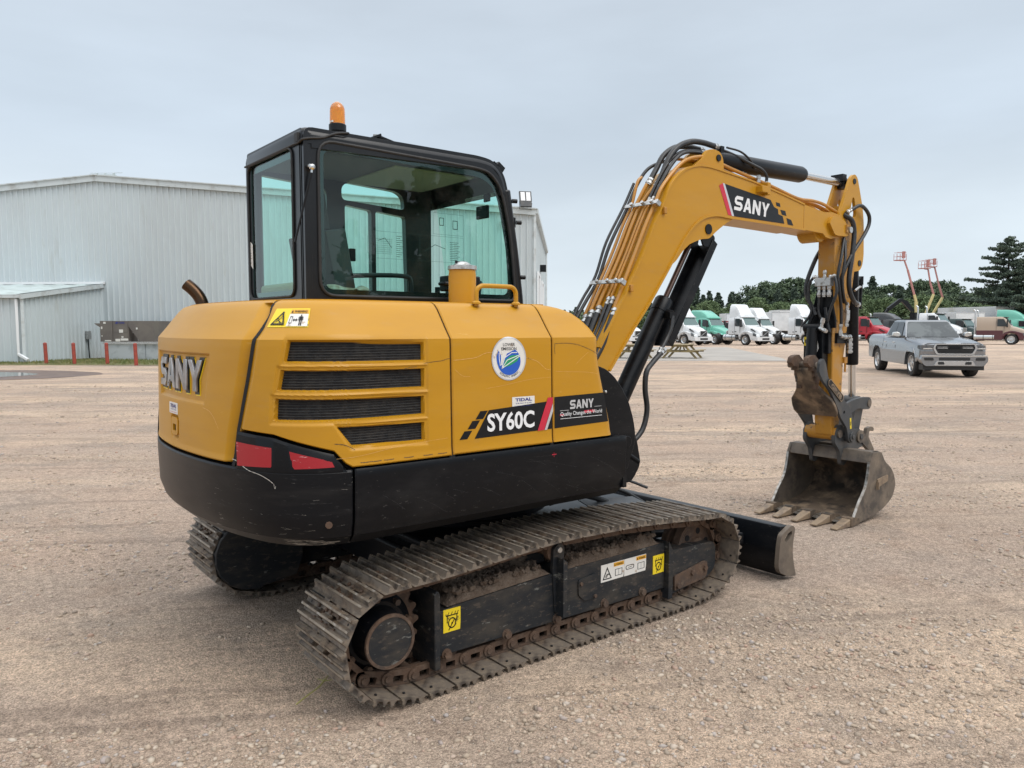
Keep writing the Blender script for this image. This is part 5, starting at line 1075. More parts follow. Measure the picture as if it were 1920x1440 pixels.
# ================================================================== GROUND
def ground_mat():
    m = bpy.data.materials.new('gravel_yard'); m.use_nodes = True; t = m.node_tree; b = t.nodes['Principled BSDF']; b.inputs['Roughness'].default_value = .92; b.inputs['Specular IOR Level'].default_value = .25
    geo = nd(t, 'ShaderNodeNewGeometry')
    def mapn(scale, rot=0):
        mp = nd(t, 'ShaderNodeMapping'); mp.vector_type = 'TEXTURE'; mp.inputs['Rotation'].default_value = (0, 0, rot); mp.inputs['Scale'].default_value = scale; t.links.new(geo.outputs['Position'], mp.inputs[0]); return mp.outputs[0]
    iso = mapn((1, 1, 1)); lane = mapn((5.5, 1.0, 1), YAW + R(3)); lane2 = mapn((14, 1.0, 1), YAW - R(2))
    def ns(vec, sc, det=5, ro=.6):
        n = nd(t, 'ShaderNodeTexNoise'); n.inputs['Scale'].default_value = sc; n.inputs['Detail'].default_value = det; n.inputs['Roughness'].default_value = ro; t.links.new(vec, n.inputs[0]); return n.outputs[0]
    def rg(x, a, b_, c=0, d=1):
        r = nd(t, 'ShaderNodeMapRange'); r.inputs[1].default_value = a; r.inputs[2].default_value = b_; r.inputs[3].default_value = c; r.inputs[4].default_value = d; t.links.new(x, r.inputs[0]); return r.outputs[0]
    def mixc(f, a, c, mode='MIX'):
        x = nd(t, 'ShaderNodeMix', data_type='RGBA', blend_type=mode); 
        if isinstance(f, float): x.inputs['Factor'].default_value = f
        else: t.links.new(f, x.inputs['Factor'])
        for i, q in ((6, a), (7, c)):
            if isinstance(q, tuple): x.inputs[i].default_value = (*q, 1)
            else: t.links.new(q, x.inputs[i])
        return x.outputs[2]
    c = mixc(rg(ns(iso, .55), .38, .64), (.495, .37, .285), (.45, .355, .285))
    c = mixc(rg(ns(lane, .42, 6), .47, .62, 0, .9), c, (.66, .50, .365))          # dry ochre lanes
    c = mixc(rg(ns(lane, .9, 6), .53, .66, 0, .85), c, (.33, .275, .23))            # grey gravel lanes
    c = mixc(rg(ns(lane2, 1.6, 5), .54, .70, 0, .42), c, (.27, .215, .17))           # wheel marks
    tread = mapn((22, 1.0, 1), YAW + R(9)); c = mixc(rg(ns(tread, 5, 4), .57, .63, 0, .42), c, (.22, .17, .135))            # old tyre lines
    c = mixc(rg(ns(iso, .33, 7, .65), .50, .60, 0, .5), c, (.385, .30, .238))
    c = mixc(rg(ns(iso, .9, 7, .7), .54, .60, 0, .5), c, (.32, .262, .215))
    c = mixc(rg(ns(iso, 2.6, 6), .54, .72, 0, .6), c, (.37, .265, .195))
    vo = nd(t, 'ShaderNodeTexVoronoi'); vo.inputs['Scale'].default_value = 165; t.links.new(iso, vo.inputs[0])
    vo2 = nd(t, 'ShaderNodeTexVoronoi'); vo2.inputs['Scale'].default_value = 28; t.links.new(iso, vo2.inputs[0])
    sep = nd(t, 'ShaderNodeSeparateColor'); t.links.new(vo.outputs['Color'], sep.inputs[0]); sep2 = nd(t, 'ShaderNodeSeparateColor'); t.links.new(vo2.outputs['Color'], sep2.inputs[0])
    mul = nd(t, 'ShaderNodeMix', data_type='RGBA', blend_type='MULTIPLY'); mul.inputs['Factor'].default_value = 1; t.links.new(c, mul.inputs[6]); t.links.new(rg(sep.outputs[0], 0, 1, .64, 1.38), mul.inputs[7])
    mul2 = nd(t, 'ShaderNodeMix', data_type='RGBA', blend_type='MULTIPLY'); mul2.inputs['Factor'].default_value = 1; t.links.new(mul.outputs[2], mul2.inputs[6]); t.links.new(rg(ns(iso, 24, 9, .85), .34, .66, .60, 1.36), mul2.inputs[7])
    t.links.new(mul2.outputs[2], b.inputs['Base Color'])
    ad = nd(t, 'ShaderNodeMath', operation='ADD'); t.links.new(rg(vo.outputs['Distance'], 0, .8, .5, 0), ad.inputs[0]); t.links.new(ns(iso, 45, 8, .8), ad.inputs[1])
    ad2 = nd(t, 'ShaderNodeMath', operation='ADD'); t.links.new(ad.outputs[0], ad2.inputs[0]); t.links.new(rg(ns(iso, 9, 8, .75), 0, 1, 0, 1.6), ad2.inputs[1])
    bp = nd(t, 'ShaderNodeBump'); bp.inputs['Strength'].default_value = .9; bp.inputs['Distance'].default_value = .015; t.links.new(ad2.outputs[0], bp.inputs['Height']); t.links.new(bp.outputs[0], b.inputs['Normal'])
    return m
m_ground = ground_mat()
def hgt(x, y):
    "gentle unevenness of the yard, flattened where the machine stands"
    p = Vector((x, y, 0)); d = math.hypot(x - CX, y - CY)
    h = .016 * noise.noise(p * .9) + .009 * noise.noise(p * 2.7 + Vector((5, 1, 0))) + .005 * noise.noise(p * 8)
    return h * (1 if d < 40 else 0) - .008
las = sorted(set([round(v, 3) for v in list(np.arange(-5, 7, .06)) + list(np.arange(-14, -5, .25)) + list(np.arange(7, 18, .25)) + list(np.arange(-60, -14, 3)) + list(np.arange(18, 80, 3)) + [-2500, -900, -300, -120, 120, 300, 900, 2500]]))
des = sorted(set([round(v, 3) for v in list(np.arange(1, 9, .06)) + list(np.arange(9, 20, .25)) + list(np.arange(20, 80, 3)) + [-900, -300, -100, -40, -15, -5, -1, 120, 200, 400, 900, 3500]]))
V = []
for la in las:
    for de in des:
        p = site(la, de); V.append((p.x, p.y, hgt(p.x, p.y)))
mb = MB(m_ground); mb.grid(V, len(las), len(des)); mb.build('ground', kind='structure', recalc=False, ang=180)

# loose stones
m_stone = bpy.data.materials.new('gravel_stone'); m_stone.use_nodes = True; t = m_stone.node_tree; b_ = t.nodes['Principled BSDF']; b_.inputs['Roughness'].default_value = .85
geo = nd(t, 'ShaderNodeNewGeometry'); ramp = nd(t, 'ShaderNodeValToRGB'); t.links.new(geo.outputs['Random Per Island'], ramp.inputs[0]); e = ramp.color_ramp.elements; ramp.color_ramp.interpolation = 'LINEAR'
e[0].color = (.26, .215, .175, 1); e[1].color = (.50, .435, .36, 1)
for p_, c_ in ((.25, (.36, .285, .215, 1)), (.5, (.46, .365, .275, 1)), (.7, (.50, .42, .335, 1)), (.85, (.36, .32, .30, 1)), (.93, (.40, .27, .20, 1))): q = e.new(p_); q.color = c_
t.links.new(ramp.outputs[0], b_.inputs['Base Color'])
nr = np.random.RandomState(3)
ico = bmesh.new(); bmesh.ops.create_icosphere(ico, subdivisions=1, radius=1); IV = np.array([v.co[:] for v in ico.verts]); IF = np.array([[v.index for v in f.verts] for f in ico.faces]); ico.free()
pts = []
def scatter(n, la, de, smin, smax, clump=.9):
    k = 0; tries = 0
    while k < n and tries < n * 12:
        tries += 1; a = nr.uniform(*la); d = de[0] + (de[1] - de[0]) * nr.rand() ** 1.0
        if abs(a) > d * .78 + .6: continue
        p = site(a, d); c = noise.noise(Vector((a * .35, d * 1.3, 4))) + .6 * noise.noise(Vector((p.x * 2.4, p.y * 2.4, 9)))
        if nr.rand() > .10 + clump * (c + .10) * 1.9: continue
        if -1.25 < p.x < 1.15 and .55 < abs(p.y) < 1.03: continue
        s = smin + (smax * (1.7 if nr.rand() < .004 else 1) - smin) * nr.rand() ** 7; pts.append((p.x, p.y, s)); k += 1
scatter(27000, (-3.4, 3.4), (1.9, 4.8), .0020, .015); scatter(20000, (-7, 7), (4.6, 9), .0030, .018); scatter(12000, (-13, 13), (9, 20), .008, .026)
V = []; Fv = []
n_ = len(pts); A = np.array(pts); rot = nr.uniform(0, 6.28, n_); sq = nr.uniform(.45, .85, n_); el = nr.uniform(.7, 1.35, n_)
jit = 1 + nr.uniform(-.36, .30, (n_, 12, 1)); P = IV[None] * jit; P = P * np.stack([el, 1 / el, sq], 1)[:, None, :] * A[:, 2][:, None, None]
c_, s_ = np.cos(rot)[:, None], np.sin(rot)[:, None]; X = P[..., 0] * c_ - P[..., 1] * s_ + A[:, 0][:, None]; Y = P[..., 0] * s_ + P[..., 1] * c_ + A[:, 1][:, None]
hz_ = np.array([hgt(a[0], a[1]) for a in pts]); Zs_ = P[..., 2] + (A[:, 2] * .12 + hz_)[:, None]
VV = np.stack([X, Y, Zs_], -1).reshape(-1, 3); FF = (IF[None] + (np.arange(n_) * 12)[:, None, None]).reshape(-1, 3)
def np_mesh(name, VV, FF, mat, k=3, smooth=False):
    me = bpy.data.meshes.new(name); me.vertices.add(len(VV)); me.vertices.foreach_set('co', VV.astype(np.float32).ravel())
    me.loops.add(FF.size); me.loops.foreach_set('vertex_index', FF.astype(np.int32).ravel()); me.polygons.add(len(FF)); me.polygons.foreach_set('loop_start', np.arange(0, FF.size, k, dtype=np.int32))
    me.update(calc_edges=True); me.validate(); me.materials.append(mat)
    if smooth: me.polygons.foreach_set('use_smooth', [True] * len(FF))
    return me
o = bpy.data.objects.new('gravel', np_mesh('gravel', VV, FF, m_stone)); COL.objects.link(o); tag(o, 'loose grey and tan stones scattered over the yard around the excavator', 'gravel', kind='stuff')

# a dry weed stalk lying in front of the track
m_weed = M('dry_weed', (.36, .33, .12), .8)
mb = MB(m_weed); w0 = Vector((-1.42, -1.27, .006))
p_ = lambda a, d, z: site(a, d, z)
mb.tube([p_(-.86, 2.96, .004), p_(-.83, 3.02, .012), p_(-.80, 3.07, .02), p_(-.785, 3.11, .03)], .0035, n=6)
for a, d, z in ((-.80, 3.16, .02), (-.765, 3.15, .05), (-.75, 3.12, .03), (-.775, 3.18, .035), (-.82, 3.13, .03)): mb.tube([p_(-.785, 3.11, .03), p_(a, d, z)], [.003, .001], n=5, sm=0)
mb.build('weed', label='small dry yellowish weed lying on the gravel behind the near track', cat='weed')

# pavement pad and puddle
m_conc = M('concrete', (.36, .335, .305), .85, var=[((.27, .25, .23), .5, .4, .7, .7), ((.42, .36, .29), 2.5, .5, .8, .5)], bump=(30, .3, .004))
s2 = lambda pts: [tuple(site(a, d))[:2] for a, d in pts]
mb = MB(m_conc); mb.prism(s2([(3.0, 35.4), (12.6, 35.2), (13.4, 38), (16.8, 60), (4, 62)]), -.1, .006, XY); mb.build('pavement', kind='structure')
m_wet = M('wet_mud', (.105, .062, .048), .45, var=((.17, .11, .08), 1.5, .4, .7))
def blob(pts, k=5): return [(p.x, p.y) for p in catm([(a, b, 0) for a, b in pts] + [(*pts[0], 0)], k)][:-1]
mb = MB(m_wet); mb.prism(s2(blob([(-22, 26.8), (-17.5, 27.3), (-14.5, 26.3), (-13.4, 25.1), (-13.3, 24.3), (-13.9, 23.0), (-15.4, 21.8), (-18, 21.0), (-22, 21)])), -.05, .004, XY); mb.build('wet_ground', kind='structure')
m_water = M('puddle_water', (.12, .11, .10), .05, spec=.9)
mb = MB(m_water); mb.prism(s2(blob([(-22, 25.9), (-17.4, 26.0), (-15.8, 25.3), (-15.3, 24.6), (-15.5, 23.8), (-16.2, 23.0), (-16.8, 22.6), (-18.5, 22.0), (-22, 21.8)])), -.05, .008, XY); mb.build('water', kind='structure')

# ================================================================== BUILDING
m_wall = M('pale_metal_siding', (.55, .61, .63), .42, var=[((.50, .54, .55), .35, .4, .7, .7), ((.44, .45, .42), 2.2, .66, .95, .6), ((.58, .64, .66), 3, .5, .8, .4)], stretch=(1, 1, .25), spec=.4)
m_trim = M('siding_trim', (.55, .60, .61), .4, var=((.42, .44, .43), 2, .5, .8)); m_roof = M('metal_roof', (.50, .58, .58), .4, var=((.40, .46, .45), 1.2, .4, .7))
m_gwhite = M('white_gutter', (.75, .77, .78), .4); m_door = M('dark_door_opening', (.10, .10, .10), .6)
TW = R(4.1)   # the front wall is turned a little from the photo's own plane
wd = Vector((math.cos(TW), -math.sin(TW))); wb = Vector((math.sin(TW), math.cos(TW)))   # (lat, dep) along the wall to the right / away
PK = Vector((-20.9, 39.3))
def wp(u, v, z=0.0):
    "u metres to the right of the ridge along the front wall, v metres behind the wall plane"
    q = PK + wd * u + wb * v; return site(q.x, q.y, z)
RGE, SLP, UR, UL = 9.12, .0865, 22.0, -24.0
top = lambda u: RGE - abs(u) * SLP
BD = thing('warehouse', 'long pale grey metal clad building with a low gable roof behind the excavator', 'building', tuple(wp(0, 0)))
def site_build(mb, name, par, **k):
    "meshes are written in world coordinates; shift them into the parent's frame"
    L_ = par.matrix_world.inverted() if False else Matrix.Translation(-Vector(par.location))
    mb.v = [tuple(L_ @ Vector(v)) for v in mb.v]; return mb.build(name, par, **k)
def ribbed(mb, f, u0, u1, z0, zt, pitch=.305, dep=.06, skip=None):
    "vertical ribbed cladding; f(u, off, z) -> point"
    u = u0; cols = []
    while u < u1 - 1e-6:
        for a, d in ((0, 0), (pitch - .10, 0), (pitch - .075, dep), (pitch - .03, dep)):
            if u + a <= u1: cols.append((u + a, d))
        u += pitch
    cols.append((u1, 0)); V = []
    for a, d in cols: V += [f(a, -d, z0), f(a, -d, zt(a))]
    mb.grid(V, len(cols), 2)
mb = MB(m_wall); ribbed(mb, lambda u, o, z: wp(u, o, z), UL, UR, 0, lambda u: top(u) - .05)
ribbed(mb, lambda u, o, z: wp(UR - o, u, z), 0, 19.6, 0, lambda u: top(UR) - .05, pitch=.9)
mb.add([wp(UL, 0, 0), wp(UL, 19.6, 0), wp(UL, 19.6, top(UL)), wp(UL, 0, top(UL))], [(0, 1, 2, 3)]); mb.add([wp(UL, 19.6, 0), wp(UR, 19.6, 0), wp(UR, 19.6, top(UR)), wp(0, 19.6, RGE), wp(UL, 19.6, top(UL))], [(0, 1, 2, 3, 4)])
site_build(mb, 'wall', BD, flat=True)
def beam(mb, a, b, w, h):
    "box from a to b, w wide sideways, h high"
    a = Vector(a); b = Vector(b); d = (b - a); L_ = d.length; q = d.to_track_quat('X', 'Z').to_matrix().to_4x4(); mb.box(0, L_, -w / 2, w / 2, -h / 2, h / 2, Matrix.Translation(a) @ q)
mb = MB(m_trim)
for s_, ue in ((1, UR), (-1, UL)):
    beam(mb, wp(0, -.12, RGE - .12), wp(ue + s_ * .12, -.12, top(ue) - .13), .10, .30); beam(mb, wp(0, -.16, RGE + .03), wp(ue + s_ * .15, -.16, top(ue) + .02), .16, .05)
beam(mb, wp(UR + .12, -.10, top(UR) - .08), wp(UR + .12, 19.7, top(UR) - .08), .22, .22); beam(mb, wp(UR + .03, -.02, 0), wp(UR + .03, -.02, top(UR) - .2), .14, .14); beam(mb, wp(UR + .06, 19.6, 0), wp(UR + .06, 19.6, top(UR) - .2), .14, .14)
site_build(mb, 'roof_trim', BD)
mb = MB(m_roof)
for ue in (UR + .2, UL - .2): mb.add([wp(0, -.2, RGE + .06), wp(ue, -.2, top(ue) + .04), wp(ue, 19.8, top(ue) + .04), wp(0, 19.8, RGE + .06)], [(0, 1, 2, 3)])
site_build(mb, 'roof', BD, flat=True)
mb = MB(m_trim); mb.box(-.5, .5, -.15, .15, 0, .10, Matrix.Translation(wp(.1, .6, RGE + .08)) @ Matrix.Rotation(YAW - TW, 4, 'Z'))
for k in (-.45, 0, .45): mb.box(k - .02, k + .02, -.1, .1, .1, .18, Matrix.Translation(wp(.1, .6, RGE + .08)) @ Matrix.Rotation(YAW - TW, 4, 'Z'))
mb.box(-.8, .9, -.02, .02, .18, .20, Matrix.Translation(wp(.1, .6, RGE + .08)) @ Matrix.Rotation(YAW - TW, 4, 'Z')); site_build(mb, 'ridge_vent', BD)
for v0, v1, zt in ((2.6, 5.6, 4.4), (8.8, 12.0, 4.3)):
    mb = MB(m_gwhite); beam(mb, wp(UR + .10, v0, zt), wp(UR + .10, v1, zt), .1, .14); beam(mb, wp(UR + .10, v0, 0), wp(UR + .10, v0, zt), .1, .12); beam(mb, wp(UR + .10, v1, 0), wp(UR + .10, v1, zt), .1, .12); mb.use(m_door).add([wp(UR + .06, v0, 0), wp(UR + .06, v1, 0), wp(UR + .06, v1, zt), wp(UR + .06, v0, zt)], [(0, 1, 2, 3)]); site_build(mb, 'bay_door', BD)
mb = MB(m_lblack); mb.box(0, .35, -.2, .2, -.2, .2, Matrix.Translation(wp(UR + .05, 8.0, 5.0)) @ Matrix.Rotation(YAW - TW, 4, 'Z')); site_build(mb, 'wall_lamp', BD)
mb = MB(m_dgrey); c_ = wp(UR - .35, -.25, top(UR) + .10); Mx = Matrix.Translation(c_) @ Matrix.Rotation(YAW + R(12), 4, 'Z') @ Matrix.Rotation(R(-18), 4, 'X')
mb.box(-.30, .30, -.05, .05, .25, .80, Mx); mb.box(-.28, .28, -.07, .05, .0, .25, Mx); mb.tube([Mx @ Vector((-.3, 0, .3)), Mx @ Vector((-.33, 0, -.12)), Mx @ Vector((.25, 0, -.12)), Mx @ Vector((.3, 0, .2))], .02, n=6, sm=0)
mb.use(m_white); mb.box(-.24, -.03, -.062, -.050, .30, .75, Mx); mb.box(.03, .24, -.062, -.05, .30, .75, Mx); site_build(mb, 'floodlight', BD)
mb = MB(m_zinc); mb.lathe(wp(UR - 1.55, -.08, 6.55), wp(UR - 1.55, -.14, 6.55), [(0, .13), (1, .13), (1, .09), (0, .09)], 20); beam(mb, wp(UR - 1.5, -.1, 6.62), wp(UR - 1.0, -.1, 7.0), .02, .02); site_build(mb, 'cable_hook', BD)
# lean-to
LT = thing('lean_to', 'low pale metal lean-to shed with sloping roof against the left end of the warehouse', 'shed', tuple(wp(0, -5.8)))
LU0, LD = -13, 5.8; zf, zb = 2.87, 3.62
mb = MB(m_wall); ribbed(mb, lambda u, o, z: wp(u, -LD + o, z), LU0, 0, 0, lambda u: zf); ribbed(mb, lambda u, o, z: wp(0 - o, -LD + u, z), 0, LD, 0, lambda u: zf + (zb - zf) * u / LD)
site_build(mb, 'wall', LT, flat=True)
mb = MB(m_roof); V = []
nn = 60
for i in range(nn + 1):
    u = LU0 + (0 + .18 - LU0) * i / nn; r_ = .05 if i % 5 == 0 else 0; V += [wp(u, -LD - .25, zf + .06 + r_), wp(u, 0, zb + .09 + r_)]
mb.grid(V, nn + 1, 2); site_build(mb, 'roof', LT, flat=True)
mb = MB(m_trim); beam(mb, wp(.14, -LD - .25, zf - .02), wp(.14, 0, zb + .02), .08, .20); beam(mb, wp(LU0, -LD - .15, zf + .0), wp(.1, -LD - .15, zf + .0), .18, .14); beam(mb, wp(.04, -LD - .02, 0), wp(.04, -LD - .02, zf), .12, .12); mb.use(m_gwhite); beam(mb, wp(LU0, -.06, zb + .16), wp(.25, -.06, zb + .16), .1, .12); site_build(mb, 'roof_trim', LT)
mb = MB(m_gwhite); beam(mb, wp(-.14, -LD - .12, zf - .1), wp(-.14, -LD - .12, .32), .11, .11); beam(mb, wp(-.14, -LD - .12, .36), wp(.32, -LD - .16, .12), .12, .12); site_build(mb, 'downspout', LT, bevel=.02)
mb = MB(m_rust); mb.cyl(wp(-6.6, -1.0, 3.4), wp(-6.6, -1.0, 3.95), .06, n=10); mb.cyl(wp(-6.9, -1.2, 3.4), wp(-6.9, -1.2, 3.72), .05, n=10); site_build(mb, 'vent_pipe', LT)
mb = MB(m_lblack); mb.lathe(wp(-2.9, -LD - .05, 2.35), wp(-2.9, -LD - .2, 2.35), [(0, .1), (1, .14), (1, 0)], 16); site_build(mb, 'wall_lamp', LT)
mb = MB(m_zinc); mb.box(-.14, .14, -.12, 0, .95, 1.35, Matrix.Translation(wp(.05, -1.35, 0)) @ Matrix.Rotation(YAW - TW + R(90), 4, 'Z')); mb.use(m_lblack).tube([wp(.12, -1.4, .95), wp(.14, -1.4, .4), wp(.2, -1.45, .0)], .03, n=6); site_build(mb, 'meter_box', LT)

# rooftop-type air conditioner standing on a sheet-metal base
m_ac = M('brown_grey_cabinet', (.135, .118, .108), .5, var=((.17, .15, .13), 1.5, .4, .7)); m_galv = M('galvanised_sheet', (.30, .33, .34), .38, .5, var=((.55, .58, .60), 1.1, .35, .65))
AC = thing('air_conditioner', 'brown air handling unit on a galvanised base against the warehouse wall', 'air conditioner', tuple(wp(1.3, -3.0)))
def acb(mb, u0, u1, v0, v1, z0, z1): mb.box(u0 * .95, u1 * .95, v0, v1, z0, z1, Matrix.Translation(wp(1.62, 0)) @ Matrix.Rotation(YAW - TW, 4, 'Z'))
mb = MB(m_galv); acb(mb, .32, 2.35, -2.9, -.6, 0, .74); acb(mb, 2.353, 3.15, -2.85, -.6, 0, .74); site_build(mb, 'base', AC)
mb = MB(m_zinc); acb(mb, .25, 3.15, -3.0, -.5, .742, .86); site_build(mb, 'curb_rail', AC)
mb = MB(m_ac); acb(mb, .15, .78, -3.0, -.5, .862, 1.83); acb(mb, .79, 1.60, -2.98, -.5, .862, 1.83); acb(mb, 2.30, 2.92, -2.99, -.5, .862, 1.83); acb(mb, 1.61, 2.29, -2.6, -.5, .862, 1.83); acb(mb, .86, 1.56, -3.0, -2.98, 1.30, 1.80); acb(mb, .86, 1.56, -3.0, -2.98, .88, 1.28)
fr = lambda a, b, c: tuple(wp(a * .95 + 1.62, c, b)); mb.prism([(1.61, 1.58), (1.61, 1.83), (2.30, 1.83), (2.30, .864), (2.16, .864)], -2.99, -2.96, fr); mb.prism([(.14, 1.72), (.14, 1.50), (-.18, 1.68), (-.20, 1.72)], -2.9, -1.5, fr); site_build(mb, 'cabinet', AC)
for u, z, w, h in ((.33, 1.70, .12, .09), (1.13, 1.28, .2, .15), (2.00, 1.43, .08, .09), (1.24, 1.05, .1, .06), (.93, .87, .24, .12), (1.20, .91, .38, .10), (.38, .88, .32, .05), (.20, 1.45, .07, .12), (.22, 1.1, .04, .06)): mb = MB(m_stw); mb.prism(quad(u, z, u + w, z + h), -3.012, -3.0, fr); site_build(mb, 'service_plate', AC)
mb = MB(m_zinc); mb.tube([wp(3.20, -2.75, 1.28), wp(3.44, -2.75, 1.28), wp(3.47, -2.75, .87)], .02, n=6, sm=0); site_build(mb, 'drain_pipe', AC)
mb = MB(m_navy); put_text(mb, 'YORK', 1.10, 1.705, .085, lambda a, b: fr(a, b, -3.016), .03, width=.34); mb.sheet([(.94, 1.70), (1.08, 1.70), (1.08, 1.79), (1.0, 1.79)], lambda a, b: fr(a, b, -3.016)); site_build(mb, 'maker_name', AC)
# bollards
m_boll = M('red_bollard_paint', (.36, .060, .035), .6, var=((.25, .05, .04), 6, .4, .7))
BN = ['leftmost red steel bollard, in front of the lean-to corner', 'red steel bollard in front of the lean-to side wall', 'red steel bollard at the left end of the air handling unit', 'red steel bollard in front of the middle of the air handling unit', 'red steel bollard at the right end of the air handling unit beside the excavator tail']
b0 = None
for i, (px, vb, vt) in enumerate(((84, 682, 638), (137, 683, 643), (199, 683, 642), (253, 685, 645), (306.5, 685, 645))):
    dep = 1.5 * 1444 / (vb - 615); lat = (px - 960) / 1444 * dep
    if b0 is None:
        mb = MB(m_boll); mb.lathe((0, 0, -.05), (0, 0, .90), [(0, .072), (.955, .072), (.985, .05), (1, 0)], 20); b0 = mb.build('bollard', label=BN[0], cat='bollard', group='red bollards along the warehouse', loc=site(lat, dep)); o = b0
    else: o = b0.copy(); COL.objects.link(o); o.location = site(lat, dep); o['label'] = BN[i]
    if i in (0, 3): o.rotation_euler = (0, R(-1.5), 0)
# grass strip
m_grass = M('grass_blades', (.10, .14, .035), .8, var=((.24, .21, .08), 3, .4, .7)); m_gbase = M('grass_soil', (.115, .125, .045), .95, var=((.20, .16, .09), 2, .4, .7))
mb = MB(m_gbase); mb.prism(s2([(-34, 31.4), (-13, 30.9), (2, 30.5), (2, 37.4), (-34, 38.8)]), -.1, .012, XY); mb.build('turf', kind='structure')
V = []; Fv = []
for k in range(9000):
    a = nr.uniform(-26, -11); d = nr.uniform(31.2, 36.6); p = site(a, d); h = nr.uniform(.03, .11); w = .02; r_ = nr.uniform(0, 3.14)
    if d < 32.0 and nr.rand() < .6: continue
    V += [(p.x - w * math.cos(r_), p.y - w * math.sin(r_), 0), (p.x + w * math.cos(r_), p.y + w * math.sin(r_), 0), (p.x + nr.uniform(-.03, .03), p.y + nr.uniform(-.03, .03), h)]
o = bpy.data.objects.new('grass', np_mesh('grass', np.array(V), np.arange(len(V)).reshape(-1, 3), m_grass)); COL.objects.link(o); tag(o, 'short rough grass strip between the gravel and the warehouse wall', 'grass', kind='stuff')

# ================================================================== PICNIC TABLES
m_wood = M('treated_pine', (.34, .26, .12), .8, var=((.20, .16, .09), 6, .4, .7)); m_woodt = M('table_top_wood', (.34, .27, .16), .8, var=((.24, .2, .12), 6, .4, .7))
def picnic(loc, rz, label):
    t = thing('picnic_table', label, 'picnic table', loc, rz, 'wooden picnic tables on the pad')
    mb = MB(m_woodt)
    for k in range(5): mb.box(-.85, .85, -.36 + k * .146, -.36 + k * .146 + .136, .66, .70)
    mb.build('table_top', t, bevel=.005, seg=1)
    for s_ in (-1, 1):
        mb = MB(m_woodt)
        for k in range(2): mb.box(-.85, .85, s_ * .60 + k * .14 * s_, s_ * (.60 + .13) + k * .14 * s_, .39, .425)
        mb.build('bench', t)
    for x_ in (-.6, .6):
        for s_ in (-1, 1):
            mb = MB(m_wood); beam(mb, (x_ + .04, s_ * .72, 0), (x_ + .04, s_ * .20, .66), .04, .09); mb.build('leg', t)
        mb = MB(m_wood); mb.box(x_ - .02, x_ + .015, -.82, .82, .31, .39); mb.box(x_ - .02, x_ + .015, -.35, .35, .58, .66); mb.build('crossbar', t)
        mb = MB(m_wood); beam(mb, (x_ * .95, 0, .35), (x_ * .25, 0, .66), .04, .08); mb.build('brace', t)
    t.scale = (1.12, 1.16, 1.0); return t
picnic(site(8.50, 38.4), YAW + R(66), 'complete wooden picnic table standing on the pad right of the boom cylinder')
picnic(site(5.95, 38.2), YAW + R(66), 'wooden picnic table mostly hidden behind the black boom cylinder')

# ================================================================== PICKUP
def site_yaw(la, de): v = RT * la + FH * de; return math.atan2(v.y, v.x)
m_pick = M('silver_paint', (.26, .275, .295), .20, .65, coat=.5, var=((.25, .26, .275), 2, .4, .7)); m_tyre = M('tyre_rubber', (.018, .018, .019), .75, var=((.07, .06, .05), 12, .5, .8)); m_plastic = M('black_plastic', (.02, .021, .022), .5)
m_lens = M('headlamp_lens', (.10, .11, .12), .05, 0, spec=.9); m_alloy = M('alloy_wheel', (.55, .56, .57), .25, .85)
def wheel(par, x, y, r, w, sgn, rimm, spokes=0, name='wheel', lug=True):
    mb = MB(m_tyre); mb.lathe((x, y - w / 2, r), (x, y + w / 2, r), [(0, r * .64), (0, r * .93), (.08, r * .985), (.2, r), (.8, r), (.92, r * .985), (1, r * .93), (1, r * .64)], 36)
    t = mb.build(name, par)
    yo = y + sgn * w / 2; mb = MB(rimm)
    if spokes:
        mb.lathe((x, yo - sgn * .10, r), (x, yo - sgn * .0, r), [(0, r * .58), (.7, r * .60), (1, r * .66), (1, r * .61), (.6, r * .56)], 36)
        mb.use(m_plastic).cyl((x, yo - sgn * .14, r), (x, yo - sgn * .10, r), r * .60, n=30); mb.use(rimm)
        for k in range(spokes):
            a = 2 * math.pi * k / spokes + .4; M_ = Matrix.Translation((x, yo - sgn * .03, r)) @ Matrix.Rotation(a, 4, 'Y'); mb.add([M_ @ Vector(q) for q in ((-.05, 0, .03), (.05, 0, .03), (.075, 0, r * .62), (-.02, 0, r * .62), (-.05, -sgn * .05, .03), (.05, -sgn * .05, .03), (.075, -sgn * .05, r * .62), (-.02, -sgn * .05, r * .62))], [(0, 1, 2, 3), (4, 7, 6, 5), (0, 4, 5, 1), (1, 5, 6, 2), (2, 6, 7, 3), (3, 7, 4, 0)])
        mb.cyl((x, yo - sgn * .06, r), (x, yo - sgn * .015, r), r * .17, n=16)
    else:
        mb.lathe((x, yo - sgn * .13, r), (x, yo + sgn * .0, r), [(1, r * .645), (.9, r * .60), (.35, r * .52), (.3, r * .30), (.55, r * .28), (.6, r * .16), (1.0, r * .14), (1, 0)], 32)
        mb.use(m_plastic)
        for k in range(10): a = 2 * math.pi * k / 10; mb.cyl((x + r * .41 * math.cos(a), yo - sgn * .085, r + r * .41 * math.sin(a)), (x + r * .41 * math.cos(a), yo - sgn * .075, r + r * .41 * math.sin(a)), r * .05, n=8)
    mb.build('rim', t); return t
def arch(cx, cz, r, z0, a0=180, a1=0, n=12): return [(cx + r * math.cos(R(a0 + (a1 - a0) * i / n)), cz + r * math.sin(R(a0 + (a1 - a0) * i / n))) for i in range(n + 1)]
PU = thing('pickup_truck', 'silver crew-cab pickup truck parked facing the camera on the gravel', 'pickup truck', site(13.43, 23.95), site_yaw(-.16, -.987)); PU.scale = (.935, .935, .935)
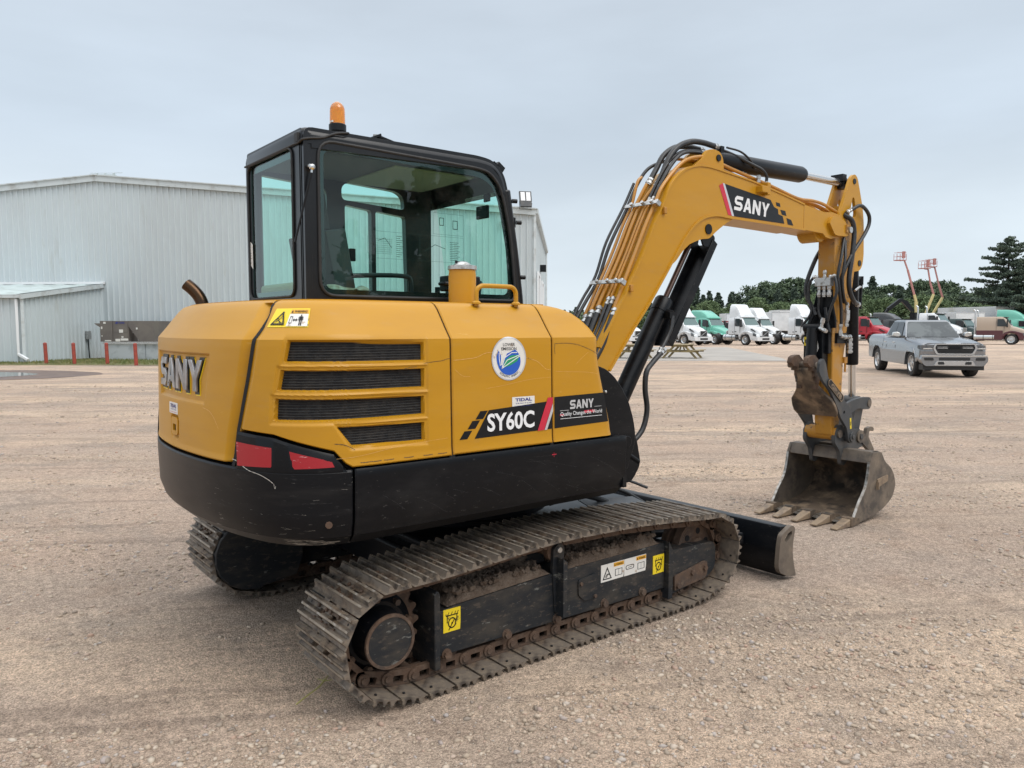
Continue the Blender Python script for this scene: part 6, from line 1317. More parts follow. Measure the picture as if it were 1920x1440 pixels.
# body: lofted sections along x (forward), origin under the front axle; wheels at 0 and -3.67
W_ = 1.01
def section(x, w, zb, zt, tw, crown=.03):
    "half outline bottom -> top, mirrored"
    h = [(w * .93, zb), (w * .985, zb + .10), (w, zb + (zt - zb) * .45), (w * .985, zb + (zt - zb) * .72), (w * .955, zt - .05), (tw, zt), (tw * .5, zt + crown), (0, zt + crown * 1.3)]
    return [(x, -a, b) for a, b in h] + [(x, a, b) for a, b in h[::-1][1:]]
def loft(mb, secs, caps=True):
    n = len(secs[0]); V = [p for s in secs for p in s]; f = []
    for i in range(len(secs) - 1):
        for j in range(n - 1): a = i * n + j; f.append((a, a + 1, a + 1 + n, a + n))
        f.append((i * n, i * n + n, i * n + 2 * n - 1, i * n + n - 1))
    if caps: f += [tuple(range(n)), tuple(range((len(secs) - 1) * n, len(secs) * n))]
    mb.add(V, f)
mb = MB(m_pick)
prof = rnd([(.93, .62), (.95, .86), (.93, 1.06), (.80, 1.135), (.2, 1.215), (-.72, 1.285), (-1.0, 1.30), (-3.0, 1.31), (-3.05, 1.36), (-4.72, 1.385), (-4.80, 1.34), (-4.82, .62), (-4.7, .50)] , [.02, .05, .06, .08, .2, .1, .05, .02, .02, .03, .03, .1, .05], 3)
lower = prof + [(-4.15, .50)] + arch(-3.67, .42, .47, .5, 172, 8, 12)[::1] + [] 
# side profile with the two wheel arches cut out
def pside():
    P = list(prof) + [(-4.23, .48)] + [(-3.67 + .54 * math.cos(R(a)), .45 + .53 * math.sin(R(a))) for a in range(175, 4, -10)] + [(-3.12, .40), (-.56, .36)] + [(.0 + .54 * math.cos(R(a)), .45 + .53 * math.sin(R(a))) for a in range(178, 4, -10)] + [(.56, .50)]
    return P
PS = pside()
topz_ = lambda x: float(np.interp(x, [-4.82, -4.72, -3.05, -3.0, -1.0, -.72, .2, .80, .93], [1.34, 1.385, 1.36, 1.31, 1.30, 1.285, 1.215, 1.135, 1.06]))
LV = [(.0, 0, 0, 0), (.60, .006, .0, 0), (.84, .02, .03, 0), (.91, .05, .06, .01), (.95, .10, .09, .02), (.972, .18, .12, .03), (.985, .28, .15, .04), (.995, .42, .17, .05), (.985, .70, .20, .07)]
n_s = len(PS); sides = []
def level(y, drop, ex, er, s_):
    o = []
    for x, z in PS:
        t_ = topz_(x); z2 = min(z, t_ - drop * (1 if z > .9 else 0)) if z > .9 else z
        x2 = x - ex * max(0, (x - .2)) / .75 if x > .2 else (x + er * max(0, (-4.0 - x)) / .8 if x < -4 else x)
        flare = .022 * max(0, 1 - abs(math.hypot(x, z - .45) - .55) / .16) + .022 * max(0, 1 - abs(math.hypot(x + 3.67, z - .45) - .55) / .16)
        o.append((x2, s_ * (y + (flare if y > .96 else 0)), z2))
    return o
for s_ in (-1, 1):
    V = []
    for y, dr, ex, er in LV[:8]: V += level(y, dr, ex, er, s_)
    mb.grid(V, 8, n_s, close=True)
    last = level(*LV[7], s_); tri = tessellate_polygon([[Vector((p[0], p[2], 0)) for p in last]]); mb.add(last, list(tri))
body = mb.build('body', PU, ang=42)
mb = MB(m_plastic); mb.prism([(-4.7, .45), (.8, .35), (.8, .60), (-4.7, .62)], -.68, .68, XZ)
for cx_ in (0, -3.67):
    for s_ in (-1, 1): mb.prism([(cx_ + .545 * math.cos(R(a)), .50 + .50 * math.sin(R(a))) for a in range(0, 181, 12)], s_ * .50, s_ * .72, XZ)
mb.build('chassis', PU)
# hood bulges
mb = MB(m_pick)
for s_ in (-1, 1): loft(mb, [[(x, s_ * (y0), z - .03), (x, s_ * (y0), z), (x, s_ * (y0 + .08), z + .022 * k), (x, s_ * (.78), z + .012 * k), (x, s_ * .86, z - .03)] for x, z, y0, k in ((.86, 1.11, .22, .6), (.55, 1.165, .24, 1), (.1, 1.225, .28, 1), (-.5, 1.27, .34, 1), (-.80, 1.285, .36, .6))])
mb.build('hood', body, ang=50)
# greenhouse
mb = MB(m_pick); 
gh = [[(-.88, -.90, 1.27), (-.88, .90, 1.27), (-3.02, .92, 1.32), (-3.02, -.92, 1.32)], [(-1.52, -.70, 1.84), (-1.52, .70, 1.84), (-2.75, .70, 1.85), (-2.75, -.70, 1.85)]]
V = gh[0] + [(-1.62, -.66, 1.885), (-1.62, .66, 1.885), (-2.66, .66, 1.89), (-2.66, -.66, 1.89)]; V = gh[0] + gh[1] + V[4:]
mb.add(V, [(0, 1, 5, 4), (1, 2, 6, 5), (2, 3, 7, 6), (3, 0, 4, 7), (4, 5, 9, 8), (5, 6, 10, 9), (6, 7, 11, 10), (7, 4, 8, 11), (8, 9, 10, 11), (0, 3, 2, 1)]); mb.build('cab_shell', body, bevel=.035, seg=3, ang=50)
def lerp4(q, u, v, off): # bilinear on quad with outward offset vector
    a = Vector(q[0]).lerp(Vector(q[1]), u); b = Vector(q[3]).lerp(Vector(q[2]), u); return a.lerp(b, v) + Vector(off)
def pane(q, poly, off): return [tuple(lerp4(q, u, v, off)) for u, v in poly]
def glasspane(par, q, poly, off, name, mat):
    pp = rnd(poly, .05, 3); tri = tessellate_polygon([[Vector((p[0], p[1], 0)) for p in pp]]); mb = MB(mat); mb.add([tuple(lerp4(q, u, v, off)) for u, v in pp], list(tri)); return mb.build(name, par, flat=True)
WSq = [gh[0][0], gh[0][1], gh[1][1], gh[1][0]]; glasspane(body, WSq, [(.025, .03), (.975, .03), (.955, .95), (.045, .95)], (.016, 0, .014), 'windscreen', m_wind)
for s_ in (-1, 1):
    q = [(-.88, s_ * .90, 1.27), (-3.02, s_ * .92, 1.32), (-2.75, s_ * .70, 1.85), (-1.52, s_ * .70, 1.84)]
    o_ = (0, s_ * .016, .004)
    glasspane(body, q, [(.16, .08), (.485, .08), (.485, .95), (.055, .95)], o_, 'window', m_carglass); glasspane(body, q, [(.505, .08), (.88, .08), (.92, .95), (.505, .95)], o_, 'window', m_carglass)
    mb = MB(m_chrome); loft(mb, [[(-.98 + dx, s_ * (1.02 + a), z + b) for a, b in ((0, 0), (.02, .10), (.12, .14), (.24, .12), (.25, .02), (.12, -.02))] for dx, z in ((0, 1.33), (-.10, 1.33), (-.14, 1.34))]); mb.use(m_plastic).box(-1.10, -1.0, s_ * .86, s_ * 1.04, 1.30, 1.345); mb.build('side_mirror', body, bevel=.012)
    for x_ in (-1.85, -2.80): mb = MB(m_chrome); mb.box(x_ - .10, x_ + .10, s_ * .955, s_ * 1.0, 1.09, 1.125); mb.build('door_handle', body, bevel=.008)
    mb = MB(m_plastic)
    for x_ in (-1.62, -2.62): mb.box(x_ - .004, x_ + .004, s_ * .95, s_ * .9975, .55, 1.0)
    mb.box(-3.035, -3.029, s_ * .93, s_ * .9975, .55, 1.02); mb.build('door_gap', body)
    wheel(PU, 0, s_ * .845, .42, .28, s_, m_alloy, 6); wheel(PU, -3.67, s_ * .845, .42, .28, s_, m_alloy, 6)
    # headlamps
    mb = MB(m_lens); mb.grid([(x_, s_ * y_, z_) for x_, y_, a_, c_ in ((.90, .60, .93, 1.07), (.962, .62, .92, 1.065), (.955, .75, .905, 1.06), (.925, .87, .90, 1.055), (.86, .955, .90, 1.05), (.74, .99, .91, 1.045), (.60, 1.0, .95, 1.04)) for z_ in (a_, c_)], 7, 2); mb.use(m_chrome); mb.prism(rnd([(s_ * .60, .925), (s_ * .95, .92), (s_ * .93, .955), (s_ * .72, .955)], .01, 2), .955, .962, YZ); mb.build('headlight', body, bevel=.02)
    mb = MB(m_plastic); mb.prism(rnd([(s_ * .62, .56), (s_ * .90, .56), (s_ * .92, .65), (s_ * .64, .65)], .03, 3), .96, 1.005, YZ); mb.build('fog_light', body)
    mb = MB(m_plastic); mb.prism(rnd([(s_ * .30, .43), (s_ * .50, .43), (s_ * .50, .52), (s_ * .33, .52)], .03, 3), .98, 1.022, YZ); mb.build('bumper_vent', body)
mb = MB(m_alloy); mb.prism([rnd([(-.56, .75), (.56, .75), (.66, .96), (.60, 1.10), (-.60, 1.10), (-.66, .96)], .05, 3), rnd([(-.51, .785), (.51, .785), (.60, .96), (.56, 1.07), (-.56, 1.07), (-.60, .96)], .04, 3)], .93, 1.01, YZ)
mb.box(.96, 1.0, -.53, -.22, .945, .958); mb.box(.96, 1.0, -.53, -.22, .985, .998); mb.box(.96, 1.0, .22, .53, .945, .958); mb.box(.96, 1.0, .22, .53, .985, .998); gri = mb.build('grille_surround', body, bevel=.012)
mb = MB(m_plastic); mb.prism(rnd([(-.54, .76), (.54, .76), (.64, .96), (.58, 1.085), (-.58, 1.085), (-.64, .96)], .04, 3), .93, .965, YZ)
for k in range(5): mb.box(.965, .985, -.45, .45, .81 + .052 * k, .822 + .052 * k)
mb.build('grille', body)
mb = MB(m_lblack); put_text(mb, 'RAM', 0, .94, .055, lambda a, b: (1.003, a, b), .05, width=.28, align='c'); mb.box(.985, 1.0, -.16, .16, .93, 1.005); mb.build('maker_name', gri)
mb = MB(m_pick)
loft(mb, [[(.80 + d * .02, y, z) for y, z in ()] for d in ()] or [[(x, -1.0, .42), (x, -1.0, .80), (x, 1.0, .80), (x, 1.0, .42)] for x in (.72, .72)]) if False else mb.prism(rnd([(-1.0, .54), (-.88, .38), (.88, .38), (1.0, .54), (.99, .69), (-.99, .69)], .05, 3), .70, .985, YZ); mb.use(m_chrome).prism(rnd([(-.99, .685), (.99, .685), (.97, .725), (-.97, .725)], .01, 2), .74, .995, YZ); mb.use(m_alloy).prism(rnd([(-.62, .40), (.62, .40), (.54, .545), (-.54, .545)], .03, 3), .96, 1.01, YZ); mb.build('front_bumper', body, bevel=.025, seg=3)
mb = MB(m_plastic); mb.prism(rnd(quad(-.46, .565, .46, .655), .02, 3), .96, 1.003, YZ); mb.prism([(-.92, .25), (.92, .25), (.92, .42), (-.92, .42)], .55, .90, YZ); mb.build('air_dam', body, bevel=.01)
mb = MB(m_plastic); mb.box(-.45, -.25, -.75, -.60, 1.262, 1.285); mb.build('hood_scoop', body, bevel=.01)

# ================================================================== HIGHWAY TRUCKS
m_twhite = M('white_truck_paint', (.72, .74, .75), .3, coat=.4, var=((.62, .64, .65), 1.2, .4, .7)); m_tgreen = M('mint_truck_paint', (.13, .43, .33), .35, coat=.3, var=((.16, .48, .38), 1, .4, .7)); m_tred = M('red_truck_paint', (.40, .012, .028), .3, coat=.4)
m_tdark = M('charcoal_truck_paint', (.04, .043, .046), .3, coat=.4); m_tdgreen = M('dark_green_truck_paint', (.008, .030, .028), .25, coat=.5); m_ttan = M('tan_truck_paint', (.42, .33, .25), .35, coat=.4); m_tmaroon = M('maroon_truck_paint', (.085, .018, .026), .3, coat=.4); m_alu = M('aluminium_tank', (.60, .62, .63), .25, .8)
TG = 'highway tractors parked in a row beyond the yard'
def truck(label, px, base, yaw_deg, mat, mat2=None, roof='tall', sleeper=0.0, hood='round', stacks=False, scale=.925, dep=None, vis=True, back=True):
    """origin on the ground under the front axle; x forward"""
    dep = dep or 1.5 * 1444 / (base - 615); lat = (px - 960) / 1444 * dep
    T = thing('semi_truck', label, 'truck', site(lat, dep), site_yaw(math.cos(R(yaw_deg)), math.sin(R(yaw_deg))), TG); T.scale = (scale,) * 3
    mat2 = mat2 or mat; cb = -2.05 - sleeper   # rear of cab
    mb = MB(m_plastic); mb.box(cb - 3.6 if back else cb - .3, 1.0, -.42, .42, .62, .95); mb.build('chassis', T)
    # cab
    mb = MB(mat)
    zt = 2.72
    for_ = lambda x, w, z: (x, w, z)
    sec = []
    for x, w0, w1, z0, z1 in ((cb, 1.14, 1.10, 1.0, zt), (-1.0, 1.14, 1.08, 1.0, zt), (-.62, 1.12, 1.02, 1.0, zt - .02)):
        sec.append([(x, -w0, z0), (x, -w0, z1 * .5), (x, -w0 + .02, z1 - .9), (x, -w1 + .04, z1 - .12), (x, -w1 + .14, z1), (x, w1 - .14, z1), (x, w1 - .04, z1 - .12), (x, w0 - .02, z1 - .9), (x, w0, z1 * .5), (x, w0, z0)])
    x = -.06; sec.append([(x, -1.12, 1.0), (x, -1.12, 1.4), (x, -1.06, 1.80), (x + .0, -1.0, 1.83), (x, -.9, 1.85), (x, .9, 1.85), (x, 1.0, 1.83), (x, 1.06, 1.80), (x, 1.12, 1.4), (x, 1.12, 1.0)])
    loft(mb, sec); cab_ = mb.build('cab', T, bevel=.03, seg=2, ang=45)
    # windscreen and side glass
    q = [(-.06, -1.06, 1.80), (-.06, 1.06, 1.80), (-.62, .92, zt - .06), (-.62, -.92, zt - .06)]; glasspane(cab_, q, [(.05, .10), (.95, .10), (.95, .95), (.05, .95)], (.03, 0, .015), 'windscreen', m_carglass_l)
    for s_ in (-1, 1):
        mb = MB(m_carglass); mb.prism(rnd([(-.30, 1.78), (-1.20, 1.78), (-1.20, 2.50), (-.66, 2.50)], .06, 3), s_ * 1.098, s_ * 1.135, XZ); mb.build('window', cab_)
        mb = MB(m_plastic); mb.box(-.40, -.28, s_ * 1.22, s_ * 1.45, 1.70, 2.42); mb.box(-.38, -.32, s_ * 1.1, s_ * 1.25, 1.75, 1.80); mb.build('mirror', cab_, bevel=.02)
        mb = MB(m_plastic); mb.box(-1.28, -1.26, s_ * 1.12, s_ * 1.146, 1.0, 2.6); mb.box(-.62, -.60, s_ * 1.12, s_ * 1.146, 1.0, 1.75); mb.box(-1.22, -1.02, s_ * 1.12, s_ * 1.155, 1.25, 1.32); mb.box(-1.5, -1.38, s_ * 1.12, s_ * 1.155, 1.2, 1.28); mb.build('door_trim', cab_)
    mb = MB(m_plastic if roof == 'none' else mat); mb.box(-.72, -.42, -.95, .95, zt - .10, zt - .02); mb.build('sun_visor', cab_, bevel=.02)
    if mat2 != mat:
        for s_ in (-1, 1): mb = MB(mat2); mb.box(cb, -.70, s_ * 1.10, s_ * 1.16, .46, 1.38); mb.build('side_skirt', cab_, bevel=.02)
    if roof in ('tall', 'mid'):
        H = {'tall': 1.18, 'mid': .82}[roof]; mb = MB(mat); xb = cb + .04; S_ = []
        xs = [xb, xb + (-.95 - xb) * .35, xb + (-.95 - xb) * .62, xb + (-.95 - xb) * .85, -.88, -.60]
        for x_, h_, w_ in zip(xs, (H, H, H * .94, H * .68, H * .34, .02), (.98, .98, .95, .90, .90, .95)):
            S_.append([(x_, -w_ - .06, zt - .1), (x_, -w_ - .02, zt + h_ * .4), (x_, -w_ * .92, zt + h_ * .85), (x_, -w_ * .75, zt + h_), (x_, w_ * .75, zt + h_), (x_, w_ * .92, zt + h_ * .85), (x_, w_ + .02, zt + h_ * .4), (x_, w_ + .06, zt - .1)])
        loft(mb, S_); mb.build('roof_fairing', cab_, bevel=.04, seg=2, ang=50)
    # hood with fenders
    mb = MB(mat); S_ = []
    hz0 = 1.88 if hood != 'long' else 1.82; L_ = 1.42 if hood != 'long' else 1.5
    for x_, w_, zt_, zb_ in ((-.10, .98, hz0, 1.0), (.30, .92, hz0 - .10, 1.0), (.75, .80, hz0 - .24, .98), (1.10, .70, hz0 - .40, .9), (L_ - .10, .62, hz0 - .55, .85), (L_, .58, hz0 - .68, .85)):
        S_.append([(x_, -w_ - .02, zb_), (x_, -w_, zt_ - .30), (x_, -w_ + .10, zt_ - .08), (x_, -w_ * .55, zt_), (x_, w_ * .55, zt_), (x_, w_ - .10, zt_ - .08), (x_, w_, zt_ - .30), (x_, w_ + .02, zb_)])
    loft(mb, S_); hd = mb.build('hood', T, bevel=.04, seg=3, ang=60)
    for s_ in (-1, 1):
        mb = MB(mat2); P = [(-.72, .62), (-.78, .95), (-.60, 1.15), (-.40, 1.27), (0, 1.36), (.45, 1.30), (.85, 1.16), (1.30, 1.02), (1.40, .92), (1.42, .50), (.66, .46)] + [(.62 * math.cos(R(a)), .52 + .62 * math.sin(R(a))) for a in range(10, 181, 14)]
        mb.prism(rnd(P, 0), s_ * .66, s_ * 1.17, XZ); mb.build('fender', T, bevel=.09, seg=4, ang=50)
        mb = MB(m_lens); mb.prism(rnd([(1.0, .88), (1.38, .82), (1.30, 1.04), (.92, 1.16)], .03, 2), s_ * 1.0, s_ * 1.185, XZ); mb.build('headlight', T)
        if hood == 'round':
            mb = MB(m_plastic); mb.prism(rnd([(.45, 1.52), (.55, 1.56), (1.05, 1.28), (.98, 1.26), (.62, 1.40)], .02, 2), s_ * .80, s_ * .93, XZ); mb.build('hood_vent', hd)
        wheel(T, 0, s_ * .98, .52, .30, s_, m_alu)
        if back:
            for x_ in (cb - 1.75, cb - 3.05): wheel(T, x_, s_ * .85, .52, .56, s_, m_alu)
        mb = MB(m_alu); mb.cyl((-1.15 - sleeper * .3, s_ * .92, .72), (-2.6 - sleeper * .6, s_ * .92, .72), .31, n=24)
        for x_ in (-1.5, -2.3): mb.use(m_plastic).cyl((x_, s_ * .92, .72), (x_ - .05, s_ * .92, .72), .318, n=24)
        mb.build('fuel_tank', T); mb = MB(m_alu); mb.box(-1.10, -.62, s_ * .8, s_ * 1.14, .45, .52); mb.box(-1.15, -.62, s_ * .8, s_ * 1.10, .75, .80); mb.build('step', T)
    mb = MB(m_alu); mb.prism([rnd(quad(-.47, .80, .47, 1.36), .08, 3), rnd(quad(-.42, .84, .42, 1.32), .06, 3)], L_ - .02, L_ + .05, YZ); gr_ = mb.build('grille', T, bevel=.01)
    mb = MB(m_plastic); mb.prism(rnd(quad(-.43, .83, .43, 1.33), .06, 3), L_ - .05, L_ + .025, YZ); mb.use(m_alu)
    if hood == 'round': mb.prism([(-.40, .87), (-.36, .85), (.40, 1.27), (.36, 1.30)], L_ + .025, L_ + .04, YZ)
    else:
        for k in range(7): mb.box(L_ + .02, L_ + .035, -.40 + .125 * k, -.36 + .125 * k, .84, 1.32)
    mb.build('grille_mesh', gr_)
    mb = MB(mat if hood == 'round' else m_alu); mb.prism(rnd([(-1.18, .42), (1.18, .42), (1.16, .78), (-1.16, .78)], .05, 3), L_ - .45, L_ + .10, YZ); mb.use(m_plastic); mb.prism(rnd([(-.9, .36), (.9, .36), (.9, .44), (-.9, .44)], .02, 2), L_ - .4, L_ + .08, YZ); mb.box(L_ + .10, L_ + .108, -.5, .5, .50, .68); mb.build('bumper', T, bevel=.04, seg=2)
    if stacks:
        for s_ in (-1, 1):
            mb = MB(m_alu); mb.tube([(cb - .14, s_ * 1.0, 1.0), (cb - .14, s_ * 1.0, 2.2), (cb - .14, s_ * 1.0, 3.15), (cb - .18, s_ * 1.0, 3.32), (cb - .30, s_ * 1.0, 3.42)], .075, n=12, sm=3); mb.build('exhaust_stack', T)
    return T
HL, HR_ = -57, -50
truck('white day-cab tractor half hidden behind the left side of the boom cylinder', 1178, 647, HL, m_twhite)
truck('white day-cab tractor with tall roof fairing, left of the mint green truck', 1298, 647, HL, m_twhite)
truck('mint green tractor with rounded roof fairing between two white tractors', 1347, 646.6, HL, m_tgreen, roof='mid', sleeper=1.1, hood='long', stacks=True, dep=76)
truck('white day-cab tractor with tall roof fairing, right of the mint green truck', 1412, 647, HL, m_twhite)
truck('white tractor whose roof shows just behind the middle white day-cab tractor', 1440, 646, HL, m_twhite, dep=80, back=False)
truck('white day-cab tractor with tall roof fairing half hidden by the excavator arm', 1526, 647, HL, m_twhite)
truck('red day-cab tractor without roof fairing between excavator arm and pickup', 1648, 646, HR_ - 2, m_tred, roof='none', dep=68)
truck('charcoal sleeper tractor behind the red tractor', 1694, 643, HR_, m_tdark, roof='mid', sleeper=1.4, stacks=True, dep=88, hood='long')
truck('white day-cab tractor behind the roof of the silver pickup', 1775, 643, HR_, m_twhite, roof='none', stacks=True, hood='long', dep=80, scale=1.12)
truck('dark green sleeper tractor behind the right front corner of the pickup', 1822, 642, -58, m_tdgreen, roof='none', sleeper=1.7, stacks=True, hood='long', dep=84)
truck('tan and maroon sleeper tractor at the right edge of the photo', 1899, 642.5, -38, m_ttan, m_tmaroon, roof='none', sleeper=.9, stacks=True, hood='long', dep=70)
truck('mint green tractor with high roof behind the tan and maroon truck', 1935, 642, -44, m_tgreen, roof='tall', sleeper=1.6, hood='long', dep=88)
mb = MB(m_tmaroon)
# trailers and bodies seen between the tractors
def trailer(label, px, dep, w, h, d, z0, yaw, mat, frame=None):
    lat = (px - 960) / 1444 * dep; T = thing('box_trailer', label, 'trailer', site(lat, dep), YAW + R(yaw)); mb = MB(mat); mb.box(-w / 2, w / 2, -d / 2, d / 2, z0, z0 + h); bb = mb.build('box_body', T, bevel=.03); mb = MB(m_alu)
    for s_ in (-1, 1): mb.box(s_ * w / 2 - .05 * (s_ > 0) - .0, s_ * w / 2 + .05 * (s_ < 0), -d / 2 - .01, -d / 2 + .03, z0, z0 + h)
    mb.box(-w / 2, w / 2, -d / 2 - .012, -d / 2 + .02, z0 + h - .1, z0 + h + .004); mb.build('corner_post', bb); mb = MB(m_plastic); mb.box(-w / 2 + .1, w / 2 - .1, -d / 2 + .4, d / 2 - .2, .6, z0); mb.build('undercarriage', T)
    for x_ in (-w / 2 + .35, w / 2 - .35): mb = MB(m_tyre); mb.cyl((x_ - .15, -d / 2 + .9, .48), (x_ + .15, -d / 2 + .9, .48), .48, n=20); mb.build('wheel', T)
    return T
trailer('small white box body left of the middle white tractor', 1368, 92, 1.7, 1.3, 3, 1.9, 0, m_twhite)
trailer('white box body beside the white tractor behind the arm', 1452, 84, 2.0, 2.0, 4, 1.2, 0, m_twhite); trailer('white box body with black open top left of the rightmost white day-cab', 1478, 96, 3.6, 2.7, 4, 1.0, 0, m_twhite)
trailer('low white trailer left of the dark green tractor', 1795, 92, 3.4, 2.0, 5, 1.3, 0, m_twhite); trailer('silver trailer roof above the dark green tractor', 1826, 98, 3.2, 2.6, 8, 1.5, 22, m_alu)
m_rig = M('open_flatbed_red', (.22, .03, .03), .6)
mb = MB(m_twhite); mb.box(-2.2, 2.2, -1, 1, 1.0, 1.25); 
for k in range(5): mb.use((m_tred, m_twhite, m_plastic)[k % 3]); mb.box(-2 + .8 * k, -1.6 + .8 * k, -1, -.6, 1.25, 2.1 + .15 * (k % 2))
mb.use(m_tyre)
for x_ in (-1.5, 1.4): mb.cyl((x_, -1.05, .48), (x_, -.75, .48), .48, n=18)
mb.use(m_rig).box(-2.3, 1.4, -.9, -.8, 2.15, 2.3); mb.build('flatbed_load', label='flatbed with red and white bars between the mint green and middle white tractors', cat='flatbed', loc=site((1362 - 960) / 1444 * 90, 90), rotz=YAW)

# ================================================================== BOOM LIFTS, KNUCKLE LOADER
m_lred = M('lift_red', (.46, .21, .19), .5); m_lcream = M('lift_cream', (.62, .52, .24), .5); m_lblue = M('lift_blue', (.02, .06, .20), .5)
def P3(px, v, dep): return site((px - 960) / 1444 * dep, dep, 1.5 + (615 - v) / 1444 * dep)
def lift(label, dep, joints, basket):
    """joints: (lat px, height px) pairs measured up the boom, at this machine's own distance"""
    J = [P3(a, b, dep) for a, b in joints]; base = Vector((J[-1].x, J[-1].y, 0)); T = thing('boom_lift', label, 'boom lift', base, YAW, 'boom lifts raised above the truck row')
    inv = (Matrix.Translation(base) @ Matrix.Rotation(YAW, 4, 'Z')).inverted(); J = [inv @ j for j in J]
    for k in range(len(J) - 1):
        mat = m_lred if k < len(joints) // 2 else m_lcream; a, b = J[k], J[k + 1]; mb = MB(mat); w = .15 + .045 * k; beam(mb, a, b, w, w); mb.build('boom_section', T)
    mb = MB(m_lblue); mb.box(-1.1, 1.1, -1, 1, .5, 1.5); mb.box(-.5, .5, -.6, .6, 1.5, max(2.0, J[-1].z)); mb.build('turntable', T, bevel=.05)
    for x_ in (-1.1, 1.1): mb = MB(m_tyre); mb.cyl((x_, -1.2, .45), (x_, -.85, .45), .45, n=18); mb.cyl((x_, .85, .45), (x_, 1.2, .45), .45, n=18); mb.build('axle_wheels', T)
    b = inv @ P3(*basket, dep); mb = MB(m_lred); w, h, d = .60, .85, .38
    mb.box(b.x - w, b.x + w, b.y - d, b.y + d, b.z, b.z + .10)
    for x_ in (-w, -w / 3, w / 3, w):
        for y_ in (-d, d): mb.box(b.x + x_ - .022, b.x + x_ + .022, b.y + y_ - .022, b.y + y_ + .022, b.z, b.z + h)
    for z_ in (.5, 1.0):
        for y_ in (-d, d): mb.box(b.x - w, b.x + w, b.y + y_ - .022, b.y + y_ + .022, b.z + z_, b.z + z_ + .045)
    mb.box(b.x + w * .35, b.x + w * .8, b.y - d, b.y, b.z + .3, b.z + 1.15); beam(mb, Vector((b.x, b.y, b.z)), J[0], .13, .13); mb.build('basket', T)
lift('boom lift with the basket highest and farthest left of the three', 98, [(1691, 489), (1698, 507), (1712, 553), (1716, 566), (1717, 590)], (1683, 490))
lift('boom lift of the close pair whose basket is the left one', 100, [(1736, 506), (1741, 531), (1748, 552), (1733, 592)], (1729, 505))
lift('boom lift of the close pair whose basket is the right one', 104, [(1748, 502), (1757, 534), (1765, 558), (1746, 592)], (1741, 502))
mb = MB(m_lblack); KD = 96
for a, b, w in (((1664, 580), (1686, 563), .42), ((1686, 563), (1700, 568), .36), ((1688, 562), (1709, 584), .30), ((1700, 568), (1712, 584), .22), ((1712, 586), (1712, 640), .6), ((1664, 580), (1660, 586), .3)): beam(mb, P3(*a, KD), P3(*b, KD), w, w)
kb = site((1712 - 960) / 1444 * KD, KD); mb.v = [tuple(Vector(v) - kb) for v in mb.v]
kl = thing('knuckle_loader', 'black folded knuckle boom loader standing up behind the charcoal tractor', 'loader', kb); mb.build('crane_arm', kl); mb = MB(m_lblack); mb.box(-.8, .8, -.8, .8, 0, 2.6); mb.build('crane_base', kl, bevel=.05)

# ================================================================== TREES
def leaf_mat(name, c1, c2, c3):
    m = bpy.data.materials.new(name); m.use_nodes = True; t = m.node_tree; b = t.nodes['Principled BSDF']; b.inputs['Roughness'].default_value = .8; b.inputs['Specular IOR Level'].default_value = .2
    g = nd(t, 'ShaderNodeNewGeometry'); r = nd(t, 'ShaderNodeValToRGB'); t.links.new(g.outputs['Random Per Island'], r.inputs[0]); e = r.color_ramp.elements; e[0].color = (*c1, 1); e[1].color = (*c3, 1); q = e.new(.5); q.color = (*c2, 1)
    t.links.new(r.outputs[0], b.inputs['Base Color']); return m
m_pine = leaf_mat('pine_needles', (.066, .092, .074), (.090, .120, .090), (.125, .160, .112)); m_leaf = leaf_mat('broad_leaves', (.10, .145, .075), (.135, .187, .094), (.18, .24, .12)); m_dleaf = leaf_mat('dark_leaves', (.080, .112, .074), (.108, .148, .090), (.15, .195, .112)); m_bark = M('bark', (.06, .045, .035), .9)  # foliage tones lightened and greyed in place of distance haze
def leaves(centers, sizes, per, spread, ls, seed, flat=1.0):
    r = np.random.RandomState(seed); C = np.repeat(centers, per, 0); S = np.repeat(sizes, per)[:, None]
    d = r.normal(size=C.shape); d /= np.linalg.norm(d, axis=1)[:, None]; rad = r.rand(len(C), 1) ** .45; P = C + d * rad * S * np.array([spread, spread, flat * spread])
    u = r.normal(size=P.shape); u /= np.linalg.norm(u, axis=1)[:, None]; w = np.cross(u, r.normal(size=P.shape)); w /= np.linalg.norm(w, axis=1)[:, None]; L = (ls * (.6 + .8 * r.rand(len(P), 1)))
    V = np.stack([P - u * L, P + w * L * .6, P + u * L, P - w * L * .6], 1).reshape(-1, 3); return V, np.arange(len(V)).reshape(-1, 4)
def tree_mesh(kind, H, seed, n=60, per=26, ls=.22):
    r = np.random.RandomState(seed)
    if kind == 'round':
        C = []; S = []
        for k in range(n):
            h = r.uniform(.28, 1.0); rr = H * .34 * math.sin(min(1, (1.06 - h) * 2.2) * 1.57) * (.55 + .6 * r.rand()); a = r.uniform(0, 6.28); C.append((rr * math.cos(a), rr * math.sin(a), H * (h - .05))); S.append(H * r.uniform(.05, .10))
    elif kind == 'pine':
        C = []; S = []
        for k in range(n):
            h = r.uniform(.10, 1.0) ** .9; rr = H * .23 * (1.03 - h) ** .85 * r.uniform(.25, 1.1); a = r.uniform(0, 6.28); C.append((rr * math.cos(a), rr * math.sin(a), H * h * .97)); S.append(H * r.uniform(.035, .065) * (1.25 - .6 * h))
    C = np.array(C); S = np.array(S); return leaves(C, S, per, 1.0, ls, seed + 1, .75 if kind == 'round' else .6)
protos = []
kinds = [('round', m_leaf, 'bright green broadleaf tree in front of the darker pines beyond the yard', 'tree'), ('pine', m_pine, 'dark conifer in the tree line beyond the parked trucks', 'tree'), ('round', m_dleaf, 'dark green rounded tree in the tree line beyond the parked trucks', 'tree')]
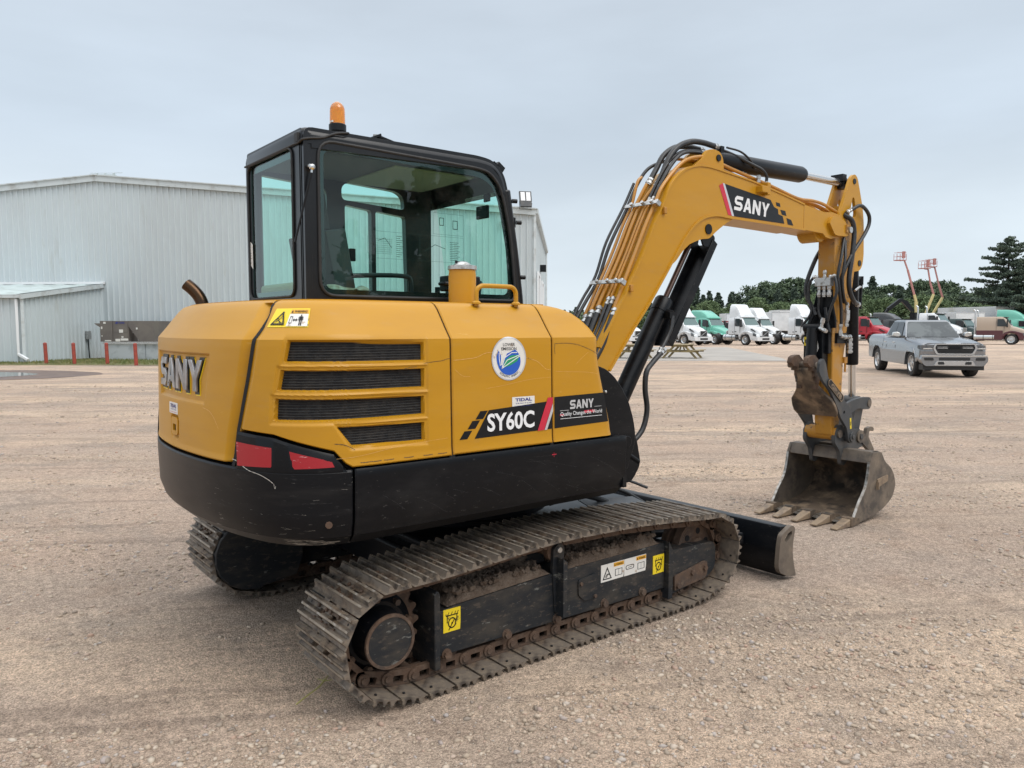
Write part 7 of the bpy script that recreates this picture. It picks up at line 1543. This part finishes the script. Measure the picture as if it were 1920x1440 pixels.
def add_tree(kind_i, var, lat, dep, H, rz):
    key = (kind_i, var)
    k, m, lab, ct = kinds[kind_i]
    P = [p for p in protos if p[0] == key]
    if not P:
        V, Fq = tree_mesh(k, 10, 11 + 7 * kind_i + var, n=120 if k == 'round' else 130, per=34, ls=.22)
        me = np_mesh('crown', V, Fq, m, 4); mb = MB(m_bark); mb.lathe((0, 0, -.2), (0, 0, 9.4 if k == 'pine' else 6.5), [(0, .22), (.5, .13), (1, .03)], 8)
        for j in range(7): a = j * 2.4; z = 2.5 + j * .8; mb.tube([(0, 0, z), (math.cos(a) * .7, math.sin(a) * .7, z + .4), (math.cos(a) * 1.5, math.sin(a) * 1.5, z + .7)], [.06, .02], n=5, sm=0)
        T = thing('tree', lab, ct, group=lab.split(' in ')[0] + 's'); o = bpy.data.objects.new('crown', me); COL.objects.link(o); o.parent = T; mb.build('trunk', T); protos.append((key, T)); c = T
    else: c = copy_tree(P[0][1])
    c.location = site(lat, dep); c.rotation_euler = (0, 0, rz); s = H / 10; w = rng.uniform(.95, 1.25); c.scale = (s * w, s * w, s); return c
def topv(px): # silhouette of the wood read off the photograph, as height above the horizon at each bearing
    return float(np.interp(px, [1030, 1100, 1200, 1270, 1300, 1325, 1345, 1380, 1420, 1460, 1500, 1560, 1620, 1680, 1740, 1790, 1850, 1960, 2300], [30, 34, 40, 52, 66, 70, 58, 62, 74, 78, 82, 84, 84, 76, 80, 70, 62, 70, 70]))
px = 1040
while px < 1990:
    for row, (dep0, fac, kk) in enumerate(((152, 1.02, None), (140, .93, None), (126, .74, 0))):
        if row == 1 and int(px) % 2: continue
        dep = dep0 + rng.uniform(-5, 5); p = px + rng.uniform(-9, 9); H = (1.5 + topv(p) / 1444 * dep) * fac * rng.uniform(.94, 1.14)
        ki = kk if kk is not None else (1 if rng.random() < (.8 if p < 1560 else .5) else 2)
        if kk == 0 and rng.random() < .25: continue
        c = add_tree(ki, rng.randrange(3), (p - 960) / 1444 * dep, dep, max(H, 3.5), rng.uniform(0, 6.28))
        zone = 'left of the boom cylinder' if p < 1225 else 'behind the white and mint green trucks' if p < 1550 else 'behind the red truck and the boom lifts' if p < 1790 else 'at the right end of the wood beside the tall white pine'
        kd = ('bright green broadleaf tree', 'dark pointed conifer', 'dark green rounded tree')[ki]; c['label'] = kd + ' ' + zone; c['group'] = kd + 's ' + zone
    px += 13
# undergrowth closing the foot of the wood
C = np.array([tuple(site((p - 960) / 1444 * d, d, z)) for p, d, z in [(rng.uniform(990, 2150), rng.uniform(120, 158), rng.uniform(.5, 3.6)) for _ in range(1500)]])
V, Fq = leaves(C, np.full(len(C), 1.5), 26, 1.0, .30, 77, .7); o = bpy.data.objects.new('undergrowth', np_mesh('undergrowth', V, Fq, m_dleaf, 4)); COL.objects.link(o); tag(o, 'dense dark undergrowth closing the foot of the wood behind the trucks', 'undergrowth', kind='stuff')
# the two big white pines at the right
def big_pine(label, px, dep, H, seed, wid, zlo=.10):
    r = np.random.RandomState(seed); base = site((px - 960) / 1444 * dep, dep); T = thing('white_pine', label, 'pine tree', base, r.uniform(0, 6))
    mb = MB(m_bark); mb.lathe((0, 0, -.2), (0, 0, H * .98), [(0, .32), (.6, .17), (1, .03)], 10); C = []; S = []
    nb = 84
    for k in range(nb):
        h = zlo + (1 - zlo) * (k + r.rand() * .9) / nb; env = wid * (1 - h) ** .62 * r.choice([.35, .55, .8, 1.0, 1.1]) * (.85 + .3 * r.rand()) + .3; env *= (1.0 if h < .93 else .7); a = k * 2.4 + r.uniform(-.5, .5); z0 = H * h; d = Vector((math.cos(a), math.sin(a), 0)); rise = r.uniform(-.05, .26)
        tip = d * env + Vector((0, 0, z0 + env * rise)); mb.tube([(0, 0, z0 - .15), tuple(d * env * .5 + Vector((0, 0, z0 + env * rise * .3 - .05))), tuple(tip)], [.055 * (1.3 - h), .015], n=5, sm=0)
        m_ = max(5, int(env * 5.0))
        for j in range(m_):
            t_ = .22 + .80 * (j + r.rand()) / m_; q = d * env * t_ + Vector((0, 0, z0 + env * rise * t_ + .10)); side = Vector((-d.y, d.x, 0)) * r.uniform(-1, 1) * env * .20 * (1 - abs(t_ - .55)); C.append(tuple(q + side)); S.append(.34 + .14 * r.rand())
    V, Fq = leaves(np.array(C), np.array(S) * 1.1, 24, 1.0, .14, seed + 5, .55); o = bpy.data.objects.new('crown', np_mesh('crown', V, Fq, m_pine, 4)); COL.objects.link(o); o.parent = T; mb.build('trunk', T)
    return T
big_pine('tall white pine with layered branches standing above the wood, left of two', 1886, 100, 13.0, 5, 6.3)
big_pine('tall white pine cut off by the right edge of the photo', 1938, 95, 11.0, 9, 5.0)
# pines across the road, behind where the photo was taken: they show mirrored in the cab's side window
REFL = []
for az_, d_, H in ((-46, 46, 6.5), (-49.5, 43, 7.4), (-53, 42, 9.0), (-56, 40, 11.6), (-58.2, 41, 11.0), (-60.5, 42, 10.2), (-64, 44, 8.2), (-68, 42, 8.8), (-73, 40, 9.6), (-78, 42, 8.6), (-84, 41, 9.2)):
    q = Vector((math.cos(R(az_)) * d_, math.sin(R(az_)) * d_, 0)) - Vector((CX, CY, 0)); REFL.append((q.dot(RT), q.dot(FH), H))
for i, (la, de, H) in enumerate(REFL):
    c = add_tree(1, i % 3, la, de, H, i * 1.3); c['label'] = 'tall pine seen only as a dark reflection in the cab side window'; c['group'] = 'pines reflected in the cab glass'
